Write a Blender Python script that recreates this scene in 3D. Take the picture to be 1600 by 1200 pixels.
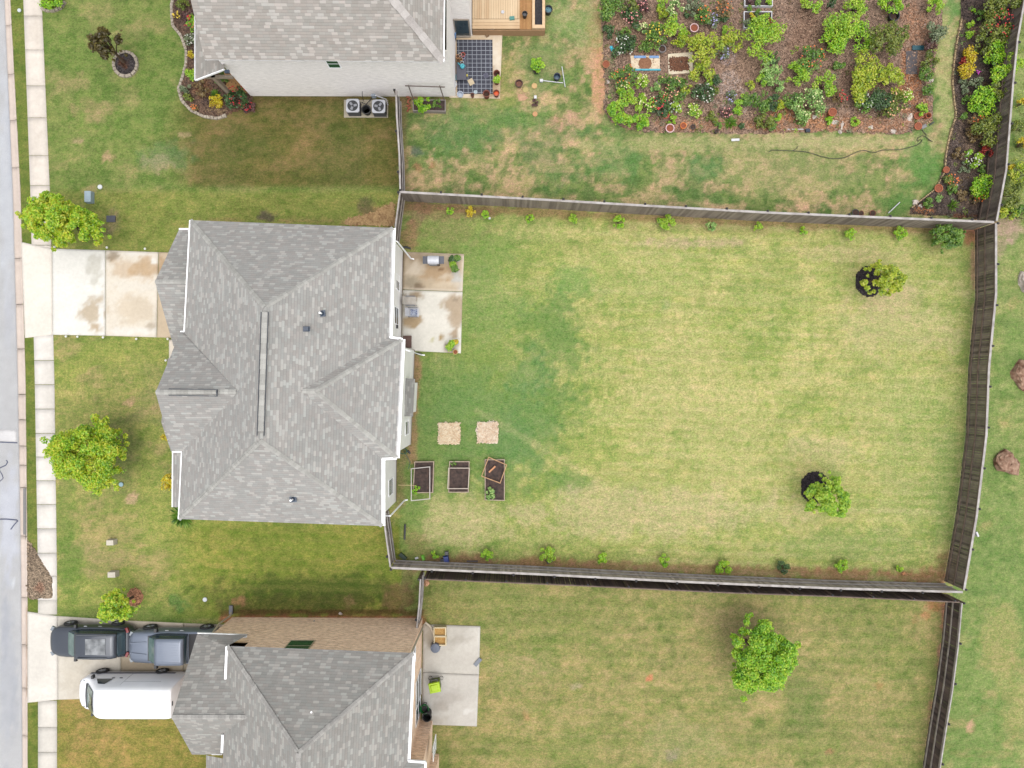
import bpy, math, random
import numpy as np
from mathutils import Vector, Matrix
R = math.radians
for o in list(bpy.data.objects): bpy.data.objects.remove(o)
sc = bpy.context.scene
# ---------------------------------------------------------------- camera, sky, sun, exposure
H, S = 42.0, 25.0                      # drone height in metres, ground pixels per metre
cam = bpy.data.cameras.new('camera'); cam.sensor_width = 36; cam.lens = 36*H/(1600/S)
cam.clip_start = 0.5; cam.clip_end = 3000
co = bpy.data.objects.new('camera', cam); sc.collection.objects.link(co)
co.location = (0, 0, H); co.rotation_euler = (0, 0, 0); sc.camera = co
SUN_EL, SUN_AZ = 77.0, 157.0
w = bpy.data.worlds.new('World'); sc.world = w; w.use_nodes = True
nt = w.node_tree; nt.nodes.clear()
sky = nt.nodes.new('ShaderNodeTexSky'); sky.sky_type = 'NISHITA'; sky.sun_disc = False
sky.sun_elevation = R(SUN_EL); sky.sun_rotation = R(SUN_AZ); sky.air_density = 1.0; sky.dust_density = 3.0
hs = nt.nodes.new('ShaderNodeHueSaturation'); hs.inputs['Saturation'].default_value = 0.22
bg = nt.nodes.new('ShaderNodeBackground'); bg.inputs['Strength'].default_value = 0.15
wo = nt.nodes.new('ShaderNodeOutputWorld')
nt.links.new(sky.outputs[0], hs.inputs['Color']); nt.links.new(hs.outputs[0], bg.inputs['Color']); nt.links.new(bg.outputs[0], wo.inputs['Surface'])
sl = bpy.data.lights.new('sun', 'SUN'); sl.energy = 1.3; sl.angle = R(75); sl.color = (1.0, 0.965, 0.91)
so = bpy.data.objects.new('sun', sl); sc.collection.objects.link(so)
so.rotation_euler = (R(90-SUN_EL), 0, R(180-SUN_AZ)); so.location = (0, 0, 60)
sc.view_settings.view_transform = 'Standard'; sc.view_settings.look = 'None'; sc.view_settings.gamma = 1
sc.view_settings.exposure = 1.02
sc.render.engine = 'CYCLES'
try: sc.cycles.max_bounces = 6; sc.cycles.transparent_max_bounces = 4
except Exception: pass

# ---------------------------------------------------------------- helpers
K = 2.0
def C(r, g, b, k=K):
    f = lambda v: ((v/255/12.92) if v/255 <= 0.04045 else ((v/255+0.055)/1.055)**2.4)/k
    return (f(r), f(g), f(b))
def P(px, py, z=0.0):
    k = (H-z)/H/S
    return Vector(((px-800)*k, (600-py)*k, z))
def G(rx, ry, z=0.0):                  # ground-plan offset from the centre, in plan pixels
    return Vector((rx/S, -ry/S, z))
def px_of(x, y, z=0): k = H/(H-z)*S; return 800+x*k, 600-y*k

def mat(name, c1, c2=None, scale=3.0, rough=0.8, bump=0.0, metal=0.0, detail=4, island=False, bscale=None, spec=None, stretch=None, coat=0):
    m = bpy.data.materials.new(name); m.use_nodes = True; t = m.node_tree; N = t.nodes; L = t.links
    b = N['Principled BSDF']; b.inputs['Roughness'].default_value = rough; b.inputs['Metallic'].default_value = metal
    if spec is not None: b.inputs['Specular IOR Level'].default_value = spec
    if coat: b.inputs['Coat Weight'].default_value = coat
    if c2 is None: c2 = tuple(v*0.86 for v in c1)
    tc = N.new('ShaderNodeTexCoord'); mp = N.new('ShaderNodeMapping'); L.new(tc.outputs['Object'], mp.inputs[0])
    if stretch: mp.inputs['Scale'].default_value = stretch
    nz = N.new('ShaderNodeTexNoise'); nz.inputs['Scale'].default_value = scale; nz.inputs['Detail'].default_value = detail
    L.new(mp.outputs[0], nz.inputs['Vector'])
    mr = N.new('ShaderNodeMapRange'); mr.inputs[1].default_value = 0.3; mr.inputs[2].default_value = 0.7
    L.new(nz.outputs['Fac'], mr.inputs[0]); fac = mr.outputs[0]
    if island:
        ge = N.new('ShaderNodeNewGeometry'); ad = N.new('ShaderNodeMath'); ad.operation = 'MULTIPLY_ADD'; ad.inputs[1].default_value = 0.65; 
        L.new(ge.outputs['Random Per Island'], ad.inputs[0]); mu = N.new('ShaderNodeMath'); mu.operation = 'MULTIPLY'; mu.inputs[1].default_value = 0.35
        L.new(fac, mu.inputs[0]); L.new(mu.outputs[0], ad.inputs[2]); fac = ad.outputs[0]
    mx = N.new('ShaderNodeMix'); mx.data_type = 'RGBA'; L.new(fac, mx.inputs[0])
    mx.inputs[6].default_value = (*c1, 1); mx.inputs[7].default_value = (*c2, 1); L.new(mx.outputs[2], b.inputs['Base Color'])
    if bump:
        n2 = N.new('ShaderNodeTexNoise'); n2.inputs['Scale'].default_value = bscale or scale*6; n2.inputs['Detail'].default_value = 3
        L.new(mp.outputs[0], n2.inputs['Vector'])
        bp = N.new('ShaderNodeBump'); bp.inputs['Strength'].default_value = bump; bp.inputs['Distance'].default_value = 0.05
        L.new(n2.outputs['Fac'], bp.inputs['Height']); L.new(bp.outputs[0], b.inputs['Normal'])
    return m

def leaf_mat(name, dark, mid, light, tip=0.25):
    m = bpy.data.materials.new(name); m.use_nodes = True; t = m.node_tree; N = t.nodes; L = t.links
    N.remove(N['Principled BSDF']); out = N['Material Output']
    ge = N.new('ShaderNodeNewGeometry'); tc = N.new('ShaderNodeTexCoord')
    nz = N.new('ShaderNodeTexNoise'); nz.inputs['Scale'].default_value = 1.6; nz.inputs['Detail'].default_value = 3; L.new(tc.outputs['Object'], nz.inputs['Vector'])
    ad = N.new('ShaderNodeMath'); ad.operation = 'MULTIPLY_ADD'; ad.inputs[1].default_value = 0.55; L.new(ge.outputs['Random Per Island'], ad.inputs[0])
    sb = N.new('ShaderNodeMapRange'); sb.inputs[1].default_value = 0.32; sb.inputs[2].default_value = 0.68; sb.inputs[3].default_value = 0; sb.inputs[4].default_value = 0.45; L.new(nz.outputs['Fac'], sb.inputs[0]); L.new(sb.outputs[0], ad.inputs[2])
    rp = N.new('ShaderNodeValToRGB'); L.new(ad.outputs[0], rp.inputs[0]); e = rp.color_ramp.elements
    e[0].position = 0.12; e[0].color = (*dark, 1); e[1].position = 0.92-tip*0.4; e[1].color = (*light, 1); x = e.new(0.45); x.color = (*mid, 1)
    d = N.new('ShaderNodeBsdfDiffuse'); tr = N.new('ShaderNodeBsdfTranslucent'); gl = N.new('ShaderNodeBsdfGlossy'); gl.inputs['Roughness'].default_value = 0.45
    m1 = N.new('ShaderNodeMixShader'); m1.inputs[0].default_value = 0.38; m2 = N.new('ShaderNodeMixShader'); m2.inputs[0].default_value = 0.035
    L.new(rp.outputs[0], d.inputs[0]); L.new(rp.outputs[0], tr.inputs[0]); L.new(d.outputs[0], m1.inputs[1]); L.new(tr.outputs[0], m1.inputs[2])
    L.new(m1.outputs[0], m2.inputs[1]); L.new(gl.outputs[0], m2.inputs[2]); L.new(m2.outputs[0], out.inputs[0])
    return m

class MB:
    def __init__(s): s.v = []; s.f = []; s.uv = []; s.mi = []; s.has_uv = False; s.marks = []
    def mark(s): s.marks.append((len(s.v), len(s.f)))
    def add(s, vs, fs, uvs=None, mi=0):
        b = len(s.v); s.v += [tuple(v) for v in vs]
        for i, f in enumerate(fs):
            s.f.append(tuple(b+k for k in f)); s.mi.append(mi)
            s.uv.append(uvs[i] if uvs else None)
        if uvs: s.has_uv = True
    def box(s, c, d, rz=0, taper=1.0, tilt=None, mi=0):
        hx, hy, hz = d[0]/2, d[1]/2, d[2]/2
        vs = [(x*hx*(taper if z > 0 else 1), y*hy*(taper if z > 0 else 1), z*hz) for z in (-1, 1) for x, y in ((-1, -1), (1, -1), (1, 1), (-1, 1))]
        M = Matrix.Rotation(rz, 3, 'Z')
        if tilt: M = M @ Matrix.Rotation(tilt[0], 3, 'X') @ Matrix.Rotation(tilt[1], 3, 'Y')
        vs = [M @ Vector(v) + Vector(c) for v in vs]
        s.add(vs, [(3, 2, 1, 0), (4, 5, 6, 7), (0, 1, 5, 4), (1, 2, 6, 5), (2, 3, 7, 6), (3, 0, 4, 7)], mi=mi)
    def beam(s, a, b, w_, h_, mi=0):     # box beam between two points, flat top
        a, b = Vector(a), Vector(b); d = b-a; L = d.length
        if L < 1e-6: return
        d.normalize(); up = Vector((0, 0, 1)) if abs(d.z) < 0.95 else Vector((1, 0, 0)); sd = d.cross(up).normalized(); u = sd.cross(d)
        vs = [p + sd*x*w_/2 + u*z*h_/2 for p in (a, b) for x, z in ((-1, -1), (1, -1), (1, 1), (-1, 1))]
        s.add(vs, [(0, 1, 2, 3), (7, 6, 5, 4), (0, 4, 5, 1), (1, 5, 6, 2), (2, 6, 7, 3), (3, 7, 4, 0)], mi=mi)
    def prism(s, pts, z0, z1, mi=0):
        n = len(pts); a = sum(pts[i][0]*pts[(i+1) % n][1]-pts[(i+1) % n][0]*pts[i][1] for i in range(n))
        if a < 0: pts = pts[::-1]
        vs = [(p[0], p[1], z0) for p in pts]+[(p[0], p[1], z1) for p in pts]
        s.add(vs, [tuple(range(n-1, -1, -1)), tuple(range(n, 2*n))]+[(i, (i+1) % n, n+(i+1) % n, n+i) for i in range(n)], mi=mi)
    def tube(s, pts, r, n=8, mi=0, cap=True):
        pts = [Vector(p) for p in pts]; rs = r if isinstance(r, (list, tuple)) else [r]*len(pts); rings = []
        for i, p in enumerate(pts):
            d = (pts[min(i+1, len(pts)-1)]-pts[max(i-1, 0)]); d = d.normalized() if d.length > 1e-9 else Vector((0, 0, 1))
            a = d.cross(Vector((0, 0, 1))); a = a.normalized() if a.length > 0.05 else Vector((1, 0, 0)); b = d.cross(a)
            rings.append([p+(a*math.cos(2*math.pi*k/n)+b*math.sin(2*math.pi*k/n))*rs[i] for k in range(n)])
        vs = [v for q in rings for v in q]; fs = [(i*n+k, i*n+(k+1) % n, (i+1)*n+(k+1) % n, (i+1)*n+k) for i in range(len(pts)-1) for k in range(n)]
        if cap: fs += [tuple(range(n-1, -1, -1)), tuple(range((len(pts)-1)*n, len(pts)*n))]
        s.add(vs, fs, mi=mi)
    def lathe(s, c, prof, n=20, mi=0, axis='Z'):
        c = Vector(c); vs = []
        for r_, z in prof:
            for k in range(n):
                a = 2*math.pi*k/n; v = Vector((r_*math.cos(a), r_*math.sin(a), z))
                if axis == 'Y': v = Vector((v.x, v.z, v.y))
                vs.append(c+v)
        fs = [(i*n+k, i*n+(k+1) % n, (i+1)*n+(k+1) % n, (i+1)*n+k) for i in range(len(prof)-1) for k in range(n)]
        s.add(vs, fs, mi=mi)
    def poly(s, pts, uvdir=None, mi=0):
        pts = [Vector(p) for p in pts]; n = Vector((0, 0, 0))
        for i in range(len(pts)): n += pts[i].cross(pts[(i+1) % len(pts)])
        if n.z < 0: pts = pts[::-1]; n = -n
        uv = None
        if uvdir is not None:
            n.normalize(); e = Vector(uvdir).normalized(); e = (e-n*e.dot(n)).normalized(); q = n.cross(e)
            uv = [[(p.dot(e), p.dot(q)) for p in pts]]
        s.add(pts, [tuple(range(len(pts)))], uv, mi)
    def wallrun(s, pts, z0, z1, close=True, mi=0):   # vertical walls with metric UVs
        n = len(pts); a = sum(pts[i][0]*pts[(i+1) % n][1]-pts[(i+1) % n][0]*pts[i][1] for i in range(n))
        if a < 0: pts = pts[::-1]
        u = 0
        for i in range(n if close else n-1):
            p, q = Vector(pts[i][:2]), Vector(pts[(i+1) % n][:2]); L = (q-p).length
            s.add([(p.x, p.y, z0), (q.x, q.y, z0), (q.x, q.y, z1), (p.x, p.y, z1)], [(0, 1, 2, 3)], [[(u, z0), (u+L, z0), (u+L, z1), (u, z1)]], mi); u += L
    def vwall(s, pts, mi=0):                          # any upright polygon
        pts = [Vector(p) for p in pts]; e = (pts[1]-pts[0]); e.z = 0; e.normalize()
        s.add(pts, [tuple(range(len(pts)))], [[(p.dot(e), p.z) for p in pts]], mi)
    def build(s, name, m, parent=None, origin=None, smooth=False):
        o0 = Vector(parent.matrix_world_cache) if False else None
        org = Vector(origin) if origin is not None else Vector((0, 0, 0))
        me = bpy.data.meshes.new(name); me.from_pydata([(v[0]-org.x, v[1]-org.y, v[2]-org.z) for v in s.v], [], s.f)
        ms = m if isinstance(m, (list, tuple)) else [m]
        for x in ms: me.materials.append(x)
        if len(ms) > 1: me.polygons.foreach_set('material_index', s.mi)
        if s.has_uv:
            ul = me.uv_layers.new(name='UVMap'); k = 0
            for f, uv in zip(s.f, s.uv):
                for j in range(len(f)):
                    if uv: ul.data[k].uv = uv[j]
                    k += 1
        if smooth: me.polygons.foreach_set('use_smooth', [True]*len(me.polygons))
        me.update()
        ob = bpy.data.objects.new(name, me); sc.collection.objects.link(ob)
        if parent is not None: ob.parent = parent
        else: ob.location = org
        return ob

def tag(o, label=None, cat=None, group=None, kind=None):
    if label: o['label'] = label
    if cat: o['category'] = cat
    if group: o['group'] = group
    if kind: o['kind'] = kind
    return o
class Thing:
    def __init__(s, name, label, cat, loc, group=None):
        s.o = bpy.data.objects.new(name, None); sc.collection.objects.link(s.o); s.loc = Vector(loc); s.o.location = s.loc
        s.o.empty_display_size = 0.2; tag(s.o, label, cat, group)
    def part(s, name, mb, m, parent=None, smooth=False, label=None):
        o = mb.build(name, m, parent or s.o, s.loc, smooth)
        if label: o['label'] = label
        return o
    def part_each(s, name, mb, m, parent=None, smooth=False):
        mk = mb.marks+[(len(mb.v), len(mb.f))]; out = []
        for (v0, f0), (v1, f1) in zip(mk[:-1], mk[1:]):
            q = MB(); q.v = mb.v[v0:v1]; q.f = [tuple(k-v0 for k in f) for f in mb.f[f0:f1]]; q.uv = mb.uv[f0:f1]; q.mi = mb.mi[f0:f1]
            if q.f: out.append(s.part(name, q, m, parent, smooth))
        return out
def struct(name, mb, m, smooth=False):
    return tag(mb.build(name, m, None, None, smooth), kind='structure')
def single(name, mb, m, label, cat, loc, group=None, smooth=False):
    return tag(mb.build(name, m, None, loc, smooth), label, cat, group)
def copy_tree(o, loc, label, rz=None, sc_=None):
    c = o.copy(); sc.collection.objects.link(c); c.location = loc
    if rz is not None: c.rotation_euler = (0, 0, rz)
    if sc_: c.scale = (sc_,)*3
    c['label'] = label
    for ch in o.children:
        d = ch.copy(); sc.collection.objects.link(d); d.parent = c
        for g in ch.children:
            e = g.copy(); sc.collection.objects.link(e); e.parent = d
    return c

# value noise in numpy
def vn(x, y, s, seed=0):
    x = np.asarray(x)/s; y = np.asarray(y)/s
    xi = np.floor(x).astype(np.int64); yi = np.floor(y).astype(np.int64); fx = x-xi; fy = y-yi
    fx = fx*fx*(3-2*fx); fy = fy*fy*(3-2*fy)
    def h(a, b):
        n = (a*374761393 + b*668265263 + seed*974634777) & 0x7fffffff
        n = ((n ^ (n >> 13))*1274126177) & 0x7fffffff
        return ((n ^ (n >> 16)) & 0xffff)/65535.0
    return (h(xi, yi)*(1-fx)+h(xi+1, yi)*fx)*(1-fy)+(h(xi, yi+1)*(1-fx)+h(xi+1, yi+1)*fx)*fy
def fbm(x, y, s, seed=0, o=4):
    t = 0; a = 1; n = 0
    for i in range(o): t = t+a*vn(x, y, s/2**i, seed+i*7); n += a; a *= 0.55
    return t/n
def sstep(a, b, x): t = np.clip((x-a)/(b-a), 0, 1); return t*t*(3-2*t)
def inpoly(x, y, poly):
    r = np.zeros(x.shape, bool); n = len(poly)
    for i in range(n):
        x0, y0 = poly[i]; x1, y1 = poly[(i+1) % n]
        if y0 == y1: continue
        c = ((y0 > y) != (y1 > y)) & (x < (x1-x0)*(y-y0)/(y1-y0)+x0); r ^= c
    return r
def segdist(x, y, a, b):
    dx, dy = b[0]-a[0], b[1]-a[1]; t = np.clip(((x-a[0])*dx+(y-a[1])*dy)/(dx*dx+dy*dy+1e-9), 0, 1)
    return np.hypot(x-a[0]-t*dx, y-a[1]-t*dy)
def polydist(x, y, pts, closed=False):
    d = np.full(x.shape, 1e9); n = len(pts)
    for i in range(n if closed else n-1): d = np.minimum(d, segdist(x, y, pts[i], pts[(i+1) % n]))
    return d
def paint_blobs(col, X, Y, blobs, seed=3):
    for i, bl in enumerate(blobs):
        cx, cy, rx, ry, c, a = bl[:6]; ns = bl[6] if len(bl) > 6 else 0.9
        sel = (np.abs(X-cx) < rx*2.2) & (np.abs(Y-cy) < ry*2.2)
        if not sel.any(): continue
        x = X[sel]; y = Y[sel]
        d = np.sqrt(((x-cx)/rx)**2+((y-cy)/ry)**2)+(fbm(x, y, max(6, min(rx, ry)*0.8), seed+i, 4)-0.5)*ns*1.6+(fbm(x, y, 7, seed+i+50, 2)-0.5)*ns*0.9
        wgt = (a*(1-sstep(0.55, 1.15, d)))[:, None]
        col[sel] = col[sel]*(1-wgt)+np.array(C(*c))*wgt
    return col
def paint_line(col, X, Y, pts, wd, c, a, seed=5, ns=1.0):
    d = polydist(X, Y, pts)/wd + (fbm(X, Y, 14, seed, 3)-0.5)*ns*1.5
    wgt = (a*(1-sstep(0.4, 1.2, d)))[:, None]
    return col*(1-wgt)+np.array(C(*c))*wgt
def set_col(me, col, name='Col'):
    at = me.color_attributes.new(name, 'FLOAT_COLOR', 'POINT')
    a = np.ones((len(col), 4), np.float32); a[:, :3] = col; at.data.foreach_set('color', a.ravel())
def np_mesh(name, V, F, m, col=None, smooth=False):
    me = bpy.data.meshes.new(name); V = np.asarray(V, np.float32); F = np.asarray(F, np.int32); k = F.shape[1]
    me.vertices.add(len(V)); me.vertices.foreach_set('co', V.ravel()); me.loops.add(F.size); me.loops.foreach_set('vertex_index', F.ravel())
    me.polygons.add(len(F)); me.polygons.foreach_set('loop_start', np.arange(0, F.size, k)); me.polygons.foreach_set('loop_total', np.full(len(F), k))
    me.update(calc_edges=True); me.materials.append(m)
    if col is not None: set_col(me, col)
    if smooth: me.polygons.foreach_set('use_smooth', [True]*len(F))
    me.validate()
    ob = bpy.data.objects.new(name, me); sc.collection.objects.link(ob); return ob

def vcol_mat(name, kind):
    m = bpy.data.materials.new(name); m.use_nodes = True; t = m.node_tree; N = t.nodes; L = t.links; b = N['Principled BSDF']
    b.inputs['Roughness'].default_value = 0.95; b.inputs['Specular IOR Level'].default_value = 0.15
    at = N.new('ShaderNodeAttribute'); at.attribute_name = 'Col'; tc = N.new('ShaderNodeTexCoord')
    def noise(sc_, det, st=(1, 1, 1), rough=0.6):
        mp = N.new('ShaderNodeMapping'); mp.inputs['Scale'].default_value = st; L.new(tc.outputs['Object'], mp.inputs[0])
        n = N.new('ShaderNodeTexNoise'); n.inputs['Scale'].default_value = sc_; n.inputs['Detail'].default_value = det; n.inputs['Roughness'].default_value = rough; L.new(mp.outputs[0], n.inputs['Vector']); return n.outputs['Fac']
    def rng(x, a, b_, c, d):
        r_ = N.new('ShaderNodeMapRange'); r_.inputs[1].default_value = a; r_.inputs[2].default_value = b_; r_.inputs[3].default_value = c; r_.inputs[4].default_value = d; L.new(x, r_.inputs[0]); return r_.outputs[0]
    def mixc(f, a, b_, mode='MIX'):
        x = N.new('ShaderNodeMix'); x.data_type = 'RGBA'; x.blend_type = mode
        if hasattr(f, 'default_value') or not isinstance(f, (float, int)): L.new(f, x.inputs[0])
        else: x.inputs[0].default_value = f
        for i, q in ((6, a), (7, b_)):
            if isinstance(q, tuple): x.inputs[i].default_value = (*q, 1)
            else: L.new(q, x.inputs[i])
        return x.outputs[2]
    def scl(x, f):
        v = N.new('ShaderNodeVectorMath'); v.operation = 'SCALE'; L.new(x, v.inputs[0]); L.new(f, v.inputs['Scale']); return v.outputs[0]
    if kind == 'grass':
        f1 = noise(2.4, 6, (0.75, 1.15, 1), 0.72); f2 = noise(9, 5, (0.8, 1.1, 1), 0.75); f3 = noise(38, 3, (1, 1, 1), 0.6)
        c = at.outputs['Color']
        g = mixc(1.0, c, (0.70, 0.82, 0.66), 'MULTIPLY'); ta = mixc(1.0, c, (1.20, 0.99, 1.26), 'MULTIPLY')
        f4 = noise(5.5, 6, (0.7, 1.2, 1), 0.85); fa = N.new('ShaderNodeMath'); fa.operation = 'MULTIPLY_ADD'; fa.inputs[1].default_value = 0.5; L.new(f1, fa.inputs[0]); fb = N.new('ShaderNodeMath'); fb.operation = 'MULTIPLY'; fb.inputs[1].default_value = 0.5; L.new(f4, fb.inputs[0]); L.new(fb.outputs[0], fa.inputs[2])
        c = mixc(rng(fa.outputs[0], 0.41, 0.59, 0, 1), g, ta)
        c = scl(c, rng(f2, 0.3, 0.7, 0.64, 1.34)); c = scl(c, rng(f3, 0.3, 0.7, 0.56, 1.40))
        hgt = f3; bs, bd = 0.6, 0.04
    elif kind == 'mulch':
        vo = N.new('ShaderNodeTexVoronoi'); vo.inputs['Scale'].default_value = 13; mp = N.new('ShaderNodeMapping'); L.new(tc.outputs['Object'], mp.inputs[0]); L.new(mp.outputs[0], vo.inputs['Vector'])
        f2 = noise(7, 5); f3 = noise(30, 3)
        sx = N.new('ShaderNodeSeparateColor'); L.new(vo.outputs['Color'], sx.inputs[0])
        c = scl(at.outputs['Color'], rng(sx.outputs[0], 0, 1, 0.45, 1.6)); c = scl(c, rng(f2, 0.3, 0.7, 0.6, 1.35)); c = scl(c, rng(f3, 0.3, 0.7, 0.75, 1.25))
        hgt = vo.outputs['Distance']; bs, bd = 0.9, 0.06
    elif kind == 'concrete':
        f1 = noise(0.8, 5); f2 = noise(5, 5, (1, 1, 1), 0.7); f3 = noise(60, 2)
        c = scl(at.outputs['Color'], rng(f1, 0.3, 0.7, 0.94, 1.05)); c = scl(c, rng(f2, 0.3, 0.7, 0.93, 1.06)); c = scl(c, rng(f3, 0.3, 0.7, 0.93, 1.07))
        hgt = f3; bs, bd = 0.2, 0.01; b.inputs['Roughness'].default_value = 0.85
    else:
        f1 = noise(1.5, 5); f3 = noise(70, 3, (1, 1, 1), 0.8)
        c = scl(at.outputs['Color'], rng(f1, 0.3, 0.7, 0.95, 1.05)); c = scl(c, rng(f3, 0.35, 0.65, 0.72, 1.28))
        hgt = f3; bs, bd = 0.4, 0.02
    L.new(c, b.inputs['Base Color'])
    bp = N.new('ShaderNodeBump'); bp.inputs['Strength'].default_value = bs; bp.inputs['Distance'].default_value = bd; L.new(hgt, bp.inputs['Height']); L.new(bp.outputs[0], b.inputs['Normal'])
    return m
M_GRASS = vcol_mat('lawn', 'grass'); M_MULCH = vcol_mat('mulch', 'mulch'); M_CONC = vcol_mat('concrete', 'concrete'); M_ASPH = vcol_mat('asphalt', 'asphalt')

# ---------------------------------------------------------------- ground
def lerp_edge(y, tab):
    return np.interp(y, [t[0] for t in tab], [t[1] for t in tab])
ROAD = [(-400, -8), (0, 5), (300, 18), (600, 26), (900, 31), (1200, 33), (1700, 36)]
KERB = [(-400, 3), (0, 16), (300, 32), (600, 40), (900, 43), (1200, 43), (1700, 46)]
SWL = [(-400, 24), (0, 37), (300, 48), (600, 55), (900, 60), (1200, 60), (1700, 62)]
SWR = [(-400, 53), (0, 65), (300, 78), (600, 85), (900, 89), (1200, 89), (1700, 91)]
fx = np.arange(-33, 33.01, 0.14); fy = np.arange(-25.5, 25.51, 0.14)
xs = np.concatenate([[-400, -200, -100, -60, -48, -40, -36, -34.3], fx, [34, 35.5, 38, 42, 50, 60, 100, 200, 400]])
ys = np.concatenate([[-400, -200, -100, -60, -42, -34, -30, -27, -26], fy, [26, 27, 29, 32, 36, 44, 60, 100, 200, 400]])
GX, GY = np.meshgrid(xs, ys); gx = GX.ravel(); gy = GY.ravel(); PX = gx*S+800; PY = 600-gy*S
re = lerp_edge(PY, ROAD); ke = lerp_edge(PY, KERB)
gz = np.where(PX < ke-3, -0.30, 0.0); gz = np.where(PX < -240, 0.0, gz)
n1 = fbm(PX, PY, 90, 1, 5); n2 = fbm(PX*0.6, PY*1.3, 30, 21, 4); n3 = fbm(PX, PY, 14, 41, 3); n4 = fbm(PX*0.35, PY*1.6, 22, 61, 4)
def A(*c): return np.array(C(*c))
def mix3(w_, a, b): w_ = np.clip(w_, 0, 1)[:, None]; return a*(1-w_)+b*w_
# main yard: yellow green with tan, greener to the left
base = np.tile(A(178, 188, 110), (len(PX), 1))
base = mix3(sstep(0.42, 0.66, n2)*0.55, base, A(203, 197, 132)); base = mix3(sstep(0.50, 0.72, n1)*0.55, base, A(150, 173, 90))
lw = 1-sstep(640, 960, PX+(n1-0.5)*240); base = mix3(lw*0.72, base, A(130, 160, 84))
ew = 1-sstep(0, 75, 1530-(PY-350)*0.04-PX); base = mix3(ew*0.45, base, A(140, 166, 92))
base = mix3((sstep(0.5, 0.62, n4)*0.3), base, A(204, 204, 138))
# zones
def zone(poly, soft=6): return np.where(inpoly(PX+(n3-0.5)*8, PY+(n3-0.5)*8, poly), 1.0, 0.0)
nyard = zone([(625, -900), (1580, -900), (1560, 345), (625, 312)])
c = np.tile(A(124, 148, 84), (len(PX), 1)); c = mix3(sstep(0.42, 0.58, n2)*0.85, c, A(186, 176, 126)); c = mix3(sstep(0.52, 0.62, n1)*0.45, c, A(100, 138, 76)); c = mix3(sstep(0.54, 0.64, n3)*0.6, c, A(198, 176, 136)); c = mix3(sstep(0.5, .62, fbm(PX, PY, 9, 87, 3))*.4, c, A(90, 128, 70))
base = mix3(nyard, base, c)
front = zone([(-900, -900), (625, -900), (625, 1500), (-900, 1500)])
c = np.tile(A(122, 148, 76), (len(PX), 1)); c = mix3(sstep(0.45, 0.62, n1)*0.35, c, A(150, 160, 96)); c = mix3(sstep(0.54, 0.68, n2)*0.4, c, A(166, 160, 110)); c = mix3(sstep(0.54, 0.66, n3)*0.3, c, A(98, 130, 62))
base = mix3(front, base, c)
c = np.tile(A(112, 114, 60), (len(PX), 1)); c = mix3(sstep(0.42, 0.66, n2)*0.5, c, A(142, 128, 84)); c = mix3(sstep(0.5, 0.66, n1)*0.5, c, A(92, 108, 54))
base = mix3(sstep(225, 330, PX+(n1-0.5)*120)*sstep(130, 160, PY)*(1-sstep(285, 300, PY))*front, base, c)
c = np.tile(A(142, 156, 80), (len(PX), 1)); c = mix3(sstep(0.5, 0.64, n4)*0.4, c, A(124, 136, 66))
base = mix3(sstep(292, 305, PY)*(1-sstep(395, 420, PY))*front*0.9, base, c)
c = np.tile(A(152, 168, 88), (len(PX), 1)); c = mix3(sstep(0.42, 0.6, n1)*0.5, c, A(168, 170, 106)); c = mix3(sstep(0.45, 0.6, n2)*0.4, c, A(132, 156, 78)); c = mix3(sstep(0.6, 0.7, n2)*0.5, c, A(178, 168, 116))
base = mix3(sstep(515, 530, PY)*(1-sstep(940, 965, PY))*front, base, c)
c = np.tile(A(134, 154, 66), (len(PX), 1)); c = mix3(sstep(0.45, 0.6, n4)*0.6, c, A(158, 164, 82)); c = mix3(sstep(0.5, 0.6, n2)*0.4, c, A(116, 140, 58))
base = mix3(sstep(230, 330, PX)*sstep(800, 830, PY)*(1-sstep(960, 975, PY))*front, base, c)
c = np.tile(A(150, 148, 76), (len(PX), 1)); c = mix3(sstep(0.45, 0.6, n1)*0.6, c, A(168, 152, 92)); c = mix3(sstep(100, 120, 200-PX)*0.6, c, A(130, 150, 70))
base = mix3(sstep(1075, 1095, PY)*front, base, c)
syard = zone([(655, 905), (1482, 938), (1440, 1300), (655, 1300)])
c = np.tile(A(158, 162, 98), (len(PX), 1)); c = mix3(sstep(0.42, 0.58, n2)*0.6, c, A(180, 171, 115)); c = mix3(sstep(0.48, 0.62, n1)*0.65, c, A(134, 152, 82)); c = mix3(sstep(0.58, 0.7, n3)*0.35, c, A(118, 132, 76))
base = mix3(syard, base, c)
east = np.where(PX > np.interp(PY, [-400, 0, 347, 922, 1200, 1600], [1570, 1568, 1530, 1490, 1462, 1440]), 1.0, 0.0)
c = np.tile(A(138, 162, 90), (len(PX), 1)); c = mix3(sstep(0.45, 0.62, n1)*0.6, c, A(162, 172, 104)); c = mix3(sstep(0.5, 0.62, n2)*0.4, c, A(122, 152, 82))
c = mix3(sstep(0.56, 0.68, n2)*0.5*sstep(900, 1100, PY), c, A(180, 170, 112))
base = mix3(east, base, c)
verge = np.where(PX < lerp_edge(PY, SWL)+3, 1.0, 0.0); base = mix3(verge*0.85, base, A(112, 132, 58))
n5 = fbm(PX, PY, 9, 87, 3); n6 = fbm(PX*.7, PY*1.3, 16, 97, 3)
base = base*(1-0.24*sstep(0.50, 0.66, n5)[:, None]*np.array([1, .62, 1.0])); base = base*(1+sstep(0.52, 0.68, n6)[:, None]*np.array([.20, .11, .18]))
st_ = fbm(PX*.12, PY*1.0, 9, 107, 3); base = base*(1+(st_-.5)[:, None]*np.array([.30, .22, .30]))
base = base*(1+.03*front+.02*nyard)[:, None]; wf = (np.clip(front+nyard, 0, 1)*.5)[:, None]; base = base*(1-wf)+base*np.array([1.13, 1.0, .92])*wf
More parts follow.
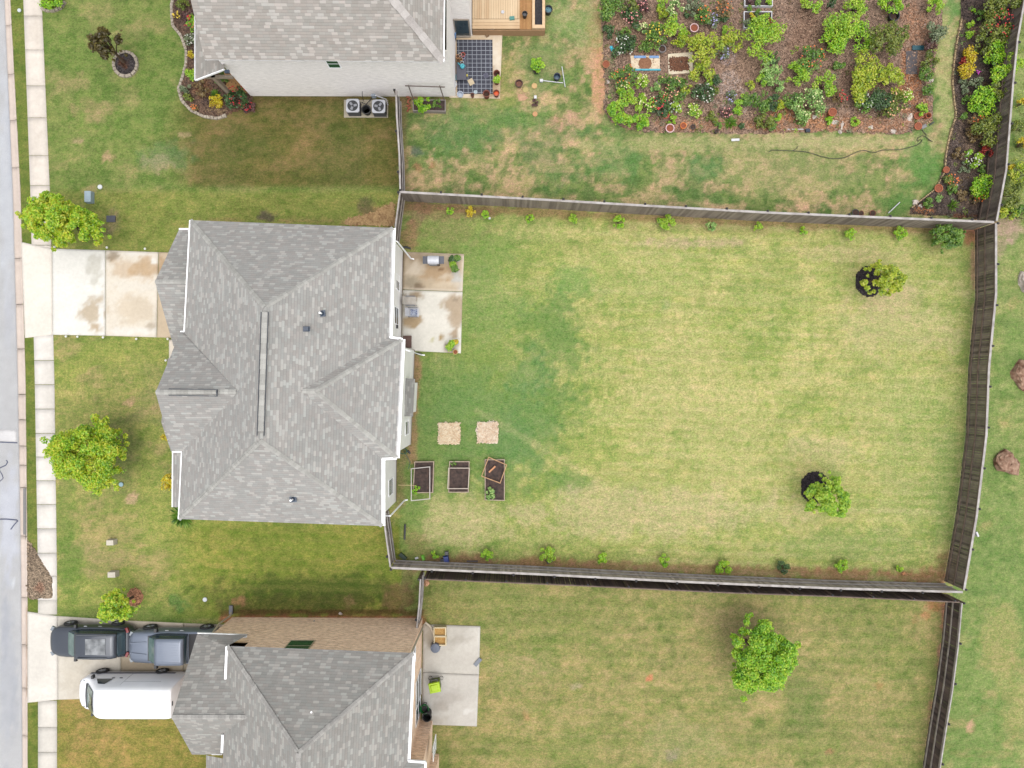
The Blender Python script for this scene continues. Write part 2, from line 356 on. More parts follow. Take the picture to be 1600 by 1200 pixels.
my = ((1-np.clip(front+nyard+syard+east, 0, 1)))[:, None]; base = base*(1-my)+base*np.array([.94, .955, .86])*my; base = base*(1-syard[:, None])+base*np.array([.97, .96, .88])*syard[:, None]
col = base
DG = (104, 146, 74); TAN = (216, 198, 150); CL = (196, 150, 112)
col = paint_blobs(col, PX, PY, [
 (862, 540, 52, 80, DG, .62, 1.5), (822, 650, 85, 55, DG, .55, 1.5), (745, 600, 80, 100, (132, 160, 80), .5, 1.4), (880, 500, 40, 30, DG, .35, 1.5), (780, 760, 50, 24, (110, 150, 80), .5, 1.4), (905, 440, 40, 34, (126, 166, 88), .7), (890, 760, 34, 26, (110, 152, 80), .6), (770, 660, 110, 60, (112, 152, 84), .6),
 (700, 620, 70, 60, (118, 154, 84), .55), (690, 700, 70, 60, (118, 150, 82), .6), (760, 480, 60, 80, (138, 168, 96), .45), (800, 700, 50, 50, (112, 152, 86), .6), (830, 590, 40, 40, (98, 146, 84), .5), (650, 770, 40, 50, (128, 156, 84), .6),
 (760, 400, 40, 50, (128, 160, 84), .5), (700, 360, 60, 30, (146, 150, 92), .6), (1040, 478, 9, 9, (140, 170, 100), .7), (1000, 420, 90, 60, (182, 192, 116), .4), (1100, 620, 160, 120, (205, 202, 132), .45), (1000, 800, 220, 40, (208, 196, 146), .5), (720, 820, 70, 40, (200, 194, 136), .6),
 (1400, 500, 120, 60, (202, 196, 140), .4), (1420, 700, 60, 120, (160, 176, 104), .4), (1330, 850, 120, 26, (134, 160, 88), .5), (1480, 760, 26, 120, (136, 164, 88), .6), (1385, 470, 60, 30, (200, 184, 138), .5), (1420, 620, 80, 50, (176, 190, 112), .4), (1290, 705, 60, 30, (198, 192, 138), .4),
 (1120, 355, 160, 12, (176, 166, 112), .5), (1080, 380, 90, 9, (206, 186, 146), .6), (1330, 395, 100, 18, (200, 190, 134), .5),
 # neighbour yard bare earth
 (935, 110, 14, 60, (214, 172, 128), .95), (930, 60, 14, 40, (204, 160, 118), .8), (945, 150, 12, 40, (206, 164, 124), .7), (868, 195, 20, 16, (206, 168, 132), .8), (892, 185, 18, 12, (208, 172, 136), .8), (920, 90, 14, 20, (206, 176, 132), .7), (840, 140, 14, 10, (206, 178, 136), .5), (817, 148, 10, 8, (206, 172, 134), .9), (653, 262, 7, 6, (190, 140, 104), .6), (652, 236, 9, 8, (104, 122, 104), .8), (676, 258, 6, 6, (200, 150, 112), .7),
 (720, 210, 60, 34, (92, 138, 76), .55, 1.5), (850, 240, 60, 50, (92, 134, 76), .5, 1.5), (780, 180, 80, 30, (120, 156, 84), .5), (1100, 262, 26, 22, (88, 140, 76), .6), (960, 250, 60, 30, (104, 148, 80), .6), (760, 130, 50, 40, (160, 166, 92), .6), (900, 30, 60, 40, (146, 172, 104), .6), (850, 100, 40, 50, (112, 150, 82), .6), (1220, 260, 160, 40, (168, 172, 112), .5), (1440, 250, 34, 60, (104, 152, 76), .8), (1050, 225, 150, 14, (176, 180, 118), .75), (1300, 222, 150, 14, (186, 184, 126), .75), (1412, 315, 40, 22, (100, 144, 70), .7), (960, 190, 22, 40, (122, 156, 86), .7),
 (1478, 60, 14, 60, (180, 184, 120), .8), (1488, 10, 12, 30, (116, 158, 86), .8), (1476, 150, 14, 60, (178, 186, 118), .75), (1490, 70, 7, 12, (112, 156, 86), .5),
 # front lawns
 (150, 170, 40, 16, (182, 162, 116), .45), (120, 130, 30, 14, (176, 160, 112), .45), (170, 245, 16, 8, (196, 166, 126), .6), (245, 255, 26, 14, (196, 176, 136), .6), (262, 240, 40, 30, (100, 142, 92), .4), (285, 210, 12, 5, (194, 172, 130), .6), (120, 220, 10, 5, (194, 172, 130), .6), (140, 295, 14, 8, (180, 168, 116), .5),
 (204, 627, 12, 8, (204, 176, 130), .8), (205, 778, 14, 10, (206, 180, 138), .8), (246, 638, 14, 10, (196, 170, 126), .6), (150, 870, 60, 20, (170, 160, 110), .4), (240, 620, 30, 60, (158, 158, 104), .4), (190, 700, 30, 60, (118, 132, 78), .55), (110, 880, 22, 50, (112, 146, 64), .7), (100, 800, 18, 80, (118, 146, 68), .5), (178, 340, 12, 20, (162, 152, 106), .8), (166, 360, 14, 12, (120, 112, 84), .7), (174, 840, 10, 8, (176, 170, 110), .6),  # dark patches by the street trees paint their shade, the upper also dark soil
 (480, 918, 170, 22, (90, 112, 46), .85), (470, 945, 170, 18, (98, 104, 52), .7), (620, 935, 26, 26, (140, 116, 80), .7), (545, 940, 10, 10, (156, 130, 92), .5), (640, 900, 12, 30, (122, 110, 74), .6), (375, 940, 12, 8, (190, 144, 104), .7), (280, 945, 20, 14, (88, 136, 66), .7), (330, 930, 24, 16, (120, 118, 66), .4),  # wide dark strips beside the tan brick house paint its shade on the lawn
 (350, 1130, 40, 40, (160, 150, 86), .5),
 # between the houses, dry straw by the wall
 (592, 333, 28, 16, (176, 146, 100), .75), (560, 346, 34, 6, (186, 154, 110), .8), (470, 345, 50, 3.5, (170, 150, 100), .6), (415, 338, 18, 8, (104, 96, 78), .9), (570, 325, 14, 14, (100, 96, 70), .7), (340, 345, 40, 5, (170, 150, 100), .5), (610, 345, 12, 14, (126, 92, 64), .7),
 # fence lines
 (700, 330, 90, 14, (156, 128, 96), .5), (650, 330, 22, 30, (140, 122, 90), .6), (640, 370, 16, 24, (176, 134, 104), .6), (665, 318, 24, 10, (108, 100, 74), .6),
 (720, 880, 90, 14, (160, 126, 94), .85), (850, 880, 80, 9, (172, 134, 98), .8), (950, 885, 80, 9, (172, 138, 102), .8), (1080, 890, 90, 10, (176, 142, 104), .8), (1200, 893, 90, 10, (170, 136, 100), .8), (1320, 898, 90, 10, (180, 140, 102), .8), (1440, 902, 60, 14, (176, 134, 96), .85), (1480, 880, 16, 20, (160, 130, 92), .7), (650, 850, 24, 26, (146, 132, 88), .5),
 (1518, 365, 14, 22, (190, 138, 100), .9), (1505, 358, 26, 9, (176, 130, 92), .8), (1524, 420, 10, 40, (196, 160, 124), .8), (1522, 520, 6, 40, (182, 150, 112), .5),
 (1575, 355, 30, 26, (190, 168, 140), .9), (1562, 385, 12, 20, (176, 160, 128), .6), (1585, 475, 12, 12, (178, 170, 110), .5), (1572, 660, 10, 8, (186, 178, 112), .6), (1540, 820, 12, 8, (170, 166, 104), .5), (1518, 1133, 9, 11, (210, 178, 136), .9), (1565, 1000, 40, 60, (184, 178, 112), .5), (1590, 1100, 30, 60, (186, 176, 112), .4),
 (1475, 960, 6, 30, (176, 134, 100), .95), (1470, 1040, 6, 50, (176, 138, 106), .9), (1455, 1150, 6, 60, (168, 132, 100), .8), (1462, 945, 16, 8, (188, 136, 92), .8), (1446, 962, 8, 6, (196, 144, 96), .7), (1430, 968, 6, 10, (176, 140, 94), .5), (1375, 1073, 9, 7, (186, 146, 94), .5), (1297, 1175, 8, 6, (170, 122, 90), .8), (1340, 1150, 50, 60, (140, 146, 84), .3),
 (1016, 1059, 5, 5, (226, 148, 108), .95), (1150, 1000, 50, 50, (164, 150, 104), .3), (1130, 965, 60, 24, (174, 158, 110), .35), (870, 965, 90, 12, (128, 140, 74), .5), (900, 1072, 12, 5, (196, 186, 146), .6), (820, 1040, 60, 30, (176, 172, 114), .4), (1260, 1100, 30, 50, (120, 138, 76), .5), (1060, 1160, 60, 40, (166, 170, 112), .4), (823, 1120, 8, 8, (170, 120, 84), .4), (1050, 1180, 12, 12, (156, 152, 124), .6), (700, 950, 40, 30, (156, 152, 88), .4)])  # patches near the lone tree paint its crown shade faintly into the lawn
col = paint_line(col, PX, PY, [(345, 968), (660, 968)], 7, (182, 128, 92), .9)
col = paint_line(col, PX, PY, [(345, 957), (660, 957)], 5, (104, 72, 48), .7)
col = paint_line(col, PX, PY, [(628, 322), (1520, 362)], 9, (150, 112, 84), .6)
col = paint_line(col, PX, PY, [(628, 140), (632, 310)], 7, (150, 126, 90), .5)
col = paint_line(col, PX, PY, [(650, 560), (644, 720)], 8, (176, 140, 104), .75)
col = paint_line(col, PX, PY, [(628, 700), (622, 790)], 10, (150, 132, 92), .6)
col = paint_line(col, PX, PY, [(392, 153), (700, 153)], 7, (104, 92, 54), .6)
col = paint_line(col, PX, PY, [(745, 640), (1000, 790), (1460, 800)], 6, (206, 200, 142), .25)
for yy in range(345, 890, 15):
    col = paint_line(col, PX, PY, [(925+(yy*37) % 90, yy+4), (1500, yy+22)], 3.5, (212, 208, 146), .20, seed=yy, ns=1.6)
for yy in range(925, 1200, 20):
    col = paint_line(col, PX, PY, [(700, yy), (1450, yy+20)], 5, (186, 176, 120), .22, seed=yy, ns=1.6)
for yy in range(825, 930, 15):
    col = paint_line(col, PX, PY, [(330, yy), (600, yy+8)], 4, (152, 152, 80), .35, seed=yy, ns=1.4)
for k in range(4):
    col = paint_line(col, PX, PY, [(1560-k*9, 770), (1592-k*9, 850), (1570-k*12, 930), (1535-k*12, 1000)], 2.0, (112, 144, 78), .3, seed=90+k)
nx, ny = len(xs), len(ys)
idx = np.arange(nx*ny).reshape(ny, nx)
F = np.stack([idx[:-1, :-1].ravel(), idx[:-1, 1:].ravel(), idx[1:, 1:].ravel(), idx[1:, :-1].ravel()], 1)
gz = gz+np.where(gz > -0.1, (n2-0.5)*0.03-0.012, 0)
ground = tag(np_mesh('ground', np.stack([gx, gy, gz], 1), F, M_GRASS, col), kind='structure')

def sheet(name, corners, z, colr, blobs=(), m=M_CONC, res=0.16, thick=0.12, tag_struct=True, lines=(), var=6):
    """slab: four image corners (tl, tr, br, bl) with a painted grid on top and real sides"""
    a, b_, c_, d = [P(*q, z) for q in corners]
    nu = max(1, int((b_-a).length/res)); nv = max(1, int((d-a).length/res))
    U, V = np.meshgrid(np.linspace(0, 1, nu+1), np.linspace(0, 1, nv+1)); U = U.ravel()[:, None]; V = V.ravel()[:, None]
    A_, B_, C_, D_ = [np.array(q)[None, :] for q in (a, b_, c_, d)]
    W = A_*(1-U)*(1-V)+B_*U*(1-V)+C_*U*V+D_*(1-U)*V
    X = W[:, 0]*S*H/(H-z)+800; Y = 600-W[:, 1]*S*H/(H-z)
    cl = np.tile(np.array(C(*colr)), (len(W), 1)); cl = cl*(1+(fbm(X, Y, 30, 77, 4)[:, None]-0.5)*0.16)
    cl = paint_blobs(cl, X, Y, blobs, 11)
    for ln in lines: cl = paint_line(cl, X, Y, *ln)
    ix = np.arange((nu+1)*(nv+1)).reshape(nv+1, nu+1)
    F_ = np.stack([ix[1:, :-1].ravel(), ix[1:, 1:].ravel(), ix[:-1, 1:].ravel(), ix[:-1, :-1].ravel()], 1)
    # sides
    per = list(ix[0, :])+list(ix[1:, -1])+list(ix[-1, -2::-1])+list(ix[-2:0:-1, 0]); n0 = len(W)
    low = W[per].copy(); low[:, 2] -= thick; W2 = np.concatenate([W, low]); cl = np.concatenate([cl, cl[per]*0.9])
    n = len(per); sides = [[per[i], per[(i+1) % n], n0+(i+1) % n, n0+i] for i in range(n)]
    F2 = np.concatenate([F_, np.array(sides)])
    ob = np_mesh(name, W2, F2, m, cl)
    if tag_struct: tag(ob, kind='structure')
    return ob
def strip(name, tabL, tabR, y0, y1, z, colr, m, blobs=(), joint=None, res=0.3, gap=0.03, lines=(), zprof=None, wd=3):
    """long strip following edge tables; joints leave real gaps"""
    Vs, Fs, Cs = [], [], []; base_ = 0
    cuts = [y0]+(joint or [])+[y1]; g = gap*S/2
    for i in range(len(cuts)-1):
        a, b_ = cuts[i]+(g if i else 0), cuts[i+1]-(g if i < len(cuts)-2 else 0)
        n = max(2, int((b_-a)/S/res)+1); yy = np.linspace(a, b_, n); uu = np.linspace(0, 1, wd+1)
        Lx = lerp_edge(yy, tabL); Rx = lerp_edge(yy, tabR)
        X = Lx[:, None]*(1-uu)+Rx[:, None]*uu; Y = np.repeat(yy[:, None], wd+1, 1)
        zz = np.full(X.shape, z) if zprof is None else np.tile(np.interp(uu, [q[0] for q in zprof], [q[1] for q in zprof]), (n, 1))
        V = np.stack([(X.ravel()-800)/S, (600-Y.ravel())/S, zz.ravel()], 1); c_ = np.tile(np.array(C(*colr)), (len(V), 1))
        tone = 1+(vn(np.array([i*7.7]), np.array([3.3]), 1, 5)[0]-0.5)*0.09
        c_ = c_*tone*(1+(fbm(X.ravel(), Y.ravel(), 26, 31, 4)[:, None]-0.5)*0.14); c_ = paint_blobs(c_, X.ravel(), Y.ravel(), blobs, 7)
        for ln in lines: c_ = paint_line(c_, X.ravel(), Y.ravel(), *ln)
        ix = np.arange(n*(wd+1)).reshape(n, wd+1)
        f = np.stack([ix[1:, :-1].ravel(), ix[1:, 1:].ravel(), ix[:-1, 1:].ravel(), ix[:-1, :-1].ravel()], 1)
        per = list(ix[0, :])+list(ix[1:, -1])+list(ix[-1, -2::-1])+list(ix[-2:0:-1, 0]); low = V[per].copy(); low[:, 2] -= 0.12; k = len(per)
        sd = np.array([[per[j], per[(j+1) % k], len(V)+(j+1) % k, len(V)+j] for j in range(k)])
        Vs += [V, low]; Fs += [f+base_, sd+base_]; Cs += [c_, c_[per]*0.8]; base_ += len(V)+k
    return tag(np_mesh(name, np.concatenate(Vs), np.concatenate(Fs), m, np.concatenate(Cs)), kind='structure')
FARL = [(-400, -236), (1700, -210)]
strip('road', FARL, ROAD, -400, 1700, -0.13, (190, 190, 191), M_ASPH, res=0.5, wd=60, blobs=[(10, 300, 14, 200, (204, 208, 216), .5), (8, 1050, 12, 150, (178, 182, 190), .5), (12, 800, 14, 90, (206, 210, 222), .6), (3, 415, 2.5, 3, (110, 114, 122), .9), (12, 500, 8, 60, (184, 187, 196), .4), (6, 980, 5, 60, (170, 173, 182), .5), (20, 1100, 6, 70, (172, 175, 182), .5), (14, 200, 6, 90, (184, 188, 196), .5), (17, 910, 5, 3, (226, 230, 236), .8)])
KJ = [38, 115, 187, 261, 403, 475, 545, 616, 656, 697, 727, 762, 838, 934, 1008, 1076, 1150]
strip('kerb', ROAD, KERB, -400, 1700, 0, (222, 206, 194), M_CONC, joint=KJ, zprof=[(0, -0.115), (0.55, -0.10), (0.8, 0.0), (1, 0.012)], wd=5, gap=0.035, lines=[([(40, 762), (40, 838)], 1.6, (120, 120, 118), .9), ([(42, 945), (42, 1090)], 2.0, (150, 116, 78), .4)])
SJ = [25, 78, 134, 184, 243, 290, 330, 383]; SJ2 = [563, 601, 639, 677, 714, 751, 788, 826, 864, 900]
SWB = [([(52, 0), (62, 300)], 5, (196, 182, 166), .35), ([(70, 540), (74, 900)], 5, (214, 208, 198), .5)]
strip('sidewalk', SWL, SWR, -400, 388, 0.035, (236, 226, 214), M_CONC, joint=[-300, -240, -180, -120, -60]+SJ, lines=SWB)
strip('sidewalk_middle', SWL, SWR, 523, 937, 0.035, (240, 234, 226), M_CONC, joint=SJ2, lines=SWB).name = 'sidewalk'
strip('sidewalk', SWL, SWR, 937, 960, 0.035, (226, 220, 210), M_CONC)
strip('sidewalk', SWL, SWR, 1095, 1700, 0.035, (226, 220, 210), M_CONC, joint=[1136, 1175, 1215, 1260, 1310, 1380])
# driveway of the middle house
BR = (200, 168, 128)
sheet('driveway', [(33, 378), (81, 388.5), (82, 523), (39, 528)], 0.045, (244, 236, 224), blobs=[(60, 500, 20, 30, (236, 228, 216), .5)])
sheet('driveway', [(82, 388.5), (164, 391), (164, 524.5), (82.5, 523)], 0.045, (242, 239, 231), blobs=[(150, 420, 14, 22, (196, 192, 178), .6), (146, 490, 22, 30, (196, 178, 150), .85), (150, 512, 10, 8, (190, 164, 126), .7), (158, 495, 6, 16, (246, 244, 238), .9), (162, 418, 4, 14, (246, 244, 238), .9)])
sheet('driveway', [(165.2, 391), (247, 394), (244, 527), (165, 524.5)], 0.045, (238, 228, 212), blobs=[(195, 418, 34, 18, BR, .5), (176, 400, 12, 8, (158, 140, 116), .8), (230, 420, 22, 24, (202, 172, 134), .8), (205, 446, 50, 9, (238, 230, 216), .9), (205, 485, 42, 28, (214, 194, 164), .5), (205, 518, 50, 6, (244, 238, 228), .9), (240, 408, 5, 4, (250, 248, 240), .9), (234, 510, 8, 6, (176, 160, 136), .6), (215, 396, 30, 4, (242, 236, 226), .8)])
sheet('driveway', [(248.2, 394), (330, 397), (330, 530), (245.2, 527)], 0.045, (216, 196, 168), blobs=[(255, 420, 12, 26, (190, 160, 124), .8)])
sheet('walkway', [(264, 530.5), (300, 532), (300, 575), (264, 572)], 0.04, (238, 226, 208))
# driveway of the lower house
sheet('driveway', [(43, 956), (89.5, 963), (89.5, 1093.5), (43, 1098)], 0.045, (236, 230, 220), blobs=[(60, 1030, 20, 50, (228, 222, 212), .5)])
G2 = (196, 186, 168)
sheet('driveway', [(90.3, 963), (188, 969.5), (188, 1090.5), (90.3, 1093.3)], 0.045, (224, 216, 202), blobs=[(150, 1000, 60, 34, G2, .5), (120, 1070, 26, 26, (206, 196, 178), .5), (110, 1040, 20, 30, (210, 202, 186), .4)])
sheet('driveway', [(188.9, 969.5), (286, 974), (286, 1090), (188.9, 1090.5)], 0.045, (204, 192, 172), blobs=[(230, 1040, 50, 20, (176, 158, 132), .6), (200, 1000, 16, 40, (186, 170, 146), .5)], lines=[([(190, 972), (286, 977)], 5, (226, 212, 192), .9)])
sheet('driveway', [(286.9, 974), (385, 978), (385, 1090), (286.9, 1090)], 0.045, (196, 184, 164))
# patios
sheet('patio', [(631, 393.5), (725, 397), (722.7, 455.4), (629, 452)], 0.07, (206, 188, 162), blobs=[(684, 425, 30, 16, (194, 164, 128), .8), (652, 418, 14, 10, (222, 208, 188), .8), (700, 432, 10, 6, (226, 212, 190), .7), (668, 442, 16, 5, (206, 186, 158), .8), (645, 440, 12, 12, (170, 158, 136), .7), (655, 447, 7, 6, (136, 116, 94), .8), (648, 400, 16, 12, (162, 140, 112), .6), (716, 440, 10, 14, (206, 204, 198), .9), (700, 444, 26, 5, (222, 204, 178), .7), (642, 425, 8, 9, (228, 212, 190), .8), (690, 422, 4, 3, (120, 84, 56), .7), (665, 405, 12, 8, (158, 138, 112), .6)],
      lines=[([(631, 395), (724, 398.5), (722, 454.5), (630, 451)], 1.6, (240, 226, 206), .8, 5, .3)])
sheet('patio', [(629, 453), (722.6, 456.2), (720, 552), (627, 547.5)], 0.07, (243, 238, 226), blobs=[(712, 475, 22, 18, (190, 170, 144), .95, .5), (713, 498, 15, 16, (192, 172, 146), .95, .4), (650, 462, 14, 9, (176, 154, 124), .9), (642, 502, 16, 10, (188, 160, 120), .9), (711, 524, 9, 8, (180, 156, 126), .85), (690, 528, 3.5, 6, (176, 146, 92), .9), (676, 531, 4, 3, (196, 190, 120), .6), (690, 478, 3, 5, (206, 192, 166), .8), (712, 468, 4, 3, (150, 134, 116), .6), (705, 545, 14, 10, (150, 128, 96), .7)])
sheet('patio', [(661, 976), (750.5, 979), (748.5, 1054), (660, 1050.5)], 0.07, (216, 211, 201), blobs=[(670, 985, 14, 18, (176, 160, 138), .6), (705, 990, 30, 20, (196, 190, 178), .5), (730, 1030, 14, 14, (206, 200, 190), .4), (672, 1000, 14, 14, (170, 160, 142), .5), (720, 1000, 26, 6, (180, 172, 158), .4)])
sheet('patio', [(660, 1051.3), (748.3, 1054.8), (745, 1135), (659, 1132)], 0.07, (216, 211, 202), blobs=[(700, 1090, 30, 12, (186, 178, 168), .5), (685, 1105, 16, 8, (170, 160, 148), .5), (732, 1110, 8, 6, (238, 234, 228), .7), (680, 1125, 20, 8, (192, 184, 170), .5)])
sheet('patio', [(710, 50), (785, 53), (781, 153.5), (702, 152)], 0.07, (234, 216, 190), blobs=[(775, 130, 10, 26, (190, 160, 124), .8), (740, 60, 30, 6, (216, 188, 152), .7), (712, 100, 6, 40, (206, 170, 122), .8), (776, 100, 8, 40, (240, 228, 210), .7), (760, 147, 20, 5, (196, 170, 140), .7)])
sheet('porch_floor', [(350, 112), (395, 112), (395, 146), (350, 142)], 0.12, (216, 166, 112))
# concrete collar and dirt by the storm drain
def bed(name, poly, z, colr, blobs=(), res=0.10, noise_amt=6, zone_fn=None, m=M_MULCH, lines=()):
    pw = [(p[0], p[1]) for p in poly]; x0 = min(p[0] for p in pw)-8; x1 = max(p[0] for p in pw)+8; y0 = min(p[1] for p in pw)-8; y1 = max(p[1] for p in pw)+8
    st = res*S; X, Y = np.meshgrid(np.arange(x0, x1, st), np.arange(y0, y1, st)); sh = X.shape
    jx = (vn(X, Y, st*0.9, 3)-0.5)*st*0.9; jy = (vn(X, Y, st*0.9, 4)-0.5)*st*0.9; X = X+jx; Y = Y+jy
    nn = fbm(X, Y, 12, 9, 3)-0.5; ins = inpoly(X+nn*noise_amt, Y+nn*noise_amt, pw)
    ed = polydist(X.ravel(), Y.ravel(), pw, True).reshape(sh)
    Z = z+np.where(ins, np.clip(ed/S*0.25, 0, 0.07), -0.02)+(fbm(X, Y, 5, 19, 2)-0.5)*0.03
    cl = np.tile(np.array(C(*colr)), (X.size, 1)); cl = paint_blobs(cl, X.ravel(), Y.ravel(), blobs, 17)
    for ln in lines: cl = paint_line(cl, X.ravel(), Y.ravel(), *ln)
    ix = np.arange(X.size).reshape(sh)
    keep = (ins[:-1, :-1].astype(int)+ins[1:, :-1]+ins[:-1, 1:]+ins[1:, 1:]) >= 2
    F_ = np.stack([ix[1:, :-1], ix[1:, 1:], ix[:-1, 1:], ix[:-1, :-1]], -1)[keep]
    V = np.stack([(X.ravel()-800)/S, (600-Y.ravel())/S, Z.ravel()], 1)
    used = np.unique(F_); rm = np.full(len(V), -1); rm[used] = np.arange(len(used))
    return tag(np_mesh(name, V[used], rm[F_], m, cl[used], smooth=False), kind='structure')
bed('bare_soil', [(43, 842), (50, 852), (60, 866), (72, 884), (83, 902), (83, 936), (43, 935)], 0.03, (150, 132, 112), blobs=[(66, 917, 10, 10, (150, 92, 72), .4), (50, 870, 8, 20, (120, 104, 88), .5)], noise_amt=2)
GARDEN = [(938, -120), (940, 30), (944, 90), (946, 135), (944, 172), (955, 190), (985, 203), (1030, 206), (1100, 206), (1170, 208), (1240, 206), (1310, 205), (1360, 209), (1410, 208), (1440, 200), (1456, 190), (1456, 130), (1462, 85), (1470, 45), (1470, -120)]
RC = (166, 122, 94)
garden = bed('garden_bed', GARDEN, 0.02, (146, 122, 106), blobs=[(1160, 110, 60, 50, (164, 134, 114), .7), (1260, 60, 60, 50, (138, 106, 86), .6), (1140, 130, 26, 20, (176, 158, 148), .7), (1140, 90, 14, 16, (164, 148, 148), .6), (1430, 40, 30, 40, RC, .75), (1420, 120, 20, 50, (170, 112, 74), .8), (1100, 195, 120, 10, (178, 132, 102), .75), (1340, 195, 120, 14, (178, 130, 98), .75), (1230, 180, 30, 20, (184, 128, 90), .8), (1430, 165, 26, 20, (170, 118, 86), .7), (960, 40, 16, 40, (176, 144, 112), .6), (1080, 110, 22, 30, (176, 156, 128), .6), (1010, 60, 40, 40, (142, 110, 84), .5), (1290, 190, 30, 12, (190, 138, 100), .6), (1200, 200, 30, 7, (170, 116, 80), .7), (1350, 130, 40, 30, (120, 88, 74), .5), (955, 130, 10, 40, (118, 134, 88), .5), (1065, 150, 14, 20, (170, 150, 112), .6), (1445, 195, 16, 8, (200, 168, 134), .6), (1160, 160, 40, 14, (176, 160, 148), .6)])
BORDER = [(1502, -120), (1502, 30), (1500, 42), (1494, 70), (1490, 100), (1488, 130), (1491, 160), (1494, 180), (1484, 210), (1478, 240), (1476, 268), (1462, 295), (1440, 312), (1424, 325), (1422, 334), (1535, 341), (1545, 260), (1560, 120), (1570, 0), (1575, -120)]
bed('border_bed', BORDER, 0.02, (100, 88, 82), blobs=[(1520, 20, 20, 30, (60, 52, 52), .7), (1520, 230, 26, 40, (138, 116, 96), .7), (1528, 50, 12, 12, (150, 118, 96), .8), (1505, 190, 14, 16, (140, 116, 100), .6), (1440, 328, 18, 7, (190, 130, 88), .9), (1520, 315, 22, 10, (64, 54, 54), .8), (1512, 265, 20, 20, (110, 94, 80), .6), (1460, 320, 20, 8, (66, 58, 56), .8), (1510, 320, 16, 8, (150, 126, 102), .5), (1500, 338, 50, 3, (134, 90, 62), .8)], lines=[([(1502, 30), (1500, 42), (1494, 70), (1490, 100), (1488, 130), (1491, 160), (1494, 180), (1484, 210), (1478, 240)], 3, (176, 150, 112), .6)])
FB = [(272, -120), (268, 10), (270, 40), (283, 55), (291, 78), (291, 100), (285, 122), (279, 140), (285, 158), (298, 172), (318, 182), (340, 184), (358, 176), (374, 171), (392, 170), (394, 150), (355, 120), (330, 100), (330, -120)]
bed('front_bed', FB, 0.02, (112, 90, 76), blobs=[(330, 155, 18, 14, (66, 56, 56), .7), (318, 140, 16, 14, (146, 104, 76), .8), (370, 175, 20, 8, (132, 96, 72), .6), (280, 20, 10, 30, (96, 78, 72), .6), (300, 70, 12, 30, (84, 72, 66), .5), (340, 172, 14, 6, (150, 128, 96), .5)])
bed('corner_bed', [(60, -100), (64, 13), (78, 16), (98, 6), (106, -100)], 0.02, (110, 92, 70))
for (x, y, r) in ((1358, 440, 22), (1274, 762, 23)):
    bed('tree_ring', [(x+r*math.cos(a/12*2*math.pi)*(1+0.05*math.sin(a*3)), y+r*1.1*math.sin(a/12*2*math.pi)) for a in range(12)], 0.025, (58, 52, 54), res=0.08, noise_amt=2)
bed('tree_ring', [(196+18*math.cos(a/12*2*math.pi), 99+19*math.sin(a/12*2*math.pi)) for a in range(12)], 0.025, (76, 70, 70), res=0.08, noise_amt=2, blobs=[(192, 100, 9, 8, (96, 62, 40), .8)])
bed('clay_ring', [(211+13*math.cos(a/12*2*math.pi), 933+14*math.sin(a/12*2*math.pi)) for a in range(12)], 0.012, (178, 128, 98), res=0.08, noise_amt=2)
CH = (238, 214, 180)
bed('chip_square', [(686, 663), (717, 661), (719, 677), (718, 693), (687, 694), (684, 680)], 0.02, (246, 228, 202), res=0.06, noise_amt=8)
bed('chip_square', [(747, 661), (775, 659), (778, 675), (778, 692), (748, 692), (745, 676)], 0.02, (248, 232, 212), res=0.06, noise_amt=8)

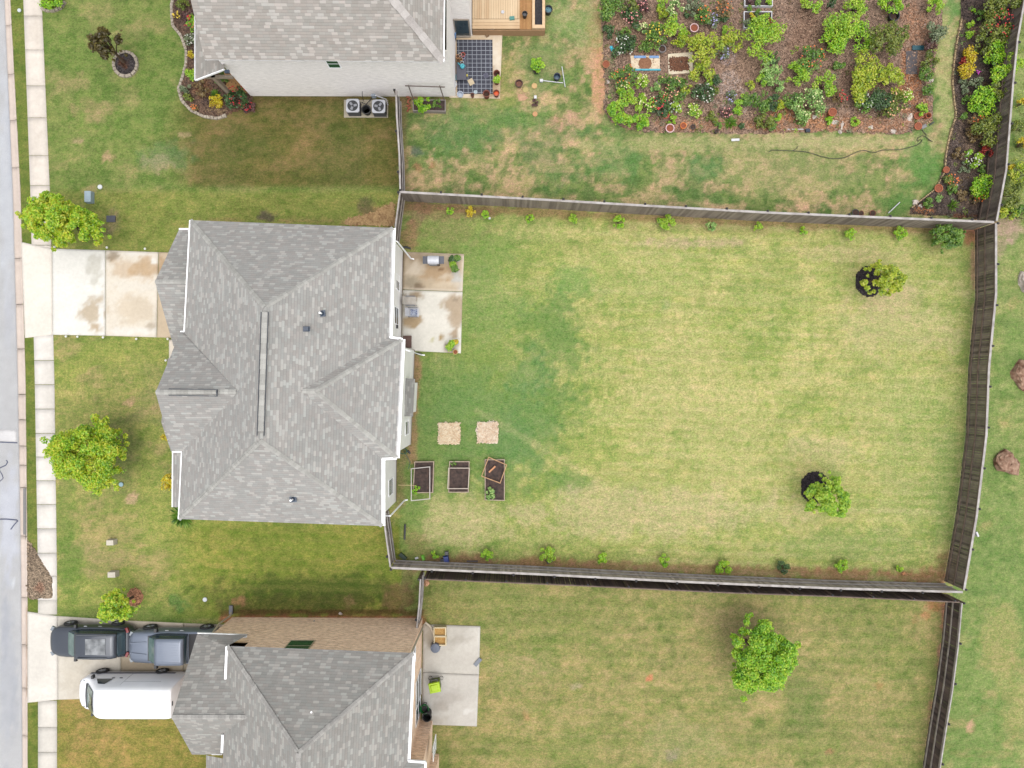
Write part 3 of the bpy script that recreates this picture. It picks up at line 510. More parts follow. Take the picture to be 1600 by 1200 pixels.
# ---------------------------------------------------------------- house materials
def shingle_mat(name, dark, mid, light, cell=0.30, row=0.145):
    m = bpy.data.materials.new(name); m.use_nodes = True; t = m.node_tree; N = t.nodes; L = t.links; b = N['Principled BSDF']
    b.inputs['Roughness'].default_value = 0.92; b.inputs['Specular IOR Level'].default_value = 0.25
    uv = N.new('ShaderNodeUVMap'); sp = N.new('ShaderNodeSeparateXYZ'); L.new(uv.outputs[0], sp.inputs[0])
    def ma(op, a, b_=None, c=None):
        n = N.new('ShaderNodeMath'); n.operation = op
        for i, q in enumerate((a, b_, c)):
            if q is None: continue
            if isinstance(q, (int, float)): n.inputs[i].default_value = q
            else: L.new(q, n.inputs[i])
        return n.outputs[0]
    rv = ma('DIVIDE', sp.outputs[1], row); rr = ma('FLOOR', rv); fr = ma('FRACT', rv)
    w1 = N.new('ShaderNodeTexWhiteNoise'); w1.noise_dimensions = '1D'; L.new(rr, w1.inputs['W'])
    us = ma('ADD', ma('DIVIDE', sp.outputs[0], cell), ma('MULTIPLY', w1.outputs['Value'], 17.3)); cu = ma('FLOOR', us); fu = ma('FRACT', us)
    cb = N.new('ShaderNodeCombineXYZ'); L.new(cu, cb.inputs[0]); L.new(rr, cb.inputs[1])
    w2 = N.new('ShaderNodeTexWhiteNoise'); w2.noise_dimensions = '2D'; L.new(cb.outputs[0], w2.inputs['Vector'])
    nz = N.new('ShaderNodeTexNoise'); nz.inputs['Scale'].default_value = 0.9; nz.inputs['Detail'].default_value = 4; L.new(uv.outputs[0], nz.inputs['Vector'])
    v = ma('ADD', w2.outputs['Value'], ma('MULTIPLY', ma('SUBTRACT', nz.outputs['Fac'], 0.5), 0.15))
    rp = N.new('ShaderNodeValToRGB'); L.new(v, rp.inputs[0]); rp.color_ramp.interpolation = 'LINEAR'; e = rp.color_ramp.elements
    e[0].position = 0.05; e[0].color = (*dark, 1); e[1].position = 0.97; e[1].color = (*light, 1)
    for p_, c_ in ((0.45, mid), (0.72, mid), (0.82, light)): x = e.new(p_); x.color = (*c_, 1)
    w3 = N.new('ShaderNodeTexWhiteNoise'); w3.noise_dimensions = '3D'; cb3 = N.new('ShaderNodeCombineXYZ'); L.new(cu, cb3.inputs[0]); L.new(rr, cb3.inputs[1]); cb3.inputs[2].default_value = 7; L.new(cb3.outputs[0], w3.inputs['Vector'])
    hsv = N.new('ShaderNodeMix'); hsv.data_type = 'RGBA'; hsv.blend_type = 'MULTIPLY'; hsv.inputs[0].default_value = 1
    tint = N.new('ShaderNodeMix'); tint.data_type = 'RGBA'; L.new(w3.outputs['Value'], tint.inputs[0]); tint.inputs[6].default_value = (1.03, 0.99, 0.98, 1); tint.inputs[7].default_value = (0.98, 1.005, 1.01, 1)
    L.new(rp.outputs[0], hsv.inputs[6]); L.new(tint.outputs[2], hsv.inputs[7])
    sh = ma('SUBTRACT', 1.0, ma('MULTIPLY', ma('LESS_THAN', fr, 0.16), 0.20)); sh2 = ma('SUBTRACT', 1.0, ma('MULTIPLY', ma('LESS_THAN', fu, 0.05), 0.12))  # sh paints a shadow line along each course, sh2 darkens the tab joints
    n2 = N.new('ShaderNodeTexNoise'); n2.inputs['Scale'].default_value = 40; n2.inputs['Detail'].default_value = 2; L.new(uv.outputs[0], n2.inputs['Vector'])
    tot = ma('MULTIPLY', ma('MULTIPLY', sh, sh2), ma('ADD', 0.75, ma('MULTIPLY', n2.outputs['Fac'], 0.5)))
    n4 = N.new('ShaderNodeTexNoise'); n4.inputs['Scale'].default_value = 0.25; n4.inputs['Detail'].default_value = 3; L.new(uv.outputs[0], n4.inputs['Vector'])
    tot = ma('MULTIPLY', tot, ma('ADD', 0.88, ma('MULTIPLY', n4.outputs['Fac'], 0.24)))
    sc2 = N.new('ShaderNodeVectorMath'); sc2.operation = 'SCALE'; L.new(hsv.outputs[2], sc2.inputs[0]); L.new(tot, sc2.inputs['Scale']); L.new(sc2.outputs[0], b.inputs['Base Color'])
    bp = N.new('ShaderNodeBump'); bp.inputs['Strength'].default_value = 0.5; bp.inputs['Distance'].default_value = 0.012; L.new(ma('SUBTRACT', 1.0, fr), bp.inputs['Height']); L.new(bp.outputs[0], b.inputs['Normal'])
    return m
def brick_mat(name, c1, c2, mortar, bw=0.21, rh=0.075, lo=0.5, hi=1.25):
    m = bpy.data.materials.new(name); m.use_nodes = True; t = m.node_tree; N = t.nodes; L = t.links; b = N['Principled BSDF']; b.inputs['Roughness'].default_value = 0.9
    uv = N.new('ShaderNodeUVMap'); br = N.new('ShaderNodeTexBrick'); L.new(uv.outputs[0], br.inputs['Vector']); br.inputs['Scale'].default_value = 1
    br.inputs['Brick Width'].default_value = bw; br.inputs['Row Height'].default_value = rh; br.inputs['Mortar Size'].default_value = 0.008
    br.inputs['Color1'].default_value = (*c1, 1); br.inputs['Color2'].default_value = (*c2, 1); br.inputs['Mortar'].default_value = (*mortar, 1); br.inputs['Bias'].default_value = -0.1
    mp = N.new('ShaderNodeMapping'); mp.inputs['Scale'].default_value = (1.6, 7, 1); L.new(uv.outputs[0], mp.inputs[0])
    nz = N.new('ShaderNodeTexNoise'); nz.inputs['Scale'].default_value = 1.6; nz.inputs['Detail'].default_value = 5; nz.inputs['Roughness'].default_value = 0.8; L.new(mp.outputs[0], nz.inputs['Vector'])
    mr = N.new('ShaderNodeMapRange'); mr.inputs[1].default_value = 0.25; mr.inputs[2].default_value = 0.7; mr.inputs[3].default_value = lo; mr.inputs[4].default_value = hi; L.new(nz.outputs['Fac'], mr.inputs[0])
    s = N.new('ShaderNodeVectorMath'); s.operation = 'SCALE'; L.new(br.outputs[0], s.inputs[0]); L.new(mr.outputs[0], s.inputs['Scale']); L.new(s.outputs[0], b.inputs['Base Color'])
    return m
def siding_mat(name, c):
    m = bpy.data.materials.new(name); m.use_nodes = True; t = m.node_tree; N = t.nodes; L = t.links; b = N['Principled BSDF']; b.inputs['Roughness'].default_value = 0.6
    uv = N.new('ShaderNodeUVMap'); sp = N.new('ShaderNodeSeparateXYZ'); L.new(uv.outputs[0], sp.inputs[0])
    d = N.new('ShaderNodeMath'); d.operation = 'DIVIDE'; d.inputs[1].default_value = 0.18; L.new(sp.outputs[1], d.inputs[0]); f = N.new('ShaderNodeMath'); f.operation = 'FRACT'; L.new(d.outputs[0], f.inputs[0])
    rp = N.new('ShaderNodeValToRGB'); L.new(f.outputs[0], rp.inputs[0]); rp.color_ramp.elements[0].position = 0.0; rp.color_ramp.elements[0].color = (*[v*0.72 for v in c], 1); rp.color_ramp.elements[1].position = 0.14; rp.color_ramp.elements[1].color = (*c, 1)
    nz = N.new('ShaderNodeTexNoise'); nz.inputs['Scale'].default_value = 1.2; nz.inputs['Detail'].default_value = 4; L.new(uv.outputs[0], nz.inputs['Vector'])
    mr = N.new('ShaderNodeMapRange'); mr.inputs[1].default_value = 0.3; mr.inputs[2].default_value = 0.7; mr.inputs[3].default_value = 0.9; mr.inputs[4].default_value = 1.0; L.new(nz.outputs['Fac'], mr.inputs[0])
    s = N.new('ShaderNodeVectorMath'); s.operation = 'SCALE'; L.new(rp.outputs[0], s.inputs[0]); L.new(mr.outputs[0], s.inputs['Scale']); L.new(s.outputs[0], b.inputs['Base Color'])
    bp = N.new('ShaderNodeBump'); bp.inputs['Strength'].default_value = 0.5; bp.inputs['Distance'].default_value = 0.015; L.new(f.outputs[0], bp.inputs['Height']); L.new(bp.outputs[0], b.inputs['Normal'])
    return m
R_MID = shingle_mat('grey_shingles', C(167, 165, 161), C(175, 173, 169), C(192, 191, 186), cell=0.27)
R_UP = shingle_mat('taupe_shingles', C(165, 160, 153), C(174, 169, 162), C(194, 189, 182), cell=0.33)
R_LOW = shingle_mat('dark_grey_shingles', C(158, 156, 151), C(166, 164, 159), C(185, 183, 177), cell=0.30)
CAP_MID = mat('cap_shingle', C(164, 162, 157), C(204, 203, 196), 20, 0.9, island=True); CAP_UP = mat('cap_shingle_taupe', C(164, 157, 152), C(212, 206, 201), 20, 0.9, island=True)
CAP_LOW = mat('cap_shingle_dark', C(152, 149, 145), C(196, 193, 187), 20, 0.9, island=True)
WHITE = mat('white_trim', (0.78, 0.78, 0.79), (0.70, 0.70, 0.72), 2, 0.5)
SOFFIT = mat('soffit', (0.6, 0.6, 0.6), None, 2, 0.7)
SIDING = siding_mat('white_siding', (0.74, 0.72, 0.70))
BRICK_P = brick_mat('pale_brick', (0.80, 0.76, 0.74), (0.70, 0.665, 0.645), (0.70, 0.67, 0.65), lo=0.72, hi=1.06)
BRICK_T = brick_mat('tan_brick', (0.80, 0.56, 0.38), (0.48, 0.28, 0.17), (0.66, 0.58, 0.50), lo=0.62, hi=1.3)
GLASS = mat('window_glass', (0.02, 0.035, 0.045), (0.03, 0.05, 0.06), 1, 0.08)
GGLASS = mat('green_window_glass', (0.01, 0.05, 0.03), (0.015, 0.07, 0.035), 1, 0.1)
BLACK = mat('black_plastic', (0.012, 0.013, 0.016), (0.02, 0.021, 0.024), 5, 0.45)
DARKM = mat('dark_vent_metal', (0.02, 0.03, 0.05), (0.03, 0.045, 0.07), 5, 0.4)
VENTL = mat('ridge_vent_edge', C(78, 84, 92), C(58, 62, 70), 9, 0.7)

def cap_line(mb, a, b, wd=0.24, step=0.2, drop=0.05, seed=0):
    mb.mark(); a, b = Vector(a), Vector(b); d = b-a; L = d.length; d.normalize(); n = int(L/step); sd = d.cross(Vector((0, 0, 1))).normalized(); rg = random.Random(seed)
    for i in range(n):
        p = a+d*(i*step); q = a+d*((i+1)*step+0.02); lift = Vector((0, 0, 0.03)); lo = Vector((0, 0, -0.010)); k = wd/2*rg.uniform(.9, 1.08)
        mb.add([p+lift+lo, p+sd*k+lo-Vector((0, 0, drop*.5)), q+sd*k+lift-Vector((0, 0, drop)), q+lift+Vector((0, 0, .012)), q-sd*k+lift-Vector((0, 0, drop)), p-sd*k+lo-Vector((0, 0, drop*.5))], [(0, 3, 2, 1), (0, 5, 4, 3)])
def gutter(mb, a, b, w_=0.13, h_=0.13, dz=-0.03): mb.mark(); a, b = Vector(a), Vector(b); mb.beam(a+Vector((0, 0, dz)), b+Vector((0, 0, dz)), w_, h_)
def gutter_hollow(mb, a, b, w_=0.14):
    mb.mark(); a, b = Vector(a), Vector(b); d = (b-a).normalized(); s_ = d.cross(Vector((0, 0, 1))).normalized()
    mb.beam(a-Vector((0, 0, .10)), b-Vector((0, 0, .10)), w_, 0.02)
    for k in (-1, 1): mb.beam(a+s_*k*w_/2-Vector((0, 0, .04)), b+s_*k*w_/2-Vector((0, 0, .04)), 0.02, 0.13)
def window_x(T, xw, yc, zc, wd, ht, side=1, frame=None, glass=None, yb=False):
    """window on an x = const wall (or y = const wall if yb); xw metres, opening centre yc"""
    f = MB(); g = MB(); t = 0.06
    def bx(mb, off, c2, z, d2, dz, dep):
        if yb: mb.box((c2, xw+side*off, z), (d2, dep, dz))
        else: mb.box((xw+side*off, c2, z), (dep, d2, dz))
    bx(f, 0.015, yc, zc+ht/2+t/2, wd+2*t, t, 0.03); bx(f, 0.02, yc, zc-ht/2-t/2, wd+2*t, t, 0.04)
    for k in (-1, 1): bx(f, 0.015, yc+k*(wd/2+t/2), zc, t, ht, 0.03)
    bx(f, 0.02, yc, zc, wd, 0.03, 0.03)
    bx(g, 0.012, yc, zc, wd, ht, 0.02)
    fr = T.part('window', f, frame or WHITE); T.part('pane', g, glass or GLASS, parent=fr)
def roof_vent(T, px, py, z, kind, par=None, tone=None):
    p = P(px, py, z); mb = MB()
    if kind == 'box': mb.box(p+Vector((0, 0, .06)), (0.28, 0.22, 0.12), taper=.85); mb.box(p, (0.34, 0.26, 0.03)); T.part('roof_vent', mb, DARKM, parent=par)
    else:
        mb.box(p, (0.36, 0.32, 0.04), rz=.1); mb.lathe(p+Vector((0, 0, 0)), [(0.13, 0), (0.09, .1), (0.06, .14)], 12)
        o = T.part('pipe_boot', mb, DARKM, parent=par)
        t = MB(); t.tube([p+Vector((0, 0, .05)), p+Vector((0, 0, .42))], 0.05, 10); T.part('vent_pipe', t, WHITE, parent=par)
ZE = 5.9
# ================================================= middle house (white siding)
H1 = Thing('house', 'white sided house with pale grey hipped shingle roof beside the big fenced yard', 'house', P(520, 585, 0), 'houses seen from above')
wl = MB()
wl.wallrun([G(-424, -212), G(-170, -207), G(-173, -55), G(-152, -52), G(-158, 94), G(-180, 92), G(-181, 183), G(-438, 174)], 0, ZE-0.02)
wl.wallrun([G(-479, -217), G(-425, -215), G(-432, -62), G(-484, -64)], 0, 2.85)
H1.part('wall', wl, SIDING)
fo = MB(); fo.wallrun([G(-170.6, -207), G(-169.4, -207.6), G(-172.4, -55), G(-151.4, -52.6), G(-157.4, 94.6), G(-179.4, 92.6), G(-180.4, 183.6), G(-438.6, 174)], -0.1, 0.22, close=False); H1.part('foundation', fo, mat('foundation', C(196, 176, 150), None, 6, .9))
TL, TR, BR_, BL = P(297, 344, ZE), P(614, 356, ZE), P(597, 822, ZE), P(279, 811, ZE)
F1, E1, E2, F2 = P(609, 527, ZE), P(629, 530, ZE), P(620, 716, ZE), P(597, 717, ZE)
RT, RB = P(413, 480, 9.55), P(406, 689, 9.55); X_, Y_ = P(492, 611, 8.45), P(470, 611, 8.5)
L1, LV, L2 = P(288, 520, ZE), P(372, 612, 8.5), P(284, 706, ZE)
rf = MB(); ex = Vector((1, 0, 0)); d1 = (TR-TL); dl = (BL-TL)
rf.poly([TL, TR, RT], d1); rf.poly([BL, BR_, RB], (BR_-BL)); 
rf.poly([TR, RT, RB, Y_, F1], (F1-TR)); rf.poly([BR_, F2, Y_, RB], (F1-TR)) 
rf.poly([F1, E1, X_, Y_], (E1-F1)); rf.poly([E1, E2, X_], (E2-E1)); rf.poly([E2, F2, Y_, X_], (E2-F2))
rf.poly([TL, L1, LV, RT], dl); rf.poly([BL, L2, LV, RB], dl); rf.poly([LV, RT, RB], dl)
AP = P(243, 613, 8.5); A1, A2 = P(282, 518, ZE), P(269, 706, ZE)
rf.poly([A1, AP, LV, L1], (LV-AP)); rf.poly([A2, AP, LV, L2], (LV-AP))
# soffit and the gable fields under the roof
roof1 = H1.part('roof', rf, R_MID)
sf = MB(); dn = Vector((0, 0, -0.06))
sf.poly([p+dn for p in (TL, TR, F1, E1, E2, F2, BR_, BL, L2, A2, A1, L1)]); H1.part('soffit', sf, SOFFIT)
gb = MB(); gb.vwall([A1+Vector((.3, 0, -.05)), A2+Vector((.3, 0, -.05)), AP+Vector((.3, 0, -.1))]); gb.vwall([Vector((A1.x+.3, A1.y, 0)), Vector((A2.x+.3, A2.y, 0)), A2+Vector((.3, 0, -.1)), A1+Vector((.3, 0, -.1))])
H1.part('gable_wall', gb, SIDING)
gr = MB(); g1 = P(280, 358, 2.9); g2 = P(271, 541, 2.9); ga = P(242, 440, 5.25); wx = -425/S
gw1 = Vector((wx, g1.y, 2.9)); gw2 = Vector((wx-.15, g2.y, 2.9)); gwa = Vector((wx, ga.y, 5.25))
gr.poly([g1, ga, gwa, gw1], ex); gr.poly([g2, ga, gwa, gw2], ex)
# porch roof in front
p1, p2 = P(252, 660, 4.9), P(267, 705, 2.95); gr.poly([p1, p2, Vector((wx-.3, p2.y, 2.95)), Vector((wx-.3, p1.y, 4.9))], ex); p3 = P(255, 640, 2.95)
gr.poly([p1, P(262, 560, 2.95), Vector((wx-.3, P(262, 560, 2.95).y, 2.95)), Vector((wx-.3, p1.y, 4.9))], ex)
q1, q2 = P(270, 707, 2.95), P(269.5, 792, 2.95); gr.poly([q1, q2, Vector((-17.5, q2.y, 3.7)), Vector((-17.3, q1.y, 3.7))], q2-q1)
H1.part('lower_roof', gr, R_MID)
gg = MB(); gg.vwall([g1+Vector((.25, 0, -.05)), g2+Vector((.25, 0, -.05)), ga+Vector((.25, 0, -.08))]); gg.wallrun([Vector((-19.2, P(262, 575, 2.9).y, 0)), Vector((-19.2, P(272, 702, 2.9).y, 0))], 0, 2.9, close=False); H1.part('garage_gable', gg, SIDING)
cp = MB()
for i, (a, b) in enumerate(((TL, RT), (TR, RT), (BL, RB), (BR_, RB), (E1, X_), (E2, X_), (X_, Y_), (AP, LV), (ga, gwa))): cap_line(cp, a, b, seed=i)
H1.part_each('hip_cap', cp, CAP_MID, parent=roof1)
rv = MB(); a, b = P(413, 487, 9.62), P(406.5, 681, 9.62); 
cv = MB(); cap_line(cv, a+Vector((0,0,-.05)), b+Vector((0,0,-.05)), 0.28, .25, .03, 5); H1.part('ridge_vent', cv, CAP_MID, parent=roof1)
for k in (-1, 1):
    rv.mark(); o_ = Vector((k*.17, 0, -.05)); rv.beam(a+o_, b+o_, 0.03, 0.05)
a, b = P(263, 612.5, 8.6), P(339, 614, 8.6)
rv.mark()
for k in (-1, 1): o_ = Vector((0, k*.16, -.06)); rv.beam(a+o_, b+o_, 0.035, 0.06)
rv.beam(b+Vector((0, .16, 0)), b-Vector((0, .16, 0)), .05, .06)
H1.part_each('ridge_vent_edge', rv, VENTL, parent=roof1)
gt = MB()
gutter_hollow(gt, TR+Vector((.05, 0, 0)), F1+Vector((.05, 0, 0)), .17); gutter_hollow(gt, E1+Vector((.05, 0, 0)), E2+Vector((.05, 0, 0)), .17); gutter_hollow(gt, F2+Vector((.07, 0, 0)), BR_+Vector((.07, 0, 0)), .17)
gutter(gt, F1+Vector((0, 0, 0)), E1); gutter(gt, F2, E2)
gutter(gt, TL, P(288, 518, ZE), .06); gutter(gt, P(288, 518, ZE), A1, .06); gutter(gt, L2, BL, .05); gutter(gt, A2, L2+Vector((0, 0, 0)), .06)
gutter(gt, g1, gw1, .1); gutter(gt, q1, q2, .06)
H1.part_each('gutter', gt, WHITE)
ds = MB()
for (px, py, WO) in ((613, 372, .38), (631, 545, .42), (601, 806, .40)):
    t = P(px-4, py, ZE-.2)
    ds.mark(); ds.tube([t+Vector((.1, 0, 0)), t+Vector((-.05+WO, -.1, -.5)), Vector((t.x-.05+WO, t.y-.1, .3)), Vector((t.x+.1+WO, t.y-.1, .12))], .045, 8)
H1.part_each('downspout', ds, WHITE)
roof_vent(H1, 503, 490, 8.0, 'pipe', roof1); roof_vent(H1, 479, 514, 8.6, 'box', roof1); roof_vent(H1, 458, 780, 7.15, 'pipe', roof1)
window_x(H1, -171.6/S, (600-441)/S/1.045, 1.7, 0.85, 1.1); window_x(H1, -172.2/S, (600-494)/S/1.045, 2.0, 0.95, 1.25)
window_x(H1, -154.5/S, (600-575)/S/1.045, 1.9, 0.85, 1.2); window_x(H1, -157/S, (600-667)/S/1.045, 1.9, 0.85, 1.2); window_x(H1, -180.6/S, (600-760)/S/1.045, 2.0, 0.9, 1.2)
window_x(H1, -171/S, (600-420)/S/1.1, 4.5, 0.9, 1.3); window_x(H1, -172/S, (600-490)/S/1.1, 4.5, 0.9, 1.3); window_x(H1, -154.5/S, (600-575)/S/1.1, 4.6, 0.9, 1.3); window_x(H1, -157/S, (600-665)/S/1.1, 4.6, 0.9, 1.3)
vt = MB(); v0 = Vector((-171.8/S, (600-511)/S/1.04, 1.9)); vt.box(v0, (.14, .22, .22)); H1.part('wall_lamp', vt, BLACK)
mt = MB(); mt.box(P(636.5, 534, 0.16), (.5, .75, .17)); H1.part('door_step', mt, mat('brown_step', C(122, 92, 82), C(104, 76, 68), 6, .8))
# bay box with its own little roof on the back wall
bb = MB(); b0, b1 = P(652.5, 598, 0), P(650, 643, 0); bb.wallrun([b0, b1, Vector((b1.x-.9, b1.y, 0)), Vector((b0.x-.9, b0.y, 0))], 0, 2.55); bay = H1.part('bay_wall', bb, SIDING)
br = MB(); c0, c1, c2, c3 = P(648.5, 592, 2.5), P(645.5, 651, 2.5), P(630, 650, 3.1), P(633, 591, 3.1); br.poly([c0, c1, c2, c3], c1-c0); bro = H1.part('bay_roof', br, R_LOW)
bf = MB(); bf.beam(c2+Vector((0, 0, .03)), c3+Vector((0, 0, .03)), .1, .06); H1.part('roof_flashing', bf, mat('flashing', C(92, 98, 106), None, 4, .5), parent=bro)

# ================================================= lower house (tan brick)
H2 = Thing('house', 'tan brick house with dark grey hipped roof at the bottom, vehicles parked beside it', 'house', P(520, 1090, 0), 'houses seen from above')
wl = MB()
wl.wallrun([G(-372, 365), G(-140, 365.5), G(-143, 524), G(-124, 525), G(-125, 577), G(-114, 578), G(-116, 800), G(-372, 800)], 0, ZE-.02)
wl.wallrun([G(-437, 364.5), G(-372, 364.8), G(-372, 505), G(-437, 505)], 0, 4.1)
H2.part('wall', wl, BRICK_T)
TL2, TR2 = P(354.6, 1010, ZE), P(646, 1021, ZE); BR2, JR2 = P(638, 1189, ZE), P(665, 1191, ZE); BRf = P(660, 1500, ZE); BLf = P(335, 1500, ZE)
RT2, RB2 = P(466, 1177, 9.25), P(464, 1420, 9.25); V2 = P(386, 1120, 6.95)
Lg1, Lg2 = P(352.4, 1061, ZE), P(347, 1176, ZE)
rf = MB(); rf.poly([TL2, TR2, RT2], TR2-TL2); rf.poly([TR2, RT2, RB2, P(638, 1420, ZE), BR2], BR2-TR2)
dL = Lg2-TL2; rf.poly([TL2, RT2, RB2, P(340, 1420, ZE)], dL)
rf.poly([BR2, JR2, P(660, 1420, ZE), P(560, 1300, 7.6)], ex)
roof2 = H2.part('roof', rf, R_LOW)
gr = MB(); ap = P(268, 1121, 6.95); t1 = P(308, 991, 4.2); t2 = P(300, 1179, 4.2); t1r = Vector((G(-370, 0).x, t1.y, 4.2)); t2r = Vector((G(-370, 0).x, t2.y, 4.2)); vr = Vector((V2.x+.3, ap.y, 6.95))
gr.poly([ap, t1, t1r, P(354.6, 1010, 4.9), vr], ex); gr.poly([ap, t2, t2r, vr], ex)
gr.poly([P(322, 1180, 3.0), Vector((G(-372, 0).x, P(322, 1180, 3.0).y, 3.9)), Vector((G(-372, 0).x, -29, 3.9)), P(322, 1420, 3.0)], Vector((0, 1, 0)))
H2.part('garage_roof', gr, R_LOW)
sf = MB(); sf.poly([p+dn for p in (TL2, TR2, BR2, JR2, P(660, 1420, ZE), P(340, 1420, ZE))]); H2.part('soffit', sf, SOFFIT)
gg = MB(); gx2 = -436/S; gg.vwall([Vector((gx2, t1.y-.1, 4.0)), Vector((gx2, t2.y+.1, 4.0)), Vector((gx2, ap.y, 6.6))]); H2.part('gable_wall', gg, BRICK_T)
cp = MB()
for i, (a, b) in enumerate(((TL2, RT2), (TR2, RT2), (RT2, RB2), (ap, vr))): cap_line(cp, a, b, seed=i+20)
H2.part_each('hip_cap', cp, CAP_LOW, parent=roof2)
gt = MB(); gutter_hollow(gt, t1, P(385, 994, 4.2), .14); gutter(gt, TL2, Lg1, .12); gutter_hollow(gt, TR2+Vector((.04, 0, 0)), BR2+Vector((.04, 0, 0)), .12); gutter(gt, BR2, JR2, .1); gutter(gt, JR2, P(661, 1420, ZE), .1)
gutter(gt, P(348, 1148, ZE), Lg2, .12); gutter_hollow(gt, P(331, 1177, 4.2), P(347, 1177, 4.2), .14)
H2.part_each('gutter', gt, WHITE)
ds = MB(); ds.mark(); t = P(330, 992, 4.0); ds.tube([t, P(343, 974, 2.0), P(360, 962, .5), P(361, 958, .2)], .055, 8); ds.mark(); ds.tube([P(643, 1020, 5.7), P(661, 979, .5), P(665, 973, .25), P(672, 978, .2), P(678, 991, .15)], .06, 8)
H2.part_each('downspout', ds, mat('cream_downspout', C(226, 212, 190), None, 4, .5))
dt = MB(); dt.box(P(361, 953, .1), (.22, .55, .1)); H2.part('splash_block', dt, mat('grey_splash', C(120, 120, 124), None, 6, .7))
roof_vent(H2, 490, 1107, 7.6, 'pipe', roof2); roof_vent(H2, 421, 1158, 7.7, 'box', roof2)
window_x(H2, -364.8/S, (466-800)/S/1.125, 4.6, 1.3, 1.5, 1, glass=GGLASS, yb=True, frame=mat('tan_frame', C(206, 190, 160), None, 4, .6))
window_x(H2, -140.6/S, (600-1030)/S/1.1, 3.6, .8, 1.2); window_x(H2, -141.2/S, (600-1082)/S/1.05, 1.5, 1.5, 2.0); window_x(H2, -142.4/S, (600-1115)/S/1.04, 1.3, .9, 1.9)
window_x(H2, -114.6/S, (600-1168)/S/1.06, 2.4, .8, 1.2)
mb = MB(); q = P(481, 977, .55); mb.box(q, (.55, .12, .32)); mb.box(q+Vector((.42, 0, 0)), (.2, .12, .24)); mb.tube([q+Vector((.2, .05, .1)), q+Vector((.45, .35, .1))], .02); H2.part('meter_box', mb, mat('meter_grey', C(168, 178, 188), None, 5, .4))

# ================================================= upper house (pale brick)
H0 = Thing('house', 'pale painted brick house with taupe shingle roof at the top edge, deck behind it', 'house', P(500, 40, 0), 'houses seen from above')
wl = MB(); wl.wallrun([G(-408, -450), G(-88, -449), G(-88, -543), G(-62, -543), G(-62, -800), G(-408, -800)], 0, ZE-.02); H0.part('wall', wl, BRICK_P)
r0 = MB(); bl, brr = P(319.5, 93, ZE), P(693, 96.5, ZE); zt = 10.2; tl0 = Vector((bl.x, 27.0, zt)); apx = Vector((-10.0, 27.0, zt)); zr = 6.8
# south plane, rake on the left, hip on the right
dyr = (zt-ZE)/0.67; yt = bl.y+dyr
A0, B0 = bl, brr; C0 = Vector((brr.x-dyr*1.0, brr.y+dyr, zt)); D0 = Vector((bl.x+.0, bl.y+dyr, zt))
r0.poly([A0, B0, C0, D0], B0-A0); E0 = Vector((P(699, -60, ZE).x, 36, ZE)); r0.poly([B0, E0, Vector((C0.x, 36, zt)), C0], Vector((0, 1, 0)))
r0.poly([D0, C0, Vector((C0.x, 36, zt)), Vector((D0.x, 36, zt-1))], ex)
roof0 = H0.part('roof', r0, R_UP)
s0 = MB(); s0.poly([A0+dn, B0+dn, E0+dn, Vector((A0.x, 36, ZE-.06))]); H0.part('soffit', s0, SOFFIT)
g0 = MB(); g0.vwall([Vector((-408/S, A0.y+.6, ZE-.1)), Vector((-408/S, 36, ZE)), Vector((-408/S, 36, zt-1)), Vector((-408/S, D0.y, zt-.3))]); H0.part('gable_wall', g0, BRICK_P)
pr = MB(); y0_, y1_ = 442/S, 640/S
pa, pb, pc, pd = G(-460, -442, 2.9), G(-404, -442, 4.25), G(-404, -640, 4.25), G(-460, -640, 2.9); pr.poly([pa, pb, pc, pd], Vector((0, 1, 0)))
po = H0.part('porch_roof', pr, R_UP)
pg = MB(); gutter_hollow(pg, pa, pd, .13); gutter(pg, pa, pb, .04, .12); gutter(pg, B0+Vector((.02, 0, 0)), E0+Vector((.02, 0, 0)), .06, .12); H0.part_each('gutter', pg, WHITE)
pp = MB(); c_ = G(-446, -446, 0); pp.box((G(-436, -446).x, G(0, -449).y, 1.4), (.22, .22, 2.8)); pp.beam(G(-448, -449, 2.7), G(-408, -449, 2.7), .16, .2); H0.part('porch_post', pp, mat('post_tan', C(176, 160, 140), None, 5, .7))
cb = MB(); cb.box(P(355, 112, 4.2), (.26, .18, .12)); H0.part('downspout_outlet', cb, DARKM)
cp = MB(); cap_line(cp, B0, C0, .42, .34, .05, 3); cap_line(cp, C0, D0, .3, .25, .05, 4); H0.part_each('hip_cap', cp, CAP_UP, parent=roof0)
window_x(H0, -449.4/S, (519-800)/S/1.115, 4.75, .8, 1.1, 1, yb=True, glass=GGLASS) if False else None
window_x(H0, 449.6/S, (519-800)/S/1.12, 4.3, .62, .9, -1, yb=True, glass=GGLASS)
# sliding door on the small wing
dr = MB(); yd = 543/S-.04; xd = -76/S
dr.box((xd, yd, 2.0), (.95, .06, .1)); dr.box((xd, yd, .12), (.95, .16, .14))
for k in (-1, 1): dr.box((xd+k*.45, yd, 1.0), (.08, .07, 2.0))
dro = H0.part('back_door', dr, mat('door_frame', C(190, 178, 164), None, 4, .6)); dg = MB(); dg.box((xd, yd+.01, 1.0), (.82, .03, 1.9)); H0.part('pane', dg, GLASS, parent=dro)
wb = MB(); wb.box(P(525, 120, 2.2)+Vector((0, -.12, 0)), (.2, .1, .22)); wb.box(P(533, 122.5, 2.0)+Vector((0, -.1, 0)), (.14, .1, .1)); H0.part('wall_outlet', wb, WHITE)

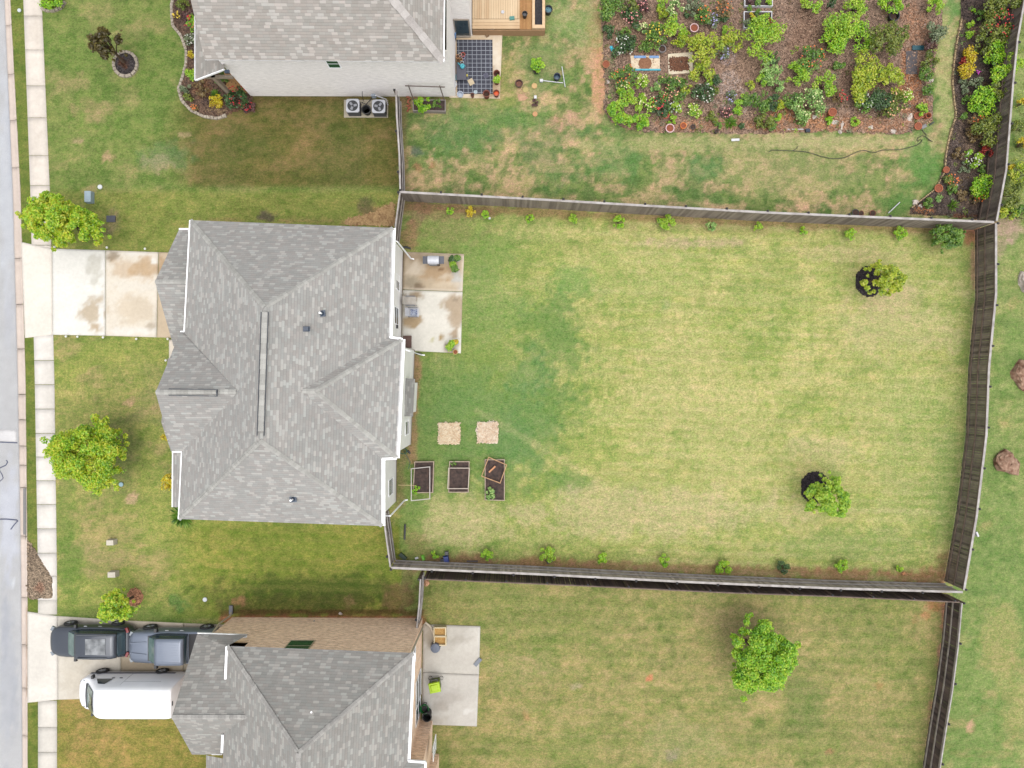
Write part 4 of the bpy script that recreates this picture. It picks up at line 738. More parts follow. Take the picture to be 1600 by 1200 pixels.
# ---------------------------------------------------------------- fences
FW = mat('weathered_fence_wood', C(176, 162, 148), C(116, 104, 94), 3, 0.9, island=True, stretch=(1, 1, .3)); FWL = mat('lightened_fence_wood', C(226, 212, 198), C(150, 138, 128), 3, 0.9, island=True)  # FWL is the same wood lightened to offset its shaded north face
FWD = mat('dark_fence_wood', C(124, 104, 98), C(58, 48, 47), 3, 0.9, island=True)
FWR = mat('fence_wood_mid', C(166, 150, 137), C(82, 71, 64), 3, 0.9, island=True)
CAPW = mat('sun_bleached_cap_board', C(206, 200, 196), C(160, 152, 148), 2.5, 0.85, detail=6); RAILW = mat('fence_rail', C(190, 180, 168), C(142, 132, 122), 3, 0.85); RAILB = mat('brown_fence_rail', C(150, 128, 112), C(112, 94, 84), 3, 0.85)
POSTM = mat('post_cap', C(52, 50, 54), C(36, 34, 38), 5, 0.7)
def fence(label, tops, z, rail_side, pick=FW, rail=RAILW, pside=-1, cap=True, n_rails=2, cat='fence', zb=0.04, capw=.13, lean=0.0):
    """tops: image points of the top line; rail_side: +1 = left of the walking direction"""
    W = [P(x, y, z) for x, y in tops]; org = Vector((W[0].x, W[0].y, 0)); T = Thing('wooden_fence', label, cat, org, 'board fences between the yards'); rg = random.Random(int(tops[0][0]+tops[0][1]*3))
    pk = MB(); tot = 0
    posts = []; carry = 0
    for a, b in zip(W[:-1], W[1:]):
        d = Vector((b.x-a.x, b.y-a.y, 0)); L = d.length; d.normalize(); sd = Vector((-d.y, d.x, 0)); n = max(1, int(L/0.15)); ang = math.atan2(d.y, d.x)
        for i in range(n):
            c = a+d*((i+.5)*L/n); hgt = z+rg.uniform(-.03, .015)-(.02 if cap else 0)
            pk.box(Vector((c.x, c.y, (hgt+zb)/2))-sd*rail_side*0.035+sd*rg.uniform(-.012, .012), (L/n-rg.uniform(.004, .016), .02, hgt-zb), rz=ang+rg.uniform(-.02, .02))
        rr = MB(); hs_ = [0.32, 0.98][:n_rails] if n_rails == 2 else [0.3, 0.85, 1.45][:n_rails]
        for h in hs_:
            q = MB(); hh = h*z/1.9; q.beam(Vector((a.x, a.y, hh))+sd*rail_side*.02, Vector((b.x, b.y, hh))+sd*rail_side*.02, .05, .09); q.has_uv = False
            T.part('rail', q, rail)
        q = MB(); q.beam(Vector((a.x, a.y, z-.07))+sd*rail_side*.02, Vector((b.x, b.y, z-.07))+sd*rail_side*.02, .05, .09); T.part('rail', q, rail)
        if cap:
            q = MB(); q.beam(a+Vector((0, 0, .01+rg.uniform(0, .006))), b+Vector((0, 0, .01+rg.uniform(0, .006))), capw, .035); T.part('cap_board', q, CAPW)
        t = carry
        while t < L: posts.append((a+d*t, sd, ang)); t += 2.44
        carry = t-L
    T.part('picket_panel', pk, pick)
    for p, sd, ang in posts:
        q = MB(); c = Vector((p.x, p.y, 0))+sd*rail_side*0.1*pside
        q.box(c+Vector((0, 0, z/2+.03)), (.10, .10, z+.06), rz=ang); po = T.part('post', q, RAILB)
        q = MB(); q.box(c+Vector((0, 0, z+.085)), (.13, .13, .05), rz=ang, taper=.6); T.part('post_cap', q, POSTM, parent=po)
    return T
ZF = 1.9
fence('long weathered board fence along the top edge of the big yard, bleached cap board', [(625, 300), (812, 310), (1002, 321), (1194, 332), (1380, 340), (1553, 347)], ZF, 1, FW, RAILW, pside=1)
fence('board fence along the right edge of the big yard with rails facing in', [(1556, 349), (1556, 460), (1545, 575), (1541, 680), (1526, 805), (1506, 922)], ZF, -1, FWR, RAILB)
fence('upper right board fence behind the flower border, rails facing the garden', [(1610, -60), (1600, 5), (1590, 60), (1583, 127), (1572, 265), (1557, 345)], ZF, -1, FWR, RAILB, capw=.11)
fence('pale board fence along the bottom edge of the big yard with two bright rails', [(611, 887), (840, 897), (1070, 909), (1300, 919), (1504, 925)], ZF, 1, FWL, CAPW)
fence('dark brown board fence running close behind the bottom fence of the big yard', [(664, 905), (900, 915), (1130, 926), (1300, 932), (1500, 941)], 1.75, -1, FWD, RAILB, cap=False)
fence('dark board fence on the right side of the lower yard', [(1503, 942), (1497, 1010), (1488, 1080), (1478, 1140), (1464, 1230)], 1.6, -1, FWD, RAILW, capw=.07)
fence('short fence from the upper house down to the top fence, dark rails', [(619, 141), (620, 180), (624, 240), (625.5, 300)], ZF, 1, FWD, CAPW, capw=.10)
fence('short fence between the top fence and the back corner of the middle house', [(625, 301), (619, 345), (616, 372)], ZF, 1, FWR, RAILW, capw=.09)
fence('short fence from the lower back corner of the middle house to the bottom fence', [(599, 806), (605, 850), (610, 886)], ZF, 1, FW, CAPW, capw=.09)
fence('narrow grey fence from the dark fence to the corner of the tan brick house', [(657, 905), (655, 945), (651, 984)], 1.75, 1, FWD, CAPW, capw=.09)

# ---------------------------------------------------------------- plants
def leaf_cloud(centers, radii, n, size, rng, up=1.05, aspect=1.7, shell=0.45, flat=1.0):
    c = np.asarray(centers); r_ = np.asarray(radii); wts = r_**2; wts = wts/wts.sum()
    k = rng.choice(len(c), n, p=wts); d = rng.normal(size=(n, 3)); d /= np.linalg.norm(d, axis=1)[:, None]
    rr = r_[k]*(shell+(1-shell)*rng.random(n)**0.5)*rng.uniform(.85, 1.15, n); d2 = d.copy(); d2[:, 2] *= flat; p = c[k]+d2*rr[:, None]
    nr = d*0.6+np.array([0, 0, up])+rng.normal(size=(n, 3))*0.45; nr /= np.linalg.norm(nr, axis=1)[:, None]
    t = rng.normal(size=(n, 3)); t -= nr*(t*nr).sum(1)[:, None]; t /= np.linalg.norm(t, axis=1)[:, None]; b = np.cross(nr, t)
    L = size*rng.uniform(.7, 1.35, n)[:, None]; W_ = L/aspect
    V = np.stack([p-t*L/2, p+b*W_/2+nr*L*.06, p+t*L/2, p-b*W_/2+nr*L*.06], 1).reshape(-1, 3)
    F_ = np.arange(4*n).reshape(n, 4); return V, F_
def mesh_part(name, V, F_, m, parent, loc):
    ob = np_mesh(name, np.asarray(V)-np.array(loc)[None, :], F_, m); ob.parent = parent; return ob
GREENS = {
 'lime': leaf_mat('lime_leaves', C(104, 170, 20), C(176, 230, 40), C(228, 248, 86)),
 'neon': leaf_mat('bright_green_leaves', C(98, 170, 14), C(164, 230, 26), C(224, 250, 66)),
 'green': leaf_mat('green_leaves', C(60, 104, 24), C(112, 164, 46), C(172, 206, 84)),
 'dark': leaf_mat('dark_green_leaves', C(34, 61, 22), C(66, 109, 47), C(118, 159, 85)),
 'olive': leaf_mat('olive_leaves', C(76, 96, 20), C(128, 150, 42), C(180, 188, 76)),
 'mint': leaf_mat('pale_mint_leaves', C(91, 141, 58), C(156, 208, 103), C(226, 255, 153)),
 'yellow': leaf_mat('golden_leaves', C(156, 122, 6), C(254, 220, 15), C(255, 255, 67)),
 'ygreen': leaf_mat('yellow_green_leaves', C(118, 158, 20), C(190, 218, 40), C(240, 240, 80)),
 'grey': leaf_mat('grey_green_leaves', C(77, 93, 63), C(127, 147, 103), C(188, 199, 153)),
 'red': leaf_mat('red_leaves', C(100, 25, 13), C(179, 39, 29), C(231, 80, 56)),
 'purple': leaf_mat('purple_leaves', C(66, 39, 38), C(109, 66, 65), C(159, 113, 103)),
 'maroon': leaf_mat('brown_olive_leaves', C(56, 48, 10), C(92, 80, 16), C(126, 112, 34)),
 'brown': leaf_mat('dull_brown_leaves', C(89, 68, 36), C(147, 120, 70), C(197, 170, 110)),
 'street': leaf_mat('street_tree_leaves', C(112, 182, 20), C(190, 238, 36), C(250, 246, 70)),
 'white': mat('white_petals', (.36, .36, .31), None, 5, .6), 'pink': mat('pink_petals', C(240, 170, 160), C(226, 130, 130), 5, .6), 'redf': mat('red_petals', C(226, 40, 50), C(190, 24, 36), 5, .6),
 'orange': mat('orange_petals', C(240, 140, 50), C(230, 100, 40), 5, .6), 'yellowf': mat('yellow_petals', C(250, 224, 70), C(240, 200, 40), 5, .6), 'lav': mat('lavender_petals', C(186, 180, 226), C(160, 150, 200), 5, .6), 'peach': mat('peach_petals', C(246, 196, 150), C(236, 160, 120), 5, .6), 'mag': mat('magenta_petals', C(220, 80, 200), None, 5, .6), 'cream': mat('cream_petals', C(246, 244, 190), C(230, 226, 150), 5, .6)}
BARK = mat('bark', C(122, 98, 76), C(86, 66, 50), 8, .95, bump=.5)
def clumps(rng, r, h, k, style, ry=None):
    cs, rs = [], []; ry = ry or r
    for i in range(k):
        a = rng.uniform(0, 2*math.pi); q = math.sqrt(rng.uniform(0, 1))*(0.80 if style != 'loose' else 0.92)
        zz = h*(0.45+0.42*math.sqrt(max(0, 1-q*q))*rng.uniform(.5, 1.05))
        cs.append((math.cos(a)*q*r, math.sin(a)*q*ry, zz)); rs.append(min(r, ry)*rng.uniform(.28, .44)*(0.80 if style == 'loose' else 1))
    return cs, rs
def plant(name, label, px, py, r, h=0.8, col='green', style='dense', fl=None, nf=24, size=None, ry=None, cat='shrub', group=None, k=None, dens=1.0, tall=None, fsize=.07):
    rng = np.random.default_rng(int(px*7+py*13)); zc = h*0.62; c = P(px, py, zc); loc = Vector((c.x, c.y, 0.0)); big = 1.22 if name in ('garden_shrub', 'border_plant') else 1.1; rm = r*big/S*(H-zc)/H; rym = (ry or r)*big/S*(H-zc)/H
    T = Thing(name, label, cat, loc, group)
    if style == 'spiky':
        V = []; F_ = []; n = int(90*dens)+20
        for i in range(n):
            a = rng.uniform(0, 6.283); el = rng.uniform(.1, 1.2); L = rm*rng.uniform(.7, 1.2)/max(.5, math.cos(el*.6)); d = np.array([math.cos(a)*math.cos(el), math.sin(a)*math.cos(el), math.sin(el)])
            s_ = np.array([-math.sin(a), math.cos(a), 0])*max(.012, rm*.05); m1 = d*L*.6; tip = d*L+np.array([0, 0, -L*.25]); b0 = len(V)
            V += [tuple(np.array(loc)+s_*.6+[0, 0, .04]), tuple(np.array(loc)+m1+s_), tuple(np.array(loc)+tip+[0, 0, .04]), tuple(np.array(loc)+m1-s_)]; F_.append([b0, b0+1, b0+2, b0+3])
        mesh_part('foliage', V, np.array(F_), GREENS[col], T.o, loc)
    else:
        kk = k or int(7+12*rm); cs, rs = clumps(rng, rm, h, kk, style, rym); cs = [(x+loc.x, y+loc.y, z) for x, y, z in cs]
        sz = size or (0.10 if rm < .5 else .12); n = int((500*rm*rym*math.pi/(sz/.1)**1.7+60)*dens*1.15)
        V, F_ = leaf_cloud(cs, rs, n, sz, rng); V[:, 2] = np.maximum(V[:, 2], 0.05); fo_ = mesh_part('foliage', V, F_, GREENS[col], T.o, loc)
        q = MB()
        for cc in cs[:min(len(cs), 7)]: q.tube([loc, Vector((loc.x*.6+cc[0]*.4, loc.y*.6+cc[1]*.4, cc[2]*.5)), Vector(cc)], [.035*min(1, rm+.3), .025*min(1, rm+.3), .01], 5)
        T.part('stem', q, BARK)
        if fl:
            ang = rng.uniform(0, 6.283, nf); q_ = np.sqrt(rng.uniform(0, 1, nf))*.92; zz = h*(.62+.42*np.sqrt(1-q_*q_*.8)); fc = np.stack([loc.x+np.cos(ang)*q_*rm, loc.y+np.sin(ang)*q_*rym, zz], 1)
            FV = []
            for p in fc:
                s_ = fsize*rng.uniform(.7, 1.25)/2
                for rot in (0, math.pi/4):
                    FV += [(p[0]+math.cos(rot+t)*s_*1.2, p[1]+math.sin(rot+t)*s_*1.2, p[2]+(.012 if rot else 0)+.01*math.sin(t*2)) for t in (0, 1.5708, 3.1416, 4.7124)]
            FV = np.array(FV)-np.array(loc)[None, :]; me = fo_.data; nv = len(me.vertices); nf_ = len(me.polygons); old = np.zeros(nv*3); me.vertices.foreach_get('co', old)
            V2 = np.concatenate([old.reshape(-1, 3), FV]); F2 = np.arange(len(V2)).reshape(-1, 4); o2 = np_mesh('foliage', V2, F2, GREENS[col]); m2 = o2.data; m2.materials.append(GREENS[fl]); mi = np.zeros(len(F2), np.int32); mi[nv//4:] = 1; m2.polygons.foreach_set('material_index', mi); fo_.data = m2; bpy.data.objects.remove(o2); bpy.data.meshes.remove(me)
    return T
def tree(name, label, px, py, rx, ry, h, z0, col, n, size=.17, kk=60, angle=0, base=None, branchy=False, spread=.23, seed=None, group='yard trees'):
    """crown centre seen at (px, py), half extents in image pixels, crown from z0 to h"""
    rng = np.random.default_rng(seed or int(px*3+py)); zc = z0+(h-z0)*.55; c = P(px, py, zc); sx, sy = rx*.9/S*(H-zc)/H, ry*.9/S*(H-zc)/H
    b = Vector((c.x, c.y, 0)) if base is None else P(*base, 0); T = Thing(name, label, 'tree', b, group)
    cs, rs = [], []
    for i in range(kk):
        a = rng.uniform(0, 6.283); q = rng.uniform(0, 1)**.5*.98; lim = 1+.22*math.sin(a*3+seed_ph(px))*.5+.10*math.sin(a*5+py); x = math.cos(a)*q*sx*lim; y = math.sin(a)*q*sy*lim
        if angle: x, y = x*math.cos(angle)-y*math.sin(angle), x*math.sin(angle)+y*math.cos(angle)
        dome = math.sqrt(max(.02, 1-q*q)); zz = z0+(h-z0)*(.30+.62*dome*rng.uniform(.35, 1.0)); cs.append((c.x+x, c.y+y, zz)); rs.append(min(sx, sy)*spread*rng.uniform(.55, 1.1))
    if branchy: rs = [r_*.62 for r_ in rs]
    for i in range(int(kk*.45)):
        a = rng.uniform(0, 6.283); lim = 1+.22*math.sin(a*3+seed_ph(px))+.12*math.sin(a*5+py); q = rng.uniform(.85, 1.14); x = math.cos(a)*q*sx*lim; y = math.sin(a)*q*sy*lim
        if angle: x, y = x*math.cos(angle)-y*math.sin(angle), x*math.sin(angle)+y*math.cos(angle)
        cs.append((c.x+x, c.y+y, z0+(h-z0)*rng.uniform(.2, .6))); rs.append(min(sx, sy)*rng.uniform(.06, .13))
    V, F_ = leaf_cloud(cs, rs, n, size, rng, aspect=1.6, shell=.35); mesh_part('crown', V, F_, GREENS[col], T.o, b)
    q = MB(); top = Vector((c.x, c.y, z0+(h-z0)*.65)); r0 = .045+.012*h; q.tube([b-Vector((0, 0, .05)), b*.75+Vector((top.x*.25, top.y*.25, z0*.6)), b*.4+Vector((top.x*.6, top.y*.6, z0+.4)), top], [r0*1.25, r0, r0*.7, .02], 9); T.part('trunk', q, BARK)
    q = MB()
    for cc in cs[:26]:
        cv_ = Vector(cc); st = b*.5+Vector((top.x*.5, top.y*.5, z0*.7+(cv_.z-z0)*.25)); md = (st+cv_)/2+Vector((0, 0, .12)); q.tube([st, md, cv_], [.032, .022, .008], 5)
    T.part('branches', q, BARK)
    return T
def seed_ph(v): return (v*0.37) % 6.283
tree('street_tree', 'bright yellow green tree overhanging the sidewalk above the upper driveway', 89, 343, 64, 37, 4.3, 1.3, 'street', 26000, size=.115, kk=150, angle=R(-14))
tree('street_tree', 'large round yellow green tree on the front lawn, reaching over the sidewalk', 132, 711, 57, 51, 4.6, 1.3, 'street', 29000, size=.115, kk=150)
tree('street_tree', 'small light yellow green tree beside the red clay ring and black car', 177, 950, 27, 25, 3.0, 1.1, 'street', 5400, size=.12, kk=70)
tree('yard_tree', 'sparse yellow green sapling leaning out of the upper black mulch ring', 1383, 436, 36, 27, 3.0, .8, 'ygreen', 3400, size=.13, kk=44, branchy=True, base=(1358, 440), spread=.34)
tree('yard_tree', 'leafy lime green young tree by the lower black mulch ring', 1297, 778, 35, 29, 3.0, .9, 'lime', 11000, size=.11, kk=90, base=(1274, 762), angle=R(-25))
tree('yard_tree', 'full bright green tree standing alone on the lower neighbour lawn', 1193, 1031, 50, 56, 4.3, 1.2, 'neon', 30000, size=.115, kk=150)
tree('ornamental_tree', 'dark brownish sapling leaning out of the stone edged ring on the upper front lawn', 166, 67, 24, 26, 3.2, 1.0, 'maroon', 2600, size=.15, kk=34, branchy=True, base=(194, 98), spread=.40)
tree('evergreen_bush', 'big dark green bush in the top right corner of the fenced yard', 1481, 370, 27, 21, 1.9, .3, 'green', 6500, size=.12, kk=70)
GRP = 'shrubs in the mulched garden'; BG = 'plants in the right flower border'; FG = 'plants in the front bed of the upper house'; SG = 'young shrubs planted along the yard fences'
Q = 'garden_shrub'
gl = [
 (955, 12, 17, 1.2, 'green', 'dense', None, 'green shrub at the top left corner of the garden bed'),
 (983, 6, 12, 1.2, 'olive', 'loose', None, 'olive shrub at the top edge beside the corner shrub'),
 (985, 29, 14, .9, 'dark', 'loose', 'pink', 'dark rose bush with pale pink blooms near the garden top left'),
 (1005, 9, 9, .8, 'purple', 'loose', 'pink', 'purple leaved shrub at the garden top left'),
 (1035, 20, 8, .7, 'ygreen', 'dense', None, 'round golden olive shrub above the rose with orange blooms'),
 (1034, 3, 8, .9, 'lime', 'loose', None, 'pale lime shrub cut by the top edge above the golden olive shrub'),
 (1056, 14, 11, 1.3, 'mint', 'loose', 'cream', 'tall pale green shrub at the top edge left of the white pot'),
 (1005, 44, 6.5, .7, 'mint', 'loose', 'cream', 'small pale green plant with cream blossoms'),
 (1024, 56, 16, 1.1, 'green', 'loose', 'yellowf', 'wide green rose with yellow and orange blooms above the planks'),
 (1056, 44, 15, 1.5, 'lime', 'loose', None, 'tall lime shrub left of the white rimmed pot'),
 (1064, 61, 12, 1.1, 'ygreen', 'loose', None, 'yellow green shrub just above the pale sheet of mulch'),
 (978, 72, 17, .9, 'dark', 'loose', 'white', 'dark rose bush full of white blooms beside the cyan toy'),
 (1006, 73, 8, .6, 'green', 'dense', None, 'low round green shrub just above the blue board'),
 (953, 49, 10, .7, 'dark', 'loose', None, 'dark feathery plant on the left edge of the garden'),
 (979, 50, 8, .5, 'green', 'loose', None, 'low green plant above the white rose'),
 (1074, 24, 4, .5, 'dark', 'dense', None, 'tiny dark green plant above the white rimmed pot'),
 (1097, 24, 11, 1.0, 'green', 'loose', 'orange', 'green shrub with orange tips left of the two raised beds'),
 (1131, 12, 12, 1.0, 'brown', 'loose', 'orange', 'rusty orange shrub left of the upper raised bed'),
 (1112, 32, 9, .7, 'grey', 'loose', 'lav', 'lavender blue flowering shrub left of the lower raised bed'),
 (1130, 27, 8, .6, 'dark', 'dense', None, 'blue green clump beside the lavender flowers'),
 (1131, 46, 6, .6, 'lime', 'dense', None, 'small pale lime ball below the lavender flowers'),
 (1085, 10, 12, .8, 'grey', 'loose', None, 'sparse grey green shrub at the top edge right of the pale tall shrub'),
 (1147, 59, 14, 1.3, 'ygreen', 'loose', None, 'loose yellow green shrub below the lower raised bed'),
 (1101, 76, 23, 1.5, 'ygreen', 'loose', None, 'large loose yellow green shrub right of the pale sheet of mulch'),
 (1128, 84, 10, .7, 'grey', 'loose', 'lav', 'grey green lavender patch right of the large yellow green shrub'),
 (1097, 113, 15, 1.0, 'ygreen', 'loose', None, 'rounded gold green shrub below the large yellow green one'),
 (1198, 57, 27, 2.0, 'lime', 'loose', None, 'small bright green tree hiding the corner of the lower raised bed'),
 (1209, 90, 8, .9, 'dark', 'loose', None, 'dark teal shrub under the small bright green tree'),
 (1203, 108, 15, 1.3, 'mint', 'loose', None, 'tall pale mint shrub below the small bright green tree'),
 (1192, 124, 9, 1.2, 'lime', 'loose', None, 'lime tipped shrub on the left of the pale mint one'),
 (1213, 133, 10, .8, 'mint', 'loose', None, 'light green shrub below the pale mint one'),
 (1172, 134, 6, .6, 'ygreen', 'loose', None, 'thin yellow weed on the bare mulch'),
 (1266, 4, 14, 1.3, 'lime', 'loose', None, 'lime shrub cut by the top edge in mid garden'),
 (1298, 5, 6, 1.1, 'dark', 'dense', None, 'narrow dark green shrub at the top edge'),
 (1342, 5, 17, 1.4, 'lime', 'loose', None, 'wide lime shrub cut by the top edge right of the dark narrow one'),
 (1313, 40, 20, 1.8, 'lime', 'dense', None, 'biggest bright lime bush in mid garden'),
 (1302, 62, 18, 1.4, 'neon', 'dense', None, 'lower lobe bush joined to the biggest lime bush'),
 (1347, 57, 18, 1.3, 'neon', 'loose', None, 'fresh green shrub right of the biggest lime bush'),
 (1381, 60, 24, 1.8, 'olive', 'loose', None, 'large olive green shrub below the black pot'),
 (1408, 55, 12, 1.3, 'olive', 'loose', None, 'thin olive shrub on the right side of the large olive one'),
 (1266, 92, 18, 1.1, 'green', 'loose', 'orange', 'green rose covered in orange red blooms in mid garden'),
 (1311, 102, 8, .5, 'green', 'dense', None, 'small round green cushion in mid garden'),
 (1247, 117, 15, 1.0, 'lime', 'loose', None, 'lime shrub below the orange rose'),
 (1291, 131, 15, 1.2, 'lime', 'loose', None, 'loose lime shrub above the terracotta pot'),
 (1350, 112, 24, 1.5, 'ygreen', 'loose', None, 'large golden green shrub left of the gap with a dark stake'),
 (1342, 142, 15, 1.3, 'ygreen', 'loose', None, 'golden shrub just below the large golden green one'),
 (1391, 123, 17, 1.3, 'ygreen', 'loose', None, 'golden green shrub left of the dark slab'),
 (1393, 6, 16, 1.2, 'neon', 'loose', None, 'green shrub cut by the top edge left of the bare red soil'),
 (1460, 8, 12, 1.4, 'lime', 'loose', None, 'lime shrub at the top right corner of the garden'),
 (1462, 48, 14, 1.2, 'grey', 'dense', None, 'round dark grey green shrub by the grass path'),
 (1455, 71, 9, .9, 'purple', 'loose', None, 'dark purple shrub below the grey green round one'),
 (1454, 94, 12, .9, 'olive', 'loose', None, 'twiggy dull green shrub right of the dark slab'),
 (1446, 117, 10, .8, 'green', 'dense', None, 'deep green shrub below the twiggy one'),
 (1449, 139, 9, .8, 'green', 'dense', None, 'deep green shrub by the path, lower of the two'),
 (973, 118, 16, .9, 'green', 'loose', 'orange', 'green rose with orange blooms below the blue board'),
 (974, 138, 10, .7, 'lime', 'loose', 'cream', 'lime rose with cream buds on the left edge'),
 (1003, 127, 9, .7, 'lime', 'loose', 'cream', 'thin rose with cream blooms below the blue board'),
 (1048, 139, 19, 1.0, 'green', 'loose', 'peach', 'large rose dotted with peach blooms below the pale sheet of mulch'),
 (979, 156, 14, .9, 'lime', 'loose', None, 'rounded lime green rose above the neon hedge'),
 (1010, 162, 13, .8, 'lime', 'loose', 'cream', 'rose with cream blooms left of the red one'),
 (1033, 166, 14, .9, 'dark', 'loose', 'redf', 'dark rose with vivid red blooms'),
 (1025, 138, 7, .6, 'mint', 'loose', None, 'grey green clump above the red rose'),
 (1053, 170, 9, .6, 'lime', 'loose', 'white', 'low shrub with white blooms right of the red rose'),
 (1074, 140, 8, .7, 'ygreen', 'loose', None, 'yellow green shrub right of the peach rose'),
 (1050, 187, 6, .5, 'lime', 'loose', None, 'small lime plant above the pink rimmed pot'),
 (957, 171, 10, .9, 'neon', 'dense', None, 'first neon green ball of the corner hedge, by the lawn'),
 (968, 183, 9.5, .9, 'neon', 'dense', None, 'second neon green ball of the corner hedge'),
 (982, 190, 8.5, .8, 'neon', 'dense', None, 'third neon green ball of the corner hedge'),
 (1003, 190, 12, .9, 'neon', 'dense', None, 'largest neon green ball at the right end of the corner hedge'),
 (1099, 148, 14, 1.0, 'dark', 'loose', 'white', 'dark shrub with white blooms in the lower garden'),
 (1118, 126, 7, .9, 'dark', 'dense', None, 'dark green upright shrub right of the gold green one'),
 (1110, 126, 6, .7, 'lime', 'loose', None, 'small lime plant leaning on the dark upright shrub'),
 (1119, 143, 6, .6, 'olive', 'dense', None, 'small olive ball below the dark upright shrub'),
 (1084, 174, 10, .7, 'lime', 'loose', 'cream', 'shrub with pale yellow blooms below the white flowering one'),
 (1142, 151, 8, .5, 'grey', 'loose', 'lav', 'grey lavender clump in the lower garden'),
 (1157, 155, 8, .7, 'lime', 'loose', None, 'chartreuse shrub right of the grey lavender clump'),
 (1169, 156, 9, .7, 'green', 'dense', None, 'dense green shrub right of the chartreuse one'),
 (1154, 171, 7, .5, 'neon', 'dense', None, 'small bright green cushion below the chartreuse shrub'),
 (1143, 189, 11, .7, 'green', 'spiky', None, 'leafy green clump near the lower garden edge'),
 (1135, 176, 8, .5, 'purple', 'loose', 'pink', 'pink flowering clump near the lower garden edge'),
 (1112, 185, 9, .5, 'olive', 'loose', None, 'sparse olive clump near the lower garden edge'),
 (1188, 158, 14, .9, 'green', 'loose', None, 'mid green shrub below the light green one'),
 (1207, 160, 11, .9, 'dark', 'loose', None, 'blue green shrub in the lower mid garden'),
 (1216, 166, 8, .7, 'ygreen', 'loose', None, 'yellowish shrub right of the blue green one'),
 (1195, 190, 12, .7, 'olive', 'loose', None, 'thin olive shrub at the lower garden edge'),
 (1206, 197, 6, .5, 'green', 'dense', None, 'small green clump at the lower garden edge'),
 (1216, 183, 5, .5, 'neon', 'dense', None, 'tiny neon green plant on the red clay'),
 (1161, 198, 5, .4, 'dark', 'dense', None, 'tiny dark plant with a white stone beside it'),
 (1122, 196, 5, .4, 'green', 'dense', None, 'tiny green plant on the clay edge'),
 (1262, 163, 20, 1.2, 'mint', 'loose', 'cream', 'large pale shrub with cream blooms left of the terracotta pot'),
 (1254, 184, 9, .8, 'green', 'loose', 'cream', 'small lower shoot of the large pale shrub'),
 (1239, 157, 12, 1.0, 'green', 'dense', None, 'green shrub left of the large pale one'),
 (1347, 161, 13, .9, 'green', 'loose', 'white', 'green shrub with white blooms below the golden one'),
 (1372, 161, 17, 1.1, 'dark', 'dense', None, 'large dark green shrub in the lower right garden'),
 (1396, 165, 18, 1.0, 'olive', 'loose', 'peach', 'peach blooming shrub right of the large dark green one'),
 (1415, 149, 9, .8, 'lime', 'loose', 'cream', 'lime shrub with cream blooms above the scrap of foil'),
 (1296, 187, 6, .4, 'neon', 'dense', None, 'tiny neon green plant below the terracotta pot'),
 (1313, 152, 10, .8, 'brown', 'loose', 'redf', 'brownish bush with a few red blooms above the clay'),
 (1335, 190, 7, .4, 'lime', 'loose', None, 'trailing lime stem on the clay'),
 (1438, 170, 8, .6, 'neon', 'loose', None, 'lime leafed plant above the terracotta pots'),
]
for (x, y, r, h, c_, st, fl, lb) in gl:
    plant(Q, lb, x, y, r, h, c_, st, fl, group=GRP, nf=int(6+r*1.1), dens=1.15 if st == 'dense' else .95)
